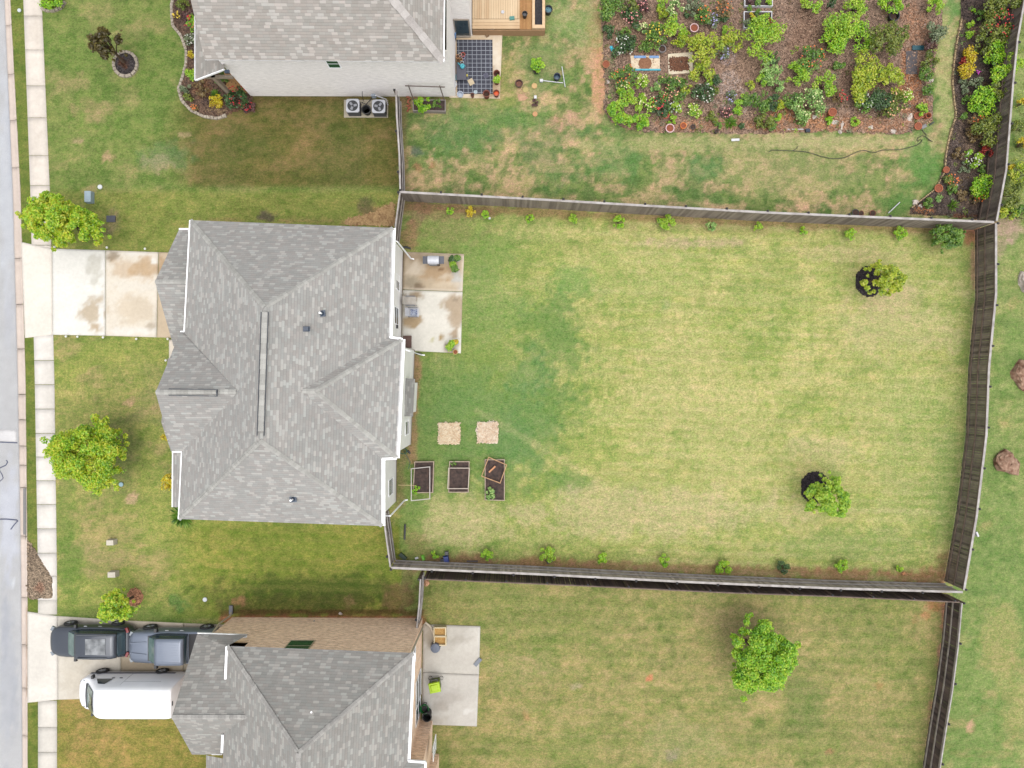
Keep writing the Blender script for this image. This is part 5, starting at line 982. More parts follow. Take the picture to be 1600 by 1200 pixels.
bl_ = [
 (1556, 8, 17, 1.8, 'olive', 'dense', None, 'olive bush hanging over the fence at the top right corner'),
 (1588, 2, 12, 2.1, 'olive', 'dense', None, 'smaller olive bush at the very top right over the fence'),
 (1557, 40, 21, 1.5, 'olive', 'loose', 'redf', 'large olive shrub with red blooms against the fence'),
 (1538, 66, 13, 1.1, 'olive', 'loose', None, 'olive green shrub below the red blooming one'),
 (1554, 83, 16, 1.2, 'neon', 'dense', None, 'upper neon lime globe in the border'),
 (1517, 85, 11, .8, 'yellow', 'dense', None, 'upper golden yellow shrub in the border'),
 (1510, 113, 12, .8, 'yellow', 'dense', None, 'lower golden yellow shrub in the border'),
 (1506, 97, 6.5, .6, 'red', 'dense', None, 'dark red plant between the two golden shrubs'),
 (1516, 38, 5, .4, 'lime', 'dense', None, 'upper of two small chartreuse balls'),
 (1516, 53, 6, .4, 'lime', 'dense', None, 'lower of two small chartreuse balls'),
 (1532, 25, 7, .6, 'green', 'loose', None, 'small green shrub near the top of the border'),
 (1521, 16, 3, .3, 'neon', 'dense', None, 'tiny bright green plant on the black mulch at the top'),
 (1582, 100, 15, 2.1, 'lime', 'loose', None, 'lime shrub leaning over the fence cap'),
 (1562, 120, 14, 1.6, 'neon', 'loose', None, 'bright green shrub below the one over the fence cap'),
 (1560, 98, 8, 1.0, 'dark', 'loose', None, 'blue green conifer between the neon globe and the fence'),
 (1528, 130, 8, .6, 'grey', 'loose', None, 'grey green tuft left of the lower fence shrub'),
 (1508, 128, 9, .5, 'grey', 'loose', None, 'grey tuft under the lower golden shrub'),
 (1536, 158, 18, 1.3, 'neon', 'dense', None, 'largest neon lime globe in the border'),
 (1522, 170, 9, .9, 'neon', 'dense', None, 'small neon shrub at the left foot of the largest globe'),
 (1562, 143, 13, 1.6, 'olive', 'loose', None, 'slim olive shrub pointing at the fence'),
 (1565, 160, 8, .9, 'yellow', 'loose', None, 'orange yellow shrub right of the largest globe'),
 (1508, 156, 5.5, .4, 'green', 'dense', None, 'upper small green cushion at the path side'),
 (1507, 182, 5.5, .4, 'green', 'dense', None, 'lower small green cushion at the path side'),
 (1545, 200, 24, 1.4, 'olive', 'loose', None, 'wide dark olive shrub in the lower border'),
 (1526, 190, 9, .9, 'brown', 'loose', 'orange', 'rusty shrub at the left of the wide dark olive one'),
 (1541, 235, 10, .8, 'red', 'loose', None, 'bright red shrub in the lower border'),
 (1520, 248, 12, .8, 'lime', 'loose', 'white', 'variegated white and lime shrub'),
 (1533, 264, 6, .4, 'green', 'dense', None, 'small green cushion below the variegated shrub'),
 (1535, 293, 16, 1.0, 'neon', 'dense', None, 'bright green mound near the lower fence corner'),
 (1486, 282, 9, .5, 'olive', 'loose', 'orange', 'thin olive plant on the lawn edge with orange tips'),
 (1487, 296, 7, .4, 'green', 'loose', None, 'green plant ringed by white stone'),
 (1450, 317, 7, .5, 'green', 'dense', None, 'round green plant beside the white stones'),
 (1467, 309, 5, .3, 'mint', 'dense', None, 'small pale plant right of the white stones'),
 (1492, 320, 9, .5, 'green', 'spiky', None, 'spiky green plant near the bottom fence of the border'),
 (1520, 208, 11, .6, 'brown', 'loose', None, 'dry purple brown shrub by the path'),
 (1500, 240, 9, .5, 'brown', 'loose', None, 'dry brown plant by the path above the clay pot'),
 (1508, 262, 8, .4, 'grey', 'loose', None, 'grey tuft in the lower border'),
 (1503, 305, 8, .4, 'brown', 'loose', None, 'dull brown tuft in the lower border'),
 (1505, 140, 7, .4, 'grey', 'loose', None, 'silvery tuft above the upper small cushion'),
 (1527, 309, 9, .5, 'brown', 'loose', 'orange', 'rusty plant just below the bright green mound'),
 (1528, 113, 3, .3, 'purple', 'loose', 'mag', 'tiny plant with a magenta bloom'),
]
for (x, y, r, h, c_, st, fl, lb) in bl_: plant('border_plant', lb, x, y, r, h, c_, st, fl, group=BG, nf=int(6+r*1.6))
for (x, y, r, h, c_, st, fl, lb) in [
 (1582, 300, 20, 1.4, 'olive', 'loose', None, 'wild olive shrub outside the upper right fence, middle one'), (1594, 272, 16, 1.3, 'ygreen', 'loose', None, 'wild yellow green shrub outside the upper right fence'),
 (1578, 327, 14, 1.0, 'ygreen', 'loose', None, 'wild shrub outside the fence next to the bare sandy patch'), (1596, 335, 14, 1.1, 'green', 'loose', None, 'wild green shrub at the picture edge above the sandy patch'),
 (1580, 261, 6, .7, 'yellow', 'dense', None, 'yellow flower clump right outside the fence'), (1597, 226, 9, .8, 'yellow', 'loose', None, 'yellow weed clump at the picture edge'), (1597, 162, 7, .8, 'yellow', 'loose', None, 'upper yellow weed clump at the picture edge'),
 (1590, 200, 10, .7, 'olive', 'loose', None, 'low olive weeds outside the upper right fence')]: plant('wild_shrub', lb, x, y, r, h, c_, st, fl, group='wild plants outside the fence')
for (x, y, r, h, c_, st, fl, lb) in [
 (285, 6, 9, .7, 'olive', 'loose', None, 'olive plant at the top of the front bed'), (290, 22, 10, .6, 'purple', 'loose', None, 'purple plant at the top of the front bed'), (300, 37, 11, .8, 'neon', 'dense', 'redf', 'bright green shrub with a red bloom beside the porch roof'),
 (276, 24, 6, .4, 'brown', 'loose', 'yellowf', 'brown plant with a yellow bloom on the bed edge'), (298, 62, 10, .5, 'grey', 'loose', 'white', 'silver green plant left of the porch roof'), (299, 84, 6, .5, 'yellow', 'loose', None, 'small orange yellow plant left of the porch roof'),
 (298, 118, 10, .7, 'neon', 'dense', None, 'bright green ball at the lower left of the porch roof'), (290, 137, 9, .6, 'grey', 'loose', None, 'grey green shrub at the bend of the bed'), (294, 152, 7, .5, 'olive', 'dense', None, 'small olive ball below the grey green shrub'),
 (314, 137, 11, .6, 'brown', 'loose', None, 'dry brown bush below the porch roof'), (334, 145, 9, .6, 'green', 'spiky', None, 'green grassy clump by the porch post'), (338, 160, 11, .6, 'yellow', 'dense', None, 'vivid yellow shrub in the front bed'),
 (371, 152, 17, 1.0, 'dark', 'loose', 'redf', 'dark rose with red blooms beside the pale brick wall'), (390, 169, 9, .5, 'purple', 'loose', 'redf', 'low red blooming rose at the end of the front bed'), (304, 168, 5, .3, 'brown', 'loose', 'orange', 'tiny orange plant at the bed edge'), (346, 126, 10, 1.0, 'green', 'loose', None, 'green shrub under the porch roof corner')]:
    plant('bed_plant', lb, x, y, r, h, c_, st, fl, group=FG, nf=int(8+r))
plant('bed_plant', 'neon green shrub at the top edge by the sidewalk, left one', 74, 2, 12, .6, 'neon', 'dense', group='top left corner plants'); plant('bed_plant', 'neon green shrub at the top edge, right one', 90, 0, 11, .6, 'neon', 'dense', group='top left corner plants')
plant('lawn_shrub', 'round lime shrub alone on the lawn near the patio rug', 839, 101, 11, .8, 'neon', 'dense')
plant('ornamental_grass', 'tuft of long green grass at the lower left corner of the middle house', 284, 805, 20, .7, 'green', 'spiky', dens=2.2, cat='grass clump')
plant('front_shrub', 'yellow flowering shrub peeking out from the front eave of the middle house', 268, 751, 13, 2.2, 'yellow', 'dense', cat='shrub'); plant('front_shrub', 'small yellow shrub below the front gable of the middle house', 261, 681, 6, 2.0, 'yellow', 'dense')
for (x, y, r, c_, lb) in [(703, 329, 6, 'green', 'faint sprout under the top fence nearest the corner'), (735, 330, 7, 'yellow', 'yellowish sprout under the top fence'), (759, 334, 6, 'green', 'dark sprout right of the yellowish one'), (828, 342, 6, 'green', 'thin green sprout under the top fence, third post'),
  (897, 342, 7, 'olive', 'small olive shrub under the top fence'), (966, 346, 10, 'green', 'spreading shrub under the top fence, left of the widest one'), (1041, 347, 11, 'olive', 'widest spreading shrub under the middle of the top fence'), (1111, 352, 7, 'mint', 'pale small shrub right of the widest one'), (1184, 354, 6, 'olive', 'reddish olive sprout beyond mid fence'),
  (1255, 361, 6, 'green', 'barely visible sprout right of the reddish one'), (1330, 366, 10, 'green', 'green shrub left of the last pair under the top fence'), (1406, 365, 11, 'green', 'green shrub next to the big corner bush'),
  (680, 866, 7, 'green', 'green shrub beside the blue toy'), (762, 865, 9, 'green', 'bushy shrub along the bottom fence left of the black bag'), (854, 867, 11, 'lime', 'bright shrub behind the black bag'), (940, 872, 10, 'green', 'green shrub right of the black bag shrub'),
  (1037, 876, 8, 'green', 'small green shrub at mid bottom fence'), (1131, 888, 11, 'green', 'dense shrub overlapping the bottom fence rail'), (1225, 886, 9, 'dark', 'dark shrub on the right part of the bottom fence'), (1314, 883, 9, 'green', 'last green shrub near the right end of the bottom fence'), (1405, 888, 5, 'green', 'tiny sprout close to the bottom right fence corner')]:
    plant('young_shrub', lb, x, y, r*(.85+.3*((x*7) % 10)/10), .45+r*.02, {'green': 'neon', 'olive': 'lime'}.get(c_, c_), 'loose', group=SG, dens=1.5, size=.085, k=14)

# ---------------------------------------------------------------- vehicles (x runs from the nose to the tail)
def smooth_loft(mb, secs, close_ends=True):
    n = len(secs[0]); b = len(mb.v); vs = [v for s_ in secs for v in s_]
    fs = [(i*n+k, i*n+(k+1) % n, (i+1)*n+(k+1) % n, (i+1)*n+k) for i in range(len(secs)-1) for k in range(n)]
    if close_ends: fs += [tuple(range(n-1, -1, -1)), tuple((len(secs)-1)*n+k for k in range(n))]
    mb.add(vs, fs)
def ring(x, w, zb, zs, zt, crown=.04, tuck=.88, m=7):
    """closed cross section, shoulder at zs, top at zt"""
    pts = [(x, -w*.92, zb), (x, -w, zb+.12), (x, -w, (zb+zs)/2), (x, -w*.985, zs), (x, -w*tuck, zt)]
    top = [(x, -w*tuck+2*w*tuck*(k+1)/(m+1), zt+crown*(1-(2*(k+1)/(m+1)-1)**2)) for k in range(m)]
    return pts+top+[(p[0], -p[1], p[2]) for p in pts[::-1]]
def cab(x, wb, wt, zb, zt, crown=.03, m=5):
    pts = [(x, -wb, zb), (x, -(wb*.45+wt*.55), zb+(zt-zb)*.6), (x, -wt, zt)]
    return pts+[(x, -wt+2*wt*(k+1)/(m+1), zt+crown*(1-(2*(k+1)/(m+1)-1)**2)) for k in range(m)]+[(p[0], -p[1], p[2]) for p in pts[::-1]]
def carmat(name, c, rough=.28, metal=.3, coat=.8): return mat(name, c, tuple(v*.93 for v in c), 1.2, rough, metal=metal, coat=coat)
TYRE = mat('tyre_rubber', (.015, .015, .016), None, 9, .85); RIM = mat('alloy_rim', (.32, .33, .35), None, 5, .3, metal=.8); LAMPW = mat('headlight_glass', (.16, .18, .2), None, 5, .1); LAMPR = mat('tail_light', (.14, .012, .015), None, 5, .2); TRIM = mat('black_trim', (.02, .02, .022), None, 5, .5); PLATE = mat('licence_plate', (.6, .55, .55), None, 5, .5)
WGLASS = mat('windscreen_glass', (.06, .10, .09), (.10, .14, .13), 3, .12)
def wheels(T, X0, Y0, xs_, w_, r_, tw=.24):
    for x in xs_:
        for k in (-1, 1):
            q = MB(); q.lathe(Vector((X0+x, Y0+k*(w_-.03), r_)), [(r_*.55, -tw/2), (r_*.95, -tw/2), (r_, -tw*.3), (r_, tw*.3), (r_*.95, tw/2), (r_*.55, tw/2)], 22, axis='Y'); t_ = T.part('wheel', q, TYRE, smooth=True)
            q = MB(); c = Vector((X0+x, Y0+k*(w_-.03+tw*.42), r_)); q.lathe(c, [(.03, .02*k), (r_*.2, .02*k), (r_*.60, -.01*k), (r_*.62, .0)], 22, axis='Y')
            for a in range(5): an = a*1.2566; q.beam(c+Vector((0, .025*k, 0)), c+Vector((math.cos(an)*r_*.58, .025*k, math.sin(an)*r_*.58)), .05, .03)
            T.part('rim', q, RIM, parent=t_)
def off(mb, X0, Y0): mb.v = [(v[0]+X0, v[1]+Y0, v[2]) for v in mb.v]; return mb
def car(T, X0, Y0, body, stations, cabst, roofst, paint, wheelx, w_, wr, roofpaint=None):
    q = MB(); smooth_loft(q, [ring(*s_) for s_ in stations]); T.part('body', off(q, X0, Y0), paint, smooth=True)
    q = MB(); smooth_loft(q, [cab(*s_) for s_ in cabst]); T.part('windows', off(q, X0, Y0), GLASS, smooth=True)
    q = MB(); smooth_loft(q, [cab(s_[0], s_[1], s_[2], s_[3], s_[4], .035) for s_ in roofst]); T.part('roof_panel', off(q, X0, Y0), roofpaint or paint, smooth=True)
    wheels(T, X0, Y0, wheelx, w_, wr)
    a0, a1 = cabst[0], roofst[0]; f = .06
    def pt(t, yy, wa=None): x_ = a0[0]+(a1[0]-a0[0])*t; zb = np.interp(x_, [c_[0] for c_ in cabst], [c_[4] for c_ in cabst]); wd = np.interp(x_, [c_[0] for c_ in cabst], [c_[2] for c_ in cabst]); return Vector((X0+x_, Y0+yy*wd*.96, zb+.035*(1-yy*yy)+.02))
    q = MB(); n = 6
    for i in range(5):
        for k in range(n): u0, u1 = -1+2*k/n, -1+2*(k+1)/n; t0, t1 = .04+.92*i/5, .04+.92*(i+1)/5; q.poly([pt(t0, u0), pt(t0, u1), pt(t1, u1), pt(t1, u0)])
    T.part('windscreen', q, WGLASS)
def wcar(px_nose, z_nose, y_plan): return ((px_nose-800)/S*(H-z_nose)/H, (600-(600+y_plan))/S)
# dark suv
X0, Y0 = wcar(80, .7, 394); PB = carmat('black_blue_paint', (.030, .036, .048), .32, .3, .5); T = Thing('parked_car', 'glossy black sport utility car nearest the street on the lower driveway', 'car', (X0+2.5, Y0, 0), 'vehicles on the lower driveway')
st = [(0, .36, .35, .62, .72, .03, .80), (.07, .60, .25, .72, .84, .04, .82), (.24, .80, .22, .80, .92, .05, .84), (.6, .92, .2, .88, .98, .06, .86), (1.25, .94, .2, .96, 1.05, .06, .87), (1.6, .94, .2, .98, 1.08, .05, .88), (3.0, .94, .2, 1.0, 1.10, .03, .88), (4.3, .93, .22, 1.0, 1.12, .03, .88), (4.62, .90, .25, .96, 1.08, .03, .86), (4.88, .80, .3, .82, .94, .02, .84), (5.06, .62, .36, .62, .74, .02, .8), (5.12, .42, .4, .56, .66, .02, .8)]
cb_ = [(1.30, .72, .70, 1.02, 1.06), (1.62, .80, .70, 1.05, 1.28), (2.1, .84, .68, 1.06, 1.60), (2.6, .85, .67, 1.06, 1.68), (4.0, .84, .66, 1.06, 1.66), (4.45, .80, .62, 1.05, 1.50), (4.78, .76, .62, 1.02, 1.14)]
rfs = [(2.0, .77, .72, 1.56, 1.615), (2.2, .79, .745, 1.62, 1.68), (3.2, .80, .75, 1.65, 1.715), (4.2, .775, .73, 1.62, 1.69), (4.5, .75, .70, 1.50, 1.60)]
car(T, X0, Y0, None, st, cb_, rfs, PB, (.98, 3.92), .93, .37)
q = MB()
for k in (-1, 1): q.mark(); q.beam(Vector((X0+2.2, Y0+k*.70, 1.73)), Vector((X0+4.0, Y0+k*.67, 1.72)), .035, .04)
T.part_each('roof_rail', q, mat('dark_rail', (.05, .055, .06), None, 4, .3))
q = MB(); q.box((X0+3.35, Y0, 1.745), (1.2, .95, .012)); T.part('sunroof', q, mat('sunroof_glass', (.05, .055, .06), (.20, .21, .22), 2.5, .35))  # pale mottling paints a sky reflection into the dark glass
for k in (-1, 1):
    q = MB(); q.box((X0+1.75, Y0+k*1.02, 1.08), (.16, .22, .15), taper=.85); T.part('mirror', q, TRIM)
    q = MB(); q.box((X0+.2, Y0+k*.72, .74), (.32, .26, .12), rz=-k*.5); T.part('headlight', q, LAMPW)
    q = MB(); q.box((X0+4.84, Y0+k*.74, .98), (.14, .30, .12), rz=k*.4); T.part('taillight', q, LAMPR)
    for xx in (2.25, 3.15): q = MB(); q.box((X0+xx, Y0+k*.955, .92), (.2, .04, .035)); T.part('door_handle', q, RIM)
q = MB(); q.box((X0+5.10, Y0, .60), (.06, .34, .17)); T.part('licence_plate', q, PLATE)
q = MB(); q.box((X0+.0, Y0, .52), (.06, .8, .16)); T.part('grille', q, TRIM)
# silver pickup
X0, Y0 = wcar(204, .8, 401); PS = carmat('silver_paint', (.115, .135, .175), .4, .3, .3); T = Thing('pickup_truck', 'silver grey crew cab pickup with its tail under the eave of the tan brick house', 'pickup truck', (X0+2.7, Y0, 0), 'vehicles on the lower driveway')
st = [(0, .46, .45, .80, .95, .03, .84), (.07, .70, .35, .88, 1.02, .03, .85), (.18, .86, .35, .95, 1.08, .03, .86), (.35, .95, .3, 1.02, 1.14, .04, .86), (1.3, .99, .3, 1.06, 1.19, .05, .86), (1.75, 1.0, .3, 1.08, 1.20, .03, .88), (3.3, 1.0, .3, 1.10, 1.20, .02, .90), (3.72, 1.0, .3, 1.10, 1.2, .0, .92), (3.74, 1.0, .3, 1.10, 1.2, -.0, .95), (5.2, 1.0, .35, 1.10, 1.2, 0, .95), (5.35, .96, .4, 1.05, 1.16, 0, .95)]
cb_ = [(1.32, .74, .72, 1.14, 1.20), (1.7, .86, .74, 1.16, 1.52), (2.05, .90, .74, 1.17, 1.80), (2.5, .91, .735, 1.17, 1.86), (3.5, .90, .73, 1.17, 1.84), (3.72, .88, .73, 1.17, 1.74)]
rfs = [(2.0, .79, .76, 1.76, 1.835), (2.2, .82, .785, 1.80, 1.885), (3.5, .81, .78, 1.80, 1.88), (3.72, .80, .77, 1.74, 1.82)]
car(T, X0, Y0, None, st, cb_, rfs, PS, (1.0, 4.5), .99, .41)
q = MB()
for k in range(-4, 5): q.mark(); q.box((X0+2.85, Y0+k*.15, 1.915-abs(k)*.003), (1.3, .035, .012))
T.part_each('roof_rib', q, PS)
q = MB()
for k in (-1, 1): q.mark(); q.beam(Vector((X0+.2, Y0+k*.30, 1.20)), Vector((X0+1.2, Y0+k*.38, 1.25)), .04, .03)
T.part_each('hood_ridge', q, PS)
q = MB(); q.box((X0+4.5, Y0, 1.21), (1.45, 1.72, .04)); T.part('bed_cover', q, mat('black_bed_cover', (.012, .012, .014), None, 3, .7))
q = MB(); q.box((X0+1.38, Y0, 1.235), (.16, 1.5, .05)); T.part('wiper_cowl', q, TRIM)
for k in (-1, 1):
    q = MB(); q.box((X0+1.78, Y0+k*1.10, 1.22), (.18, .26, .2), taper=.85); T.part('mirror', q, TRIM)
    q = MB(); q.box((X0+.2, Y0+k*.78, .92), (.26, .26, .2), rz=-k*.4); T.part('headlight', q, LAMPW)
    for xx in (2.35, 3.25): q = MB(); q.box((X0+xx, Y0+k*1.015, 1.02), (.22, .04, .04)); T.part('door_handle', q, RIM)
q = MB(); q.box((X0+.0, Y0, .72), (.08, 1.1, .3)); T.part('grille', q, TRIM)
# white van
X0, Y0 = wcar(125, .9, 470); PW = carmat('white_van_paint', (.72, .73, .76), .35, 0, .5); T = Thing('cargo_van', 'tall white cargo van parked along the lower edge of the lower driveway', 'van', (X0+3.2, Y0, 0), 'vehicles on the lower driveway')
def vring(x, w, zb, zs, zt, wt, cr=.03):
    pts = [(x, -w*.94, zb), (x, -w, zb+.15), (x, -w, zs*.6), (x, -w*.99, zs), (x, -(w*.6+wt*.4), zs+(zt-zs)*.72), (x, -wt, zt-.05), (x, -wt*.93, zt)]
    return pts+[(x, -wt*.93+2*wt*.93*(k+1)/6, zt+cr*(1-(2*(k+1)/6-1)**2)) for k in range(5)]+[(p[0], -p[1], p[2]) for p in pts[::-1]]
vs_ = [(0, .40, .45, .70, .90, .34), (.06, .62, .3, .82, 1.02, .50), (.22, .82, .25, .94, 1.14, .66), (.55, .97, .25, 1.05, 1.27, .80), (.80, .99, .25, 1.15, 1.36, .78), (1.2, 1.0, .25, 1.3, 1.78, .76), (1.65, 1.0, .25, 1.35, 2.28, .76), (1.95, 1.0, .25, 1.35, 2.52, .80), (2.2, 1.0, .25, 1.35, 2.62, .83), (2.6, 1.0, .25, 1.35, 2.66, .84), (6.1, 1.0, .25, 1.35, 2.66, .84), (6.35, .99, .3, 1.35, 2.62, .83), (6.42, .97, .35, 1.3, 2.55, .81)]
q = MB(); smooth_loft(q, [vring(*v) for v in vs_]); T.part('body', off(q, X0, Y0), PW, smooth=True)
wheels(T, X0, Y0, (1.05, 4.75), .99, .37)
def skin(pts, name, m, lift=.02, par=None):
    q = MB(); q.poly([Vector(p)+Vector((X0, Y0, lift)) for p in pts]); return T.part(name, q, m, parent=par)
skin([(.86, -.70, 1.45), (.82, -.3, 1.47), (.82, .3, 1.47), (.86, .70, 1.45), (1.72, .66, 2.36), (1.66, .3, 2.38), (1.66, -.3, 2.38), (1.72, -.66, 2.36)], 'windscreen', WGLASS, .06)
q = MB()
for k in range(6): u0, u1 = -.72+.24*k, -.72+.24*(k+1); q.beam(Vector((X0+.74+.10*u0*u0, Y0+u0, 1.42)), Vector((X0+.74+.10*u1*u1, Y0+u1, 1.42)), .16, .04)
T.part('wiper_cowl', q, TRIM)
for k in (-1, 1):
    q = MB(); pts = [(1.35, .975, 1.42), (1.75, .925, 1.98), (2.2, .935, 2.05), (2.35, .98, 1.42)]
    q.v = [(X0+p[0], Y0+k*(p[1]+.035), p[2]) for p in pts]; q.f = [(0, 1, 2, 3) if k > 0 else (3, 2, 1, 0)]; q.uv = [None]; q.mi = [0]; T.part('side_window', q, GLASS)
    q = MB(); q.box((X0+1.12, Y0+k*1.12, 1.42), (.12, .2, .24), taper=.9); T.part('mirror', q, TRIM)
    q = MB(); q.box((X0+.50, Y0+k*.66, 1.16), (.10, .34, .05), rz=k*.35); T.part('hood_vent', q, GLASS)
    q = MB(); q.box((X0+.20, Y0+k*.66, .84), (.2, .3, .2), rz=-k*.85); T.part('headlight', q, LAMPW)
    q = MB(); q.box((X0+3.1, Y0+k*1.008, .62), (5.2, .03, .14)); T.part('side_trim', q, mat('grey_trim', (.08, .08, .10), None, 4, .6))
    for xx in (2.3, 2.75): q = MB(); q.box((X0+xx, Y0+k*1.0, 1.30), (.16, .05, .04)); T.part('door_handle', q, TRIM)
q = MB(); q.box((X0+4.3, Y0+.965, 1.75), (2.2, .03, .025)); q.beam(Vector((X0+3.15, Y0+1.0, .7)), Vector((X0+3.15, Y0+1.0, 1.3)), .02, .02); q.beam(Vector((X0+3.15, Y0+.995, 1.3)), Vector((X0+3.15, Y0+.93, 2.2)), .02, .02); T.part('door_seam', q, mat('seam_grey', (.3, .3, .32), None, 4, .6))
q = MB(); q.box((X0+1.75, Y0-.0, 2.62), (.06, .06, .04)); T.part('antenna', q, TRIM)
q = MB(); q.box((X0+6.42, Y0, 2.45), (.06, .25, .08)); T.part('rear_camera', q, TRIM)

# ---------------------------------------------------------------- small things
def M(name, c, rough=.6, c2=None, sc_=6, **kw): return mat(name, C(*c), C(*c2) if c2 else None, sc_, rough, **kw)
TERRA = M('terracotta', (196, 112, 72), .8, (166, 88, 56)); DTERRA = M('brown_terracotta', (142, 78, 60), .8, (120, 62, 46)); SOIL = M('potting_soil', (92, 66, 52), .95, (54, 40, 34), 20); SOILR = M('red_potting_soil', (170, 96, 66), .95, (130, 70, 48), 20)
WPLAS = M('white_plastic', (236, 236, 240), .5, (214, 214, 220)); POTB = M('black_pot', (52, 52, 54), .6, (38, 38, 40)); PINKW = M('pink_white_ceramic', (238, 206, 206), .4, (226, 180, 180)); ORP = M('orange_pot', (240, 140, 40), .5, (226, 112, 30)); REDP = M('red_pot', (226, 96, 72), .5, (206, 70, 56)); GREYP = M('grey_stoneware', (150, 144, 146), .6)
def pot(label, px, py, r, h=.35, m=TERRA, soil=SOIL, z=0.0, fill=.85, cat='pot', name='flower_pot', group='garden pots', leafy=None, lobj=None):
    c = P(px, py, z+h); c.z = z; r_ = r/S*(H-h)/H; T = Thing(name, label, cat, c, group)
    q = MB(); q.lathe(c, [(0.01, 0), (r_*.68, 0), (r_*.92, h*.9), (r_, h*.9), (r_, h), (r_*.82, h), (r_*.78, h*.6), (r_*.7, h*.12), (.01, h*.12)], 22); T.part('pot', q, m, smooth=False)
    if soil is not None:
        q = MB(); q.lathe(c+Vector((0, 0, h*fill)), [(.005, .02), (r_*.5, .015), (r_*.79, 0)], 18); T.part('soil', q, soil)
    if leafy:
        rng = np.random.default_rng(int(px*3+py)); V, F_ = leaf_cloud([(c.x+rng.uniform(-.4, .4)*r_, c.y+rng.uniform(-.4, .4)*r_, z+h+.12+r_*.3) for _ in range(6)], [r_*.95]*6, int(700*max(.4, r_/.3)), .09, rng); mesh_part('foliage', V, F_, GREENS[leafy], T.o, c)
    return T
def bx(name, label, cat, px, py, z, d, m, rz=0, group=None, bevel=None, taper=1.0):
    c = P(px, py, z+d[2]/2); q = MB(); q.box((c.x, c.y, z+d[2]/2), d, rz=rz, taper=taper); return single(name, q, m, label, cat, (c.x, c.y, z), group)
# garden pots
pot('pink white rimmed pot in the upper garden left of the lavender flowers', 1085, 43, 7, .4, PINKW, SOILR); pot('grey rimmed pot just above the pale sheet of mulch', 1035, 76, 6, .35, GREYP, SOIL)
pot('red pot under the red rose', 1040, 179, 6, .3, REDP, SOILR); pot('pink rimmed pot on the lower garden edge', 1047, 200, 7, .35, PINKW, SOILR); pot('bright orange pot on the lower garden edge', 1068, 196, 5, .3, ORP, SOILR)
pot('terracotta pot in the lower mid garden', 1301, 175, 6.5, .45, TERRA, SOILR, fill=.95); pot('large black pot at the garden top right', 1398, 24, 8.5, .45, POTB, SOIL, fill=.5)
pot('terracotta pot with a dark hole by the grass path', 1451, 180, 4.6, .4, TERRA, SOIL, fill=.4); pot('terracotta saucer pot left of the path pot', 1434, 181, 5.6, .2, TERRA, SOILR); pot('small pinkish clay pot between two terracotta ones', 1442, 180, 3.6, .25, M('pinkish_clay', (220, 140, 112)), SOILR)
pot('terracotta dish beside the hose nozzle', 1435, 197, 6, .2, TERRA, SOILR, fill=.9); pot('clay pot on the lawn edge of the flower border', 1479, 265, 5, .25, TERRA, SOILR, fill=.9); pot('broken clay bowl on the border edge', 1467, 294, 6.5, .2, TERRA, SOILR, fill=.8)
pot('small black pot on the clay at the lower garden edge', 1120, 205, 3, .25, POTB, SOIL); pot('black twiggy pot right of the bright orange pot', 1083, 198, 4, .2, POTB, SOIL)
pot('round rusty basket on the bare strip by the garden', 947, 100, 6, .25, M('rusty_wire', (176, 116, 76), .8), SOILR)
q = MB(); c = P(953, 87, .03); q.lathe(c, [(.005, .05), (.15, .045), (.17, .0)], 20); single('flying_disc', q, M('yellow_plastic', (250, 206, 40), .4), 'yellow disc lying at the left edge of the garden', 'toy', (c.x, c.y, 0))
q = MB(); 
for dx, dy, r_ in ((0, 0, .11), (.08, -.14, .12)): q.lathe(P(955, 74, .1)+Vector((dx, dy, 0)), [(.005, r_*.8), (r_*.6, r_*.6), (r_, 0), (r_*.7, -r_*.7)], 12)
c = P(955, 74, 0); single('toy', q, M('cyan_plastic', (60, 204, 230), .4), 'cyan plastic toy at the left edge of the garden', 'toy', (c.x, c.y, 0))
q = MB(); c = P(1443, 35, .05); q.lathe(c, [(.02, .04), (.17, .035), (.18, 0)], 20); o = single('disc', q, WPLAS, 'white disc with a dark centre on the red soil', 'disc', (c.x, c.y, 0))
bx('dark_slab', 'long dark grey slab at the right side of the garden', 'slab', 1424, 98, 0.05, (.72, 1.45, .06), M('dark_slate', (96, 88, 90), .8, (76, 70, 72)))
bx('teal_tray', 'teal tray at the head of the dark slab', 'tray', 1434, 75, .08, (.72, .28, .1), M('teal_plastic', (24, 84, 96), .4))
bx('foil_scrap', 'shiny scrap of foil on the lower right clay', 'scrap', 1427, 150, .04, (.6, .22, .02), M('foil', (206, 210, 214), .3), rz=.6)
# blue board and the mulch sheet
T = Thing('painted_board', 'blue and cream wooden tray with soil in the garden', 'board', P(1007, 98, 0))
q = MB(); a, b, c, d = P(985, 87, .12), P(1031, 87, .12), P(1031, 109, .12), P(987, 109.5, .12); q.prism([(v.x, v.y) for v in (a, b, c, d)], .03, .12); T.part('tray', q, M('cream_board', (240, 222, 196), .7, (222, 196, 160)))
q = MB(); q.box(P(1000, 89, .14), (.75, .14, .05)); q.box(P(1022, 89, .14), (.6, .14, .05)); T.part('blue_edge', q, M('blue_paint', (140, 176, 220), .6, (110, 150, 206)))
q = MB(); q.box(P(1010, 109, .14), (1.75, .1, .06)); T.part('teal_edge', q, M('teal_paint', (40, 160, 184), .6, (110, 200, 214)))
q = MB(); q.lathe(P(1008, 99, .125), [(.01, .06), (.2, .05), (.42, .005)], 11); T.part('soil_heap', q, M('heap_soil', (166, 118, 86), .95, (130, 88, 62), 14))
T = Thing('cloth_sheet', 'pale cloth sheet covered with a heap of brown mulch', 'sheet', P(1058, 100, 0))
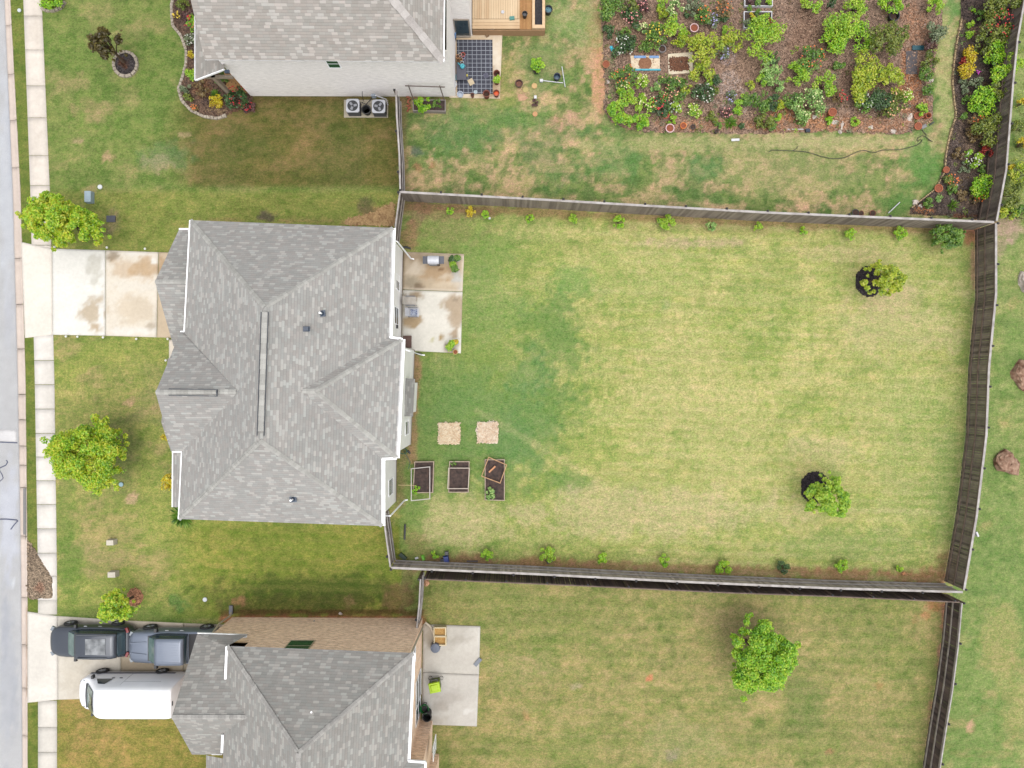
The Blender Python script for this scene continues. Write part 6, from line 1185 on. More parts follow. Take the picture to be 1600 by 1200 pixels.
q = MB(); q.prism([(v.x, v.y) for v in (P(1043, 86, 0), P(1081, 83, 0), P(1082, 115, 0), P(1044, 118, 0))], .08, .135); T.part('cloth', q, M('pale_cloth', (240, 228, 204), .9, (226, 208, 178)))
q = MB(); rg = random.Random(4)
for i in range(260): an = rg.uniform(0, 6.28); rr = math.sqrt(rg.random()); cx_, cy_ = math.cos(an), math.sin(an); sq = 1/max(abs(cx_), abs(cy_)); c = P(1061+cx_*sq*rr*14.5, 100+cy_*sq*rr*10, .15+.14*(1-rr)); q.box(c, (rg.uniform(.08, .2), rg.uniform(.04, .1), .04), rz=rg.uniform(0, 3), tilt=(rg.uniform(-.5, .5), rg.uniform(-.5, .5)))
o = T.part('mulch_heap', q, mat('mulch_chunks', C(150, 100, 70), C(88, 58, 44), 9, .95, island=True)); o['kind'] = 'stuff'
# raised frames
BEDW = M('weathered_frame', (206, 186, 166), .8, (176, 156, 138)); BEDS = mat('bed_soil', C(98, 78, 70), C(54, 44, 42), 5, .95, bump=.8, detail=8)
def frame(T, cs, z, h=.2, w_=.045, m=BEDW, name='board', z0=0.0):
    W_ = [P(x, y, z+h) for x, y in cs]; n = len(W_)
    for i in range(n):
        a, b = W_[i], W_[(i+1) % n]; d = (b-a).normalized()*w_/2; q = MB(); e = .012 if i % 2 else 0; q.beam(Vector((a.x, a.y, z+h/2))-d*(1 if i % 2 == 0 else -1), Vector((b.x, b.y, z+h/2))+d*(1 if i % 2 == 0 else -1), w_, h-e); T.part(name, q, m)
def rbed(label, cs, soil=True, h=.25, m=BEDW, name='raised_bed', z=0.0):
    c = P(sum(p[0] for p in cs)/4, sum(p[1] for p in cs)/4, 0); T = Thing(name, label, 'raised bed' if soil else 'frame', (c.x, c.y, z), 'garden frames'); frame(T, cs, z, h, m=m)
    if soil: q = MB(); q.prism([(v.x, v.y) for v in [P(x, y, h) for x, y in cs]], .01, h*.72); T.part('soil', q, BEDS)
    return T
rbed('left raised bed by the white house wall, dark soil and green leaves', [(648, 722), (677.5, 721.5), (676, 769.5), (645.5, 770)])
rbed('middle raised bed with bare dark soil', [(702.5, 721.5), (733, 721.5), (731.5, 769), (701, 769)])
rbed('long right raised bed with a leafy plant in its corner', [(758, 718.5), (788, 718.5), (788, 782), (758, 781)])
rbed('loose white frame lying over the left raised bed', [(642.5, 732.5), (671.5, 729.5), (671.5, 779.5), (642.5, 782.5)], False, .09, M('white_frame', (222, 214, 208), .7), 'loose_frame', .28)
rbed('loose pale frame lying on the middle raised bed', [(701, 731.5), (733.5, 731.5), (731.5, 763.5), (699.5, 763.5)], False, .09, M('pale_frame', (216, 202, 186), .7), 'loose_frame', .28)
rbed('loose new wood frame lying askew on the right raised bed', [(763.5, 714.5), (791.5, 726.5), (781.5, 755), (752.5, 744)], False, .12, M('new_wood', (216, 172, 126), .7, (194, 148, 104)), 'loose_frame', .28)
q = MB(); q.beam(P(764, 738, .3), P(774, 728.5, .3), .1, .04); single('plank', q, M('orange_plank', (214, 150, 104), .7), 'short orange plank lying in the right raised bed', 'plank', P(769, 733, .2))
q = MB(); q.beam(P(622, 758, .3), P(650, 758.5, .35), .03, .03); single('stake', q, M('yellow_stake', (220, 196, 140), .7), 'thin pale stake from the house wall to the left raised bed', 'stake', P(636, 758, 0))
plant('bed_vegetable', 'bright leaved vegetable in the lower corner of the left raised bed', 649, 765, 6, .5, 'neon', 'loose', dens=1.2, cat='vegetable'); plant('bed_vegetable', 'pale green leafy vegetable in the corner of the right raised bed', 764, 772, 9, .55, 'mint', 'loose', dens=1.3, cat='vegetable')
plant('bed_vegetable', 'weeds at the top end of the middle raised bed', 708, 725, 5, .3, 'green', 'loose', dens=.6, cat='weeds')
rbed('white framed raised bed in the upper garden, lower one', [(1163, 18), (1206, 18), (1206, 43), (1163, 43)], h=.3, m=WPLAS); rbed('white framed raised bed cut by the top edge', [(1164, -16), (1207, -16), (1207, 9), (1164, 9)], h=.3, m=WPLAS)
for (x, y, r, c_, lb) in [(1175, 24, 4, 'yellow', 'orange marigold in the lower white bed'), (1179, 31, 4, 'lime', 'lime lettuce below the marigold'), (1168, 35, 6, 'grey', 'grey leafed plant in the corner of the lower white bed'), (1184, 20, 5, 'green', 'green plant at the upper edge of the lower white bed'), (1197, 25, 4, 'lime', 'chartreuse head in the lower white bed'), (1194, 31, 6, 'dark', 'dark green plant in the lower white bed'), (1204, 33, 4, 'red', 'red leafed plant at the corner of the lower white bed'), (1200, 4, 5, 'lime', 'chartreuse head in the upper white bed'), (1184, 5, 5, 'green', 'green plant in the upper white bed'), (1172, 3, 5, 'purple', 'purple plant in the upper white bed'), (1171, 13, 4, 'green', 'green weed between the two white beds')]:
    plant('bed_vegetable', lb, x, y, r, .55, c_, 'dense', dens=1.2, cat='vegetable', group='vegetables in the white beds')
T = rbed('grey framed planter bed against the pale brick wall', [(645.5, 156), (695.5, 156), (695.5, 173.5), (645.5, 172.5)], h=.35, m=M('grey_frame', (166, 156, 150), .7))
q = MB()
for a, b in (((646, 156, .35), (638, 133, 2.0)), ((694, 156, .35), (687, 134, 2.0))): q.mark(); q.beam(P(*a), P(*b), .05, .05)
q.mark(); q.beam(P(633, 134, 2.0), P(695, 136, 2.0), .05, .05); T.part_each('trellis_bar', q, M('trellis_brown', (122, 106, 100), .7))
plant('bed_vegetable', 'leafy tomato in the planter bed against the pale brick wall', 661, 162, 12, .9, 'neon', 'loose', cat='vegetable', dens=1.1); plant('bed_vegetable', 'sparse plant in the right half of that planter bed', 683, 164, 8, .6, 'green', 'loose', cat='vegetable', dens=.6)
q = MB()
for i in range(7): q.box(P(637.5+(i % 2)*2, 152+i*3.4, .08+.05*(i % 3)), (.2, .1, .08), rz=i*.7)
o = single('brick_pile', q, M('loose_bricks', (186, 112, 82), .9, (150, 84, 62)), 'small pile of broken red bricks left of the planter bed', 'bricks', P(638, 163, 0))
# air conditioners
def ac(px, py, label):
    z = .75; c = P(px, py, z); c.z = 0; T = Thing('air_conditioner', label, 'air conditioner', c, 'air conditioners by the pale brick wall'); q = MB(); q.box(c+Vector((0, 0, .37)), (.76, .76, .70)); T.part('housing', q, M('ac_grille', (104, 104, 112), .6, (78, 78, 86), 30))
    q = MB(); n = 28; ri, ro = .33, .40; z0 = .75
    vs = []; 
    for k in range(n):
        a = 2*math.pi*k/n; ca, sa = math.cos(a), math.sin(a); f = .41/max(abs(ca), abs(sa)); f = min(f, .52); vs += [c+Vector((ca*ri, sa*ri, z0)), c+Vector((ca*f, sa*f, z0)), c+Vector((ca*f, sa*f, z0-.06))]
    q.add(vs, [(3*k, 3*k+1, 3*((k+1) % n)+1, 3*((k+1) % n)) for k in range(n)]+[(3*k+1, 3*k+2, 3*((k+1) % n)+2, 3*((k+1) % n)+1) for k in range(n)]); T.part('top_cover', q, M('ac_cover', (206, 208, 216), .5))
    q = MB(); q.lathe(c+Vector((0, 0, .727)), [(.005, 0), (.33, 0)], 24); T.part('fan_grille', q, BLACK)
    q = MB()
    for a in range(3): an = a*2.094+px; q.mark(); q.box(c+Vector((math.cos(an)*.16, math.sin(an)*.16, .745)), (.2, .14, .012), rz=an)
    T.part_each('fan_blade', q, M('fan_blade', (158, 160, 168), .5)); return T
ac(551, 165, 'left air conditioner on the pad by the pale brick wall'); ac(591.5, 166, 'right air conditioner on the pad by the pale brick wall')
bx('concrete_pad', 'pale concrete pad under the two air conditioners', 'pad', 572, 170, 0.0, (2.75, 1.1, .06), M('pad', (190, 180, 160), .9))
pot('black bucket between the two air conditioners', 572, 171, 7.5, .5, POTB, None, name='bucket', cat='bucket', group='buckets')
q = MB(); q.tube([P(565, 160, .5), P(572, 163, .3), P(578, 157, .6), P(582, 152, .9)], .03, 6); q.tube([P(568, 158, .3), P(566, 148, 1.2), P(566, 143, 1.4)], .02, 6); single('refrigerant_hose', q, BLACK, 'black pipes running from the air conditioners to the brick wall', 'pipes', P(573, 158, 0))
bx('disconnect_box', 'grey electric box on the pale brick wall above the right air conditioner', 'electric box', 584, 150, .9, (.25, .14, .35), M('box_grey', (150, 160, 172), .5)); q = MB(); q.tube([P(587, 149, 1.4), P(603, 155, .5), P(606, 164, .1)], .04, 8); single('white_pipe', q, WPLAS, 'white pipe beside the right air conditioner', 'pipe', P(600, 156, 0))
# patio of the upper house
T = Thing('outdoor_rug', 'charcoal outdoor rug with a white grid on the upper patio', 'rug', P(741, 105, 0)); a, b, c, d = P(713.5, 62, .095), P(769.5, 62, .095), P(770, 146.5, .095), P(714.5, 146.5, .095)
q = MB(); q.prism([(v.x, v.y) for v in (a, b, c, d)], .075, .095); T.part('mat', q, M('charcoal_rug', (74, 76, 88), .95, (60, 62, 74)))
q = MB()
for i in range(8): t = (i+.45)/8; q.beam(a.lerp(b, t)+Vector((0, 0, .004)), d.lerp(c, t)+Vector((0, 0, .004)), .028, .006)
for i in range(13): t = (i+.6)/12.9; q.beam(a.lerp(d, min(t, .995))+Vector((0, 0, .006)), b.lerp(c, min(t, .995))+Vector((0, 0, .006)), .028, .006)
T.part('grid_lines', q, M('rug_lines', (176, 180, 190), .9))
T = Thing('bench', 'dark low bench on the rug loaded with small pots', 'bench', P(721, 105, 0)); q = MB(); q.box(P(721, 106, .45), (.62, 1.5, .05)); T.part('seat', q, M('bench_top', (92, 92, 106), .6))
q = MB()
for dx in (-.26, .26):
    for dy in (-.68, .68): q.mark(); q.box(P(721, 106, .26)+Vector((dx, dy, 0)), (.05, .05, .36))
T.part_each('leg', q, BLACK)
for (x, y, r, c_, lb) in [(715, 88, 3, (236, 170, 120), 'peach cup on the bench'), (719, 85, 2.6, (240, 240, 236), 'white cup on the bench'), (723.5, 85, 3.4, (230, 84, 50), 'orange red pot on the bench'), (724, 89.5, 2.4, (190, 190, 230), 'lilac cup on the bench'), (716, 94, 3, (150, 110, 50), 'brown pot on the bench'), (720.5, 92.5, 2.4, (226, 170, 90), 'ochre cup on the bench'), (722, 97.5, 2.4, (236, 246, 250), 'pale cup above the turquoise watering can')]:
    pot(lb, x, y, r, .14, M('glaze', c_, .4), SOIL, z=.475, name='small_pot', group='small pots on the bench')
T = Thing('watering_can', 'turquoise watering can on the bench', 'watering can', P(722, 104, .475)); cc = P(722.5, 104.5, .475); TQ = M('turquoise_plastic', (50, 176, 196), .4, (120, 220, 230)); q = MB(); q.lathe(cc, [(.01, 0), (.14, 0), (.15, .14), (.10, .2), (.08, .2), (.01, .19)], 18); T.part('body', q, TQ, smooth=True); q = MB(); q.tube([cc+Vector((-.1, .05, .06)), cc+Vector((-.26, .14, .24))], [.04, .025], 8); T.part('spout', q, TQ); q = MB(); q.tube([cc+Vector((.12, 0, .05)), cc+Vector((.2, -.02, .15)), cc+Vector((.02, 0, .26))], .015, 6); T.part('handle', q, TQ)
bx('cardboard', 'tan square of cardboard on the rug', 'cardboard', 736, 128, .105, (.32, .38, .03), M('cardboard', (226, 206, 172), .9), rz=.5); bx('stone_tile', 'grey tile lying on the right of the rug', 'tile', 759.5, 118, .105, (.3, .3, .02), M('grey_tile', (98, 98, 116), .8), rz=.4)
bx('toy', 'yellow and dark toy at the lower end of the bench', 'toy', 728.5, 118, .1, (.2, .12, .08), M('yellow_toy', (226, 206, 60), .5), rz=.2); bx('toy', 'white toy shoe beside the yellow toy', 'toy', 719, 118, .12, (.32, .11, .08), M('white_toy', (230, 226, 240), .5), rz=-.15)
pot('brown red pot at the right edge of the rug, upper one', 776, 114, 5.2, .45, DTERRA, SOIL, z=.07, fill=.3, group='patio pots'); pot('bushy green potted plant at the right edge of the rug', 776, 126, 5.0, .35, DTERRA, SOIL, z=.07, leafy='lime', group='patio pots'); pot('pot holding a bright orange pot at the patio corner', 775.5, 145, 5.2, .4, DTERRA, M('orange_inside', (240, 96, 34), .5), z=.07, fill=.6, group='patio pots'); pot('large brown pot at the bottom of the rug', 760, 146, 5.6, .5, DTERRA, SOIL, z=.07, fill=.5, group='patio pots'); pot('small brown pot at the bottom of the rug', 738, 148, 3, .3, DTERRA, SOIL, z=.07, group='patio pots')
pot('pale blue round tub at the bottom left of the rug', 719, 147, 5, .25, M('pale_blue_plastic', (196, 206, 222), .4), M('pale_blue_inside', (206, 216, 230), .4), z=.07, fill=.3, group='patio pots', name='tub', cat='tub'); pot('white bowl beside the small brown pot', 743, 143.5, 3, .1, M('white_bowl', (206, 222, 230), .4), None, z=.1, name='bowl', cat='bowl', group='patio pots')
pot('white bucket with a dark handle left of the rug', 709, 131, 5, .35, WPLAS, M('bucket_inside', (214, 220, 216), .5), z=.07, name='bucket', cat='bucket', group='buckets'); bx('brush', 'turquoise brush head by the white bucket', 'brush', 712, 121, .1, (.2, .34, .1), M('pale_teal', (130, 190, 200), .5))
T = Thing('plastic_chair', 'black and light blue folded chair beside the wing wall', 'chair', P(708, 55, 0)); q = MB(); q.box(P(708, 51, .6), (.36, .34, .05)); q.box(P(708, 56, .75), (.34, .08, .4)); T.part('seat', q, M('light_blue_fabric', (120, 166, 220), .7)); q = MB(); q.box(P(708, 58, .3), (.36, .3, .4)); T.part('frame', q, BLACK)
q = MB(); c = P(707, 78, 1.2)
q.tube([P(711, 78, .05), P(709, 77, .8), c], .012, 5); q.lathe(P(700, 74.5, 1.6), [(.01, .04), (.09, .03), (.08, -.03)], 9); q.tube([P(709, 77, .8), P(700, 74.5, 1.58)], .012, 5); single('flower_stake', q, M('pink_flower', (226, 60, 90), .5), 'tall red pink artificial flower by the pale brick corner', 'flower', P(709, 77, 0))
bx('dry_plant', 'dry leaf heap on the patio above the rug', 'leaves', 760.5, 54, .08, (.2, .3, .1), M('dry_leaves', (150, 120, 90), .9), rz=.5)
T = Thing('step_ladder', 'dark blue ladder leaning by the back door of the upper house', 'ladder', P(706, 38, 0)); q = MB(); q.beam(P(712, 42, .1), P(704, 22, 1.5), .05, .08); T.part('rail', q, M('ladder_blue', (84, 120, 150), .5)); q = MB(); q.box(P(713, 26, .8), (.3, .5, .6), tilt=(.2, .3)); T.part('seat_block', q, M('dark_navy', (26, 40, 56), .5))
# deck
DECK = mat('deck_boards', C(240, 214, 176), C(208, 172, 130), 2.0, .75, island=True, stretch=(1, .3, 1)); T = Thing('wooden_deck', 'honey coloured wooden deck behind the upper house', 'deck', P(785, 10, 0)); z = .75
x0, x1 = P(738, 0, z).x, P(812, 0, z).x; yb, yt_ = P(0, 45, z).y, P(0, -60, z).y; q = MB(); n = int((x1-x0)/.14)
for i in range(n): q.box((x0+(i+.5)*(x1-x0)/n, (yb+.62+yt_)/2, z-.02), ((x1-x0)/n-.012, yt_-yb-.62, .035))
for i in range(3): q.box(((x0+x1)/2, yb+.10+i*.2, z-.02), (x1-x0, .185, .035))
T.part('deck_boards', q, DECK)
x2 = P(831, 0, z).x; q = MB(); n = 12
for i in range(n): q.box((x1+(i+.5)*(x2-x1)/n, (yb+yt_)/2, z-.05), ((x2-x1)/n-.02, yt_-yb, .035))
T.part('walkway_boards', q, mat('worn_deck', C(222, 168, 108), C(190, 134, 80), 2.5, .8, island=True))
q = MB(); q.box(((x0+x2)/2, yb-.02, z/2-.05), (x2-x0, .05, z-.1)); q.box((x2+.8, (yb+yt_)/2, z/2-.05), (.05, yt_-yb, z-.1)); q.box(((x2+x2+.8)/2, yb-.02, z/2-.05), (.8, .05, z-.1)); T.part('skirt_board', q, M('skirt', (190, 150, 110), .8))
q = MB(); q.box((x2+.10, (yb+yt_)/2, z+.02), (.16, yt_-yb, .16)); q.box((x2+.72, (yb+yt_)/2, z+.02), (.16, yt_-yb, .16)); q.box((x2+.41, yb+.1, z+.02), (.46, .2, .16)); T.part('planter_frame', q, M('planter_wood', (240, 208, 168), .75, (222, 186, 144)))
q = MB(); q.box((x2+.41, (yb+.2+yt_)/2, z-.03), (.46, yt_-yb-.2, .1)); T.part('planter_soil', q, mat('black_soil', C(66, 62, 66), C(30, 28, 32), 9, .95, bump=.6))
pot('dark urn on the worn strip of the deck', 820, 21, 4.2, .4, POTB, M('grey_inside', (96, 96, 100), .6), z=.73, fill=.6, group='deck pots'); pot('black round pot with blue trinkets right of the deck', 857, 14, 6.5, .45, POTB, M('blue_trinkets', (110, 170, 186), .6, (40, 50, 60), 12), fill=.7, group='deck pots')
pot('white dish on the deck boards', 785.5, 18.5, 2.6, .06, WPLAS, None, z=.75, name='dish', cat='dish', group='deck pots'); bx('toy', 'teal and dark toy on the deck edge', 'toy', 800, 28.5, .75, (.3, .2, .1), M('teal_toy', (80, 150, 140), .5), rz=.1)
bx('white_bag', 'white bag lying at the foot of the deck', 'bag', 767.5, 46, .05, (.4, .28, .2), WPLAS, rz=.2, taper=.6)
# things on the neighbour lawn
pot('dark bowl shaped fire pit on the lawn', 811, 130, 6.2, .3, M('fire_bowl', (86, 56, 48), .7), M('ash', (150, 100, 80), .9, (90, 60, 50)), fill=.5, group='lawn pots'); pot('navy bucket on the lawn by the white poles', 870.5, 119, 5.5, .4, M('navy', (30, 44, 66), .4), M('bucket_water', (84, 110, 130), .2), fill=.4, name='bucket', cat='bucket', group='buckets'); pot('black pot under the round lime shrub', 838, 109, 5.5, .3, POTB, SOIL, group='lawn pots')
q = MB(); q.tube([P(849, 126, .06), P(880, 129.5, .06)], .028, 8); q.box(P(846, 126, .1), (.2, .16, .14)); single('pole', q, WPLAS, 'white pole with a dark head lying across the lawn', 'pole', P(865, 128, 0)); q = MB(); q.tube([P(878, 104, .1), P(883, 136, .1)], .028, 8); single('pole', q, WPLAS, 'second white pole lying upright in the picture beside the navy bucket', 'pole', P(880, 120, 0))
for (x, y, r, c_, lb) in [(835, 134, 4.4, (222, 184, 128), 'round sawn log slice on the lawn, right one'), (821, 140, 4.6, (196, 180, 118), 'round greenish log slice on the lawn'), (836, 178, 4, (214, 164, 116), 'round log slice alone lower on the lawn')]:
    q = MB(); c = P(x, y, .05); q.lathe(c, [(.005, .02), (r/S*.8, .018), (r/S, .0), (r/S, -.05)], 14); single('log_slice', q, M('sawn_wood', c_, .9), lb, 'log slice', (c.x, c.y, 0), 'log slices on the lawn')
bx('white_lamp', 'small white lamp lying on the lawn', 'lamp', 836.5, 152, .03, (.16, .18, .12), WPLAS); plant('lawn_clump', 'dark dry clump on the lawn below the white lamp', 836, 161, 5, .3, 'purple', 'loose')
# hose
q = MB(); hose = [(1201, 238), (1205, 234.5), (1215, 234.5), (1230, 235.5), (1246, 236), (1258, 237), (1270, 240), (1283, 244.5), (1297, 247.5), (1310, 248), (1322, 245.5), (1332, 240.5), (1342, 236), (1352, 235), (1360, 237.5), (1368, 238), (1378, 234.5), (1392, 234), (1406, 234), (1418, 231), (1432, 227), (1439, 222.5), (1441, 219), (1438, 218), (1434, 221), (1433, 218), (1435, 215), (1441, 212), (1446, 213), (1448, 211), (1444, 207), (1441, 203)]
q.tube([P(x, y, .035) for x, y in hose], .022, 6); q.tube([P(1446, 213, .06), P(1452, 218, .04), P(1457, 221, .04), P(1450, 218.5, .05)], .022, 6); q.tube([P(1237, 236, .03), P(1243, 233.5, .03), P(1247, 228.5, .03)], .018, 6); single('garden_hose', q, M('dark_hose', (72, 72, 52), .5), 'dark hose snaking across the lawn below the garden', 'hose', P(1320, 240, 0))
bx('sprinkler', 'black and white sprinkler head at the hose end', 'sprinkler', 1443, 198, .05, (.34, .2, .14), M('sprinkler', (60, 58, 60), .5, (190, 190, 190), 2), rz=.5); bx('trowel', 'black handled trowel on the path edge', 'trowel', 1456, 193, .05, (.34, .07, .05), BLACK, rz=.6)
q = MB(); q.tube([P(1388, 333, .1), P(1406, 316, .1)], .03, 6); single('pole', q, WPLAS, 'pale stick leaning near the white stones above the top fence', 'stick', P(1397, 325, 0))
bx('stake', 'white rod lying along the lower garden edge', 'rod', 1243, 202, .03, (1.0, .05, .04), WPLAS); bx('spigot', 'navy sprinkler box at the end of the white rod', 'sprinkler', 1262, 204, .03, (.28, .2, .14), M('navy_box', (24, 44, 66), .5)); bx('litter', 'white scrap on the lawn below the garden', 'scrap', 1149, 218.5, .02, (.5, .14, .05), WPLAS, rz=.05)
for (x, y, w_, lb) in [(1337, 332, 7, 'black tyre shaped ring by the top fence'), (1346, 333, 5, 'rusty pot shard by the top fence'), (1364, 333, 6, 'dark clod row by the top fence')]: pot(lb, x, y, w_*.8, .14, POTB if 'black' in lb else DTERRA, SOIL, name='old_pot', group='junk along the top fence')
# rocks
def rock(label, px, py, rx, ry, h, m, seed, name='boulder', group='boulders on the east lawn', cat='boulder'):
    rg = random.Random(seed); q = MB(); c = P(px, py, h*.4); n1_, n2_ = 15, 7; vs = []; ph = [rg.uniform(0, 6.28) for _ in range(6)]
    for j in range(n2_):
        el = (j/(n2_-1))*math.pi/2
        for i in range(n1_):
            a = 2*math.pi*i/n1_; lump = 1+.16*math.sin(a*2+ph[0])+.13*math.sin(a*3+ph[1])+.08*math.sin(a*5+ph[2]+el*3)+rg.uniform(-.07, .07); rr = lump*(math.cos(el)**.75 if j < n2_-1 else .02)
            vs.append(Vector((c.x+math.cos(a)*rx/S*rr+.12*rx/S*math.sin(el*2+ph[3]), c.y+math.sin(a)*ry/S*rr, h*math.sin(el)**.8*(1+.22*math.sin(a*2+ph[4]+el*4)*math.cos(el)+rg.uniform(-.07, .07))-.02)))
    q.add(vs, [(j*n1_+i, j*n1_+(i+1) % n1_, (j+1)*n1_+(i+1) % n1_, (j+1)*n1_+i) for j in range(n2_-1) for i in range(n1_)]+[tuple((n2_-1)*n1_+i for i in range(n1_))]); return single(name, q, m, label, cat, (c.x, c.y, 0), group)
RK = mat('pink_rock', C(206, 172, 146), C(118, 72, 48), 3.4, .9, bump=.9, detail=8); RW = M('pale_rock', (236, 224, 214), .9, (206, 190, 176), 8, bump=.6)
rock('large reddish boulder on the grass outside the right fence', 1576, 724, 19, 19, .55, RK, 11); rock('reddish boulder cut by the picture edge', 1599, 586, 15, 22, .5, RK, 5); rock('pale boulder at the picture edge beside the fence', 1602, 440, 8, 17, .4, RW, 7)
for i, (x, y, rx, ry, lb) in enumerate([(1421, 184, 6, 7, 'largest white stone beside the terracotta pots'), (1361, 199, 5, 4, 'lone white stone on the red clay'), (1303, 191, 8, 4, 'white stone below the tiny neon plant'), (1315, 196, 3, 7, 'narrow white stone standing upright in the picture'), (1313, 205, 3.5, 3, 'white stone at the lawn edge under the narrow one'), (1395, 205, 5, 4, 'white stone at the lower right garden edge'), (1432, 316, 6, 4, 'upper white stone at the bottom of the border'), (1438, 322, 4, 3, 'lower white stone at the bottom of the border'), (1454, 126, 4, 4, 'white stone between the two deep green shrubs'), (950, 128, 3.5, 3, 'small white stone on the left edge of the garden'), (1029, 130, 4.5, 3.5, 'tan stone above the grey green clump'), (1272, 183, 5, 4, 'pale stone right of the large pale shrub'), (1494, 291, 2.5, 5, 'slim white stone by the ringed plant')]): rock(lb, x, y, rx, ry, .15, RW, 20+i, 'white_stone', 'white stones in the beds', 'stone')
rock('tan flagstones beside the log slices', 816, 152, 7, 6, .06, M('flagstone', (214, 172, 138), .9, (190, 148, 116)), 41, 'flagstone', None, 'flagstone')
# edging stones
def edging(label, pts, step=5.0, m=None, w_=.2):
    q = MB(); rg = random.Random(int(pts[0][0])); T = []
    for a, b in zip(pts[:-1], pts[1:]):
        L = math.hypot(b[0]-a[0], b[1]-a[1]); n = max(1, int(L/step)); an = math.atan2(-(b[1]-a[1]), b[0]-a[0])
        for i in range(n): t = (i+.5)/n; q.box(P(a[0]+(b[0]-a[0])*t, a[1]+(b[1]-a[1])*t, .05), (L/n/S*rg.uniform(.86, .99), w_*rg.uniform(.8, 1.05), .12), rz=an+rg.uniform(-.06, .06), taper=.9)
    c = P(*pts[len(pts)//2], 0); return single('stone_edging', q, m or M('edging_stone', (196, 184, 166), .9, (160, 148, 132)), label, 'edging', (c.x, c.y, 0), 'bed edgings')
edging('grey stone edging along the curved front bed of the upper house', [(272, -10), (268, 10), (270, 40), (283, 56), (291, 78), (291, 100), (285, 122), (279, 140), (285, 158), (298, 172), (318, 182), (340, 185), (354, 180)]); edging('round stone edging ring at the brown sapling', [(196+18.5*math.cos(k/12*6.2832), 100+19.5*math.sin(k/12*6.2832)) for k in range(13)]); edging('short stone edging under the shrubs at the top left', [(64, 12), (72, 17), (86, 16), (96, 11), (102, 2)])
edging('pale rope edging between the grass path and the flower border', [(1502, 30), (1500, 42), (1494, 70), (1490, 100), (1488, 130), (1491, 160), (1494, 180), (1484, 210), (1478, 240), (1476, 268), (1462, 295), (1440, 312), (1424, 325)], 6, M('tan_edging', (196, 170, 130), .9), .08)
# front lawn services
bx('utility_box', 'blue grey utility cabinet beside the tree at the top left', 'utility box', 139.5, 308, 0, (.42, .72, .35), M('blue_grey', (176, 196, 204), .5, (160, 180, 190)), taper=.93, group='utility boxes'); bx('meter_cover', 'dark meter lid set in the lawn by the upper driveway', 'lid', 173.5, 342, 0, (.55, .4, .06), M('dark_lid', (86, 88, 100), .6), group='utility boxes')
bx('utility_box', 'tan utility cabinet on the lawn, upper of the pair', 'utility box', 174.5, 847, 0, (.48, .34, .4), M('tan_cabinet', (222, 214, 196), .6, (206, 198, 180)), taper=.9, group='utility boxes'); bx('utility_box', 'tan utility cabinet on the lawn, lower of the pair', 'utility box', 177, 897, 0, (.52, .36, .4), M('tan_cabinet', (222, 214, 196), .6, (206, 198, 180)), taper=.9, group='utility boxes')
for (x, y, r, c_, lb) in [(156, 292, 3.8, (236, 240, 240), 'white round cover near the blue grey cabinet'), (189, 757, 3.6, (160, 196, 206), 'pale blue round cover beside the large round tree'), (320, 937, 3.6, (220, 226, 230), 'white round cover on the lawn above the tan brick house'), (30, 16, 3, (220, 230, 230), 'pale round cover on the verge at the top')]:
    q = MB(); c = P(x, y, .05); q.lathe(c, [(.005, .02), (r/S*.9, .015), (r/S, -.02)], 16); single('valve_cover', q, M('cover', c_, .5), lb, 'cover', (c.x, c.y, 0), 'valve covers on the lawns')
q = MB(); c = P(66, 917, .06); q.lathe(c, [(.005, .02), (.3, .018), (.34, .012), (.345, -.03)], 24); q.lathe(c+Vector((0, 0, .022)), [(.2, 0), (.22, .006), (.24, 0)], 24); single('manhole_cover', q, M('rusty_iron', (160, 104, 84), .7, (140, 86, 70), 12), 'rusty round manhole lid in the bare soil by the kerb', 'manhole', (c.x, c.y, 0))
LW = M('lamp_white', (246, 246, 240), .4); lamp0 = None
for (x, y, lb) in [(84.5, 386, 'path light at the top driveway edge nearest the sidewalk'), (166.5, 386.5, 'path light midway along the top driveway edge'), (226, 388.5, 'path light at the top driveway edge nearest the garage'), (102.5, 525.5, 'path light at the lower driveway edge nearest the sidewalk'), (120.5, 526, 'second path light from the sidewalk on the lower driveway edge'), (160.5, 527, 'third path light on the lower driveway edge'), (212.5, 529.5, 'fourth path light on the lower driveway edge'), (261.5, 529.5, 'path light at the lower driveway edge by the walkway'), (258.5, 563, 'path light on the lawn left of the walkway')]:
    c = P(x, y, .3); c.z = 0
    if lamp0 is None:
        T = Thing('path_light', lb, 'path light', c, 'path lights along the driveway'); q = MB(); q.tube([c, c+Vector((0, 0, .28))], .012, 6); T.part('stake', q, BLACK); q = MB(); q.lathe(c+Vector((0, 0, .27)), [(.005, .06), (.055, .045), (.075, .0), (.07, -.01)], 12); T.part('cap', q, LW); lamp0 = T.o
    else: copy_tree(lamp0, c, lb)
# street details
q = MB()
def crack(pts, w_=.05): q.tube([P(x, y, -.124) for x, y in pts], w_/2, 5)
crack([(-40, 690), (10, 691), (27, 692)], .07); crack([(-40, 812), (10, 811), (26, 812.5), (28, 813.5), (22, 820), (17, 827)], .08); crack([(-6, 735), (2, 730), (9, 727), (12, 722), (10, 719)], .06); crack([(-3, 732), (3, 741), (5, 747), (0, 752)], .06)
tag(q.build('tar_seam', M('tar', (84, 92, 122), .5), None, P(0, 760, 0)), kind='structure')
sheet('road_patch', [(-60, 671), (25, 671.5), (26, 690), (-60, 689.5)], -.122, (224, 222, 222), thick=.03)
bx('storm_inlet', 'long grey storm drain slot in the kerb', 'storm drain', 38.5, 799, 0.0, (.17, 2.9, .03), M('inlet_dark', (140, 138, 136), .8))
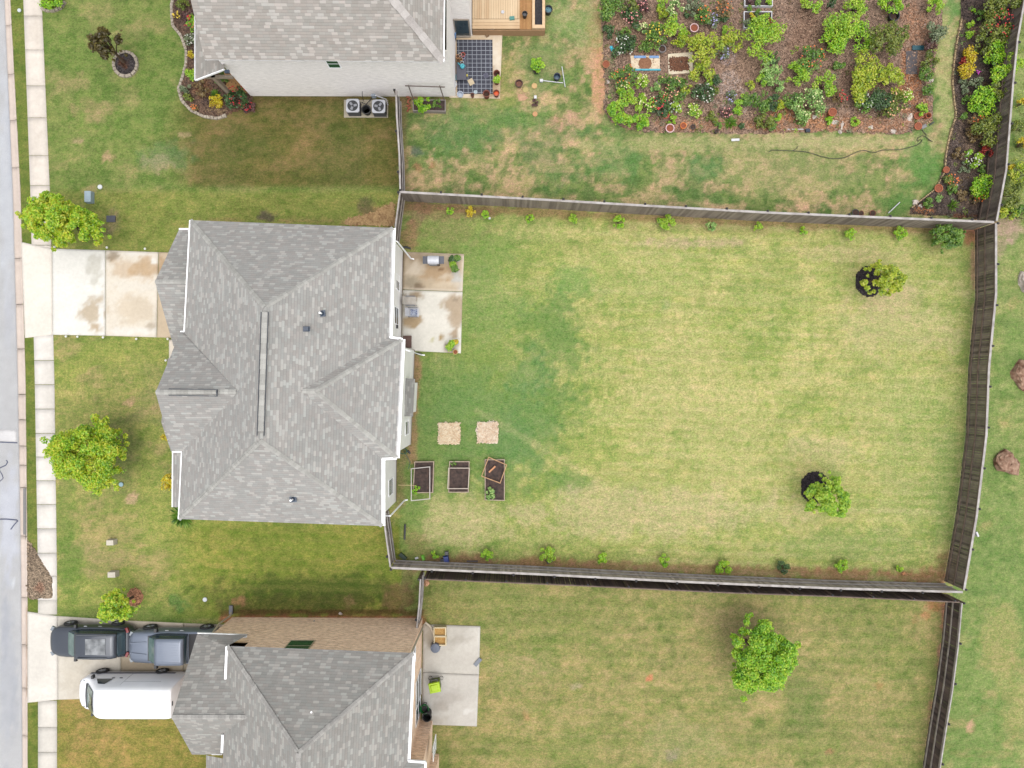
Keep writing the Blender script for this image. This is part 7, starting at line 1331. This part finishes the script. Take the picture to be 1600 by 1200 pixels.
# lower patio
T = Thing('storage_bins', 'pair of cream ribbed storage bins at the patio corner', 'bins', P(687, 995, .07)); CR = M('cream_plastic', (250, 232, 190), .5)
for (x, y) in ((687, 988), (687.5, 1002)):
    q = MB(); c = P(x, y, .5); c.z = .07; w2_, h2_ = .36, .26
    for a, b in (((-w2_, -h2_), (w2_, -h2_)), ((w2_, -h2_), (w2_, h2_)), ((w2_, h2_), (-w2_, h2_)), ((-w2_, h2_), (-w2_, -h2_))): q.beam(c+Vector((a[0], a[1], .2)), c+Vector((b[0], b[1], .2)), .05, .4)
    for k in range(9): q.box(c+Vector((-w2_+k*.09, h2_+.02, .2)), (.03, .04, .42)); q.box(c+Vector((-w2_+k*.09, -h2_-.02, .2)), (.03, .04, .42))
    bn = T.part('bin', q, CR); q = MB(); q.box(c+Vector((0, 0, .2)), (.66, .46, .1)); T.part('content', q, mat('wood_shavings', C(220, 178, 106), C(176, 130, 70), 14, .9), parent=bn)
q = MB(); c = P(680, 1013, .5); c.z = .07; q.lathe(c, [(.3, 0), (.3, .4), (.28, .46), (.12, .48), (.005, .48)], 24); single('round_lid_bin', q, M('slate_plastic', (104, 114, 134), .5, (92, 102, 122)), 'round slate grey lidded bin below the cream bins', 'bin', (c.x, c.y, .07))
bx('boot_tray', 'grey tray lying across the right edge of the lower patio', 'tray', 746.5, 1034.5, .08, (.24, .56, .06), M('tray_grey', (118, 126, 138), .5), rz=-.7)
T = Thing('wheeled_bin', 'lime green wheeled bin on the lower patio', 'wheeled bin', P(679, 1075, .07)); c = P(679, 1074.5, .9); c.z = .07; LG = M('lime_plastic', (200, 236, 20), .45, (186, 226, 16)); q = MB(); q.box(c+Vector((0, 0, .42)), (.56, .5, .8), rz=.2, taper=1.12); T.part('body', q, M('olive_plastic', (110, 130, 30), .5)); q = MB(); q.box(c+Vector((0, 0, .86)), (.7, .64, .07), rz=.2, taper=.9); q.box(c+Vector((0, 0, .915)), (.48, .44, .05), rz=.2, taper=.8); T.part('lid', q, LG)
q = MB(); q.beam(c+Vector((-.28, .42, .8)), c+Vector((.22, .50, .8)), .05, .05); q.beam(c+Vector((-.22, .42, .8)), c+Vector((-.2, .28, .8)), .04, .05); q.beam(c+Vector((.2, .5, .8)), c+Vector((.14, .34, .8)), .04, .05); T.part('handle', q, BLACK)
q = MB()
for k in (-1, 1): q.mark(); q.lathe(c+Vector((.34*k, .28, .12)), [(.12, -.04), (.13, 0), (.12, .04)], 12)
T.part_each('wheel', q, TYRE)
T = Thing('hose_reel', 'green hose coiled on a black reel by the brick wall', 'hose reel', P(663, 1108, .07)); q = MB(); c = P(663, 1108, .5); c.z = .45; rg = random.Random(3)
for k in range(5): q.tube([c+Vector((math.cos(a)*(.2+.02*k), math.sin(a)*(.24+.01*k), -.1+.05*k+.03*math.sin(a*2+k))) for a in np.linspace(0, 6.28, 22)], .02, 6)
T.part('hose', q, M('green_hose', (30, 140, 66), .4, (20, 110, 50))); q = MB(); q.lathe(c+Vector((0, 0, -.3)), [(.15, 0), (.15, .3), (.01, .3)], 14); q.beam(c+Vector((-.1, .28, .1)), c+Vector((.0, .5, .25)), .03, .03); q.beam(c+Vector((.12, .28, .1)), c+Vector((.16, .5, .25)), .03, .03); q.beam(c+Vector((.0, .5, .25)), c+Vector((.16, .5, .25)), .03, .03); T.part('reel', q, BLACK)
pot('tall black barrel by the brick corner of the lower patio', 667, 1121, 7.5, .8, POTB, M('barrel_inside', (20, 22, 22), .8), z=.07, fill=.3, name='barrel', cat='barrel', group='buckets')
# patio of the middle house
T = Thing('gas_grill', 'gas grill with a silver hood on the upper patio corner', 'grill', P(677, 407, .07)); c = P(677, 406, .9); c.z = .07
q = MB(); q.box(c+Vector((0, 0, .4)), (.62, .48, .7)); T.part('cabinet', q, M('grill_black', (46, 48, 56), .5))
q = MB(); smooth_loft(q, [[(c.x+x, c.y+math.cos(a)*.26, c.z+.78+math.sin(a)*.20) for a in np.linspace(0, math.pi, 9)] for x in (-.34, -.3, .3, .34)]); T.part('hood', q, M('silver_hood', (226, 228, 236), .3, (206, 208, 216)), smooth=False)
q = MB(); q.tube([c+Vector((-.24, -.31, .84)), c+Vector((.24, -.31, .84))], .018, 8); T.part('hood_handle', q, RIM)
for k in (-1, 1): q = MB(); q.box(c+Vector((k*.5, 0, .76)), (.30, .46, .05)); T.part('side_shelf', q, M('shelf_slate', (84, 88, 102), .5))
q = MB()
for k in (-1, 1): q.mark(); q.lathe(c+Vector((k*.25, -.2, .08)), [(.07, -.03), (.08, 0), (.07, .03)], 10, axis='Y')
T.part_each('wheel', q, TYRE)
def lounger(px, py, label, m, items=False):
    T = Thing('patio_chair', label, 'chair', P(px, py, .07), 'chairs on the patio of the middle house'); c = P(px, py, .6); c.z = .07
    q = MB(); q.box(c+Vector((.08, 0, .42)), (.55, .52, .05)); T.part('seat', q, m)
    q = MB(); vs = [(-.22, .44), (-.3, .6), (-.36, .8), (-.40, .95)]
    for a, b in zip(vs[:-1], vs[1:]): q.beam(c+Vector((a[0], 0, a[1])), c+Vector((b[0], 0, b[1])), .5, .04)
    T.part('backrest', q, m); q = MB()
    for dx in (-.2, .3):
        for dy in (-.24, .24): q.mark(); q.box(c+Vector((dx, dy, .2)), (.04, .04, .4))
    T.part_each('leg', q, RIM)
    q = MB()
    for dy in (-.28, .28): q.mark(); q.beam(c+Vector((-.28, dy, .62)), c+Vector((.3, dy, .60)), .05, .03)
    T.part_each('armrest', q, M('chair_arm', (120, 124, 134), .5)); return T, c
lounger(641, 470, 'beige patio chair against the white wall', M('beige_mesh', (214, 206, 196), .8, (196, 188, 176)))
T, c = lounger(645, 488, 'white patio chair with a blue patterned cushion', M('white_chair', (230, 230, 236), .6)); q = MB(); q.box(c+Vector((.06, 0, .49)), (.42, .40, .07)); T.part('cushion', q, mat('blue_pattern', C(60, 80, 130), C(214, 220, 232), 12, .8, detail=2))
for (x, y, r, lf, lb) in [(715, 404, 4.6, 'green', 'round pot with a fern at the upper patio corner'), (711, 420, 5.2, 'green', 'lower round pot with leaves at the upper patio corner'), (706, 406, 5, 'dark', 'dark leafed potted plant right of the grill'), (708, 413, 4.6, 'lime', 'bright leafed potted plant between the round pots'), (701, 541, 5, 'lime', 'lime potted plant at the lower patio corner, left one'), (706.5, 535.5, 5, 'neon', 'tall bright potted plant at the lower patio corner'), (713, 533, 4, 'yellow', 'yellow flowering potted plant at the lower patio corner')]:
    pot(lb, x, y+(2 if y > 500 else 0), r, .35, M('pale_green_pot', (176, 206, 180), .5), SOIL, z=.07, leafy=lf, group='potted plants on the patio of the middle house')
pot('small ochre pot at the lower patio corner', 711.5, 550, 4, .25, M('ochre_pot', (220, 190, 110), .6), SOILR, z=.07, group='potted plants on the patio of the middle house')
for (x, y, dx, dy, lb) in [(635, 387, 14, 3, 'black drain hose end at the upper corner of the white wall'), (655, 553, 9, 5, 'black drain hose end below the lower patio corner'), (638, 706, 6, 6, 'black drain hose end by the left raised bed')]:
    q = MB(); q.tube([P(x-dx/2, y, .08), P(x, y-1, .07), P(x+dx/2, y+dy/2, .06)], [.06, .07, .05], 8); single('drain_hose', q, BLACK, lb, 'drain hose', P(x, y, 0), 'black drain hoses')
q = MB(); q.tube([P(633, 819, .07), P(632, 843, .07)], .06, 8); single('drain_hose', q, BLACK, 'straight black pipe lying on the grass near the bottom left fence corner', 'pipe', P(632, 831, 0))
T = Thing('green_cart', 'green hose cart tucked against the end of the white wall', 'hose cart', P(630, 705, 0)); q = MB(); c = P(630, 705, .3)
for k in range(4): q.tube([c+Vector((math.cos(a)*.22, math.sin(a)*.17, -.1+.05*k)) for a in np.linspace(0, 6.28, 16)], .02, 5)
T.part('hose', q, M('teal_hose', (30, 100, 80), .5)); q = MB(); q.tube([c+Vector((.0, 0, -.2)), P(641, 722, .05), P(638, 733, .05)], .018, 5); T.part('hose_tail', q, M('teal_hose', (30, 100, 80), .5))
# clutter by the bottom fence
T = Thing('toy_car', 'blue and black ride on toy by the bottom fence', 'toy', P(697, 870, 0)); q = MB(); q.box(P(697, 874, .2), (.34, .44, .2), rz=.2, taper=.8); T.part('body', q, M('royal_blue', (40, 66, 150), .4)); q = MB(); q.box(P(698, 864, .2), (.22, .22, .24)); q.box(P(692, 875, .12), (.3, .16, .16)); T.part('wheels', q, BLACK)
bx('toy', 'dark green toy by the bottom left fence corner', 'toy', 629.5, 869.5, .02, (.5, .22, .2), M('dark_green', (36, 66, 50), .5), rz=-.7); bx('ball_toy', 'lime green toy left of the blue one', 'toy', 661, 872, .02, (.2, .36, .14), M('lime_toy', (130, 214, 60), .5), rz=.3, taper=.7); bx('toy', 'small white toy by the bottom fence', 'toy', 651, 872, .02, (.2, .12, .08), WPLAS, rz=.3)
bx('garbage_bag', 'black bag behind the bright shrub at the bottom fence', 'bag', 859, 876, .0, (.5, .3, .22), BLACK, rz=.5, taper=.7)
bx('board_scrap', 'dark board with an orange end leaning on the bottom fence', 'board', 738, 877, .05, (.7, .1, .06), M('scrap_board', (96, 86, 84), .8)); bx('litter', 'tiny white square on the grass under the top fence', 'litter', 765, 341, .02, (.12, .12, .02), WPLAS); bx('litter', 'orange wood scrap near the right end of the bottom fence', 'litter', 1412, 896, .02, (.2, .14, .05), M('orange_scrap', (216, 150, 100), .8), rz=.5)
rock('tan stone hanging at the top of the narrow grey fence', 667, 911, 5, 5, .2, M('tan_rock', (222, 170, 130), .9), 77, 'tan_stone', None, 'stone')
bx('fence_tag', 'torn white tape on the outside of the right fence', 'tape', 1525, 834, .9, (.1, .3, .3), WPLAS, rz=.4)
rock('pale stone on the clay strip by the tan brick wall', 531.5, 959, 2.6, 2.2, .1, RW, 81, 'pale_stone', None, 'stone')
# wood chips and dead leaves nobody could count
def scatter(name, n, poly, z, c1, c2, L=(.05, .14), seed=1, label=None):
    rng = np.random.default_rng(seed); xs_ = [p[0] for p in poly]; ys_ = [p[1] for p in poly]; x = rng.uniform(min(xs_), max(xs_), n*2); y = rng.uniform(max(min(ys_), -30), max(ys_), n*2); k = inpoly(x, y, poly); x = x[k][:n]; y = y[k][:n]; n = len(x)
    zz = z+rng.uniform(.02, .06, n); kf = (H-zz)/H/S; p = np.stack([(x-800)*kf, (600-y)*kf, zz], 1); a = rng.uniform(0, 3.14, n); l = rng.uniform(L[0], L[1], n)[:, None]; t = np.stack([np.cos(a), np.sin(a), rng.uniform(-.3, .3, n)], 1); b = np.stack([-np.sin(a), np.cos(a), rng.uniform(-.3, .3, n)], 1)
    V = np.stack([p-t*l/2-b*l*.18, p+t*l/2-b*l*.18, p+t*l/2+b*l*.18, p-t*l/2+b*l*.18], 1).reshape(-1, 3); ob = np_mesh(name, V, np.arange(4*n).reshape(n, 4), mat(name, C(*c1), C(*c2), 3, .95, island=True)); tag(ob, label, 'ground litter', None, 'stuff')
scatter('wood_chips', 16000, GARDEN, .07, (206, 172, 146), (104, 70, 54), label='loose wood chips covering the garden bed'); scatter('mulch_bits', 6000, BORDER, .07, (120, 98, 84), (40, 34, 34), seed=2, label='dark mulch bits in the flower border')
scatter('pale_chips', 900, [(685, 661), (719, 661), (719, 694), (685, 694)], .07, (252, 236, 206), (206, 170, 130), (.08, .16), 3, 'pale wood chips of the left square patch'); scatter('pale_chips', 900, [(746, 660), (778, 660), (778, 692), (746, 692)], .07, (252, 236, 212), (206, 170, 136), (.08, .16), 4, 'pale wood chips of the right square patch')
scatter('dead_grass', 700, [(540, 343), (575, 336), (615, 316), (617, 352), (540, 350)], .0, (216, 182, 130), (140, 104, 70), (.12, .3), 5, 'dry straw along the wall of the middle house'); scatter('mulch_bits', 1500, FB, .07, (150, 116, 92), (50, 40, 40), seed=6, label='dark mulch bits in the curved front bed')
# low weeds and ground cover between the garden shrubs
def ground_cover(name, n, poly, col, seed, label, size=.07, r=.16, keep=lambda x, y: True):
    rng = np.random.default_rng(seed); xs_ = [p[0] for p in poly]; ys_ = [max(-20, p[1]) for p in poly]; cs = []
    while len(cs) < n:
        x = rng.uniform(min(xs_), max(xs_)); y = rng.uniform(min(ys_), max(ys_))
        if inpoly(np.array([x]), np.array([y]), poly)[0] and vn(np.array([x]), np.array([y]), 26, seed)[0] > .42 and keep(x, y): v = P(x, y, .1); cs.append((v.x, v.y, .1))
    V, F_ = leaf_cloud(cs, rng.uniform(.5, 1.2, n)*r, n*26, size, rng, flat=.5); V[:, 2] = np.maximum(V[:, 2], .06); tag(np_mesh(name, V, F_, GREENS[col]), label, 'ground cover', None, 'stuff')
kp = lambda x, y: not (1120 < x < 1190 and 60 < y < 150) and not (1225 < x < 1285 and 10 < y < 75) and not (975 < x < 1085 and 80 < y < 120) and not (1400 < x < 1440 and 20 < y < 160)
for i, (c_, n_) in enumerate((('green', 110), ('olive', 110), ('grey', 80), ('lime', 60), ('brown', 90), ('purple', 25))): ground_cover('weeds', n_, GARDEN, c_, 60+i, 'low mixed weeds between the garden shrubs', keep=kp)
for i, (c_, n_) in enumerate((('olive', 30), ('grey', 30), ('brown', 40), ('green', 20))): ground_cover('weeds', n_, BORDER, c_, 80+i, 'low weeds in the flower border')
ground_cover('rough_grass', 90, [(1572, -20), (1640, -20), (1640, 345), (1562, 340), (1578, 240), (1590, 120)], 'olive', 90, 'rough weeds outside the upper right fence', r=.3); ground_cover('rough_grass', 60, [(1572, -20), (1640, -20), (1640, 345), (1562, 340), (1578, 240), (1590, 120)], 'ygreen', 91, 'rough weeds outside the upper right fence', r=.28)
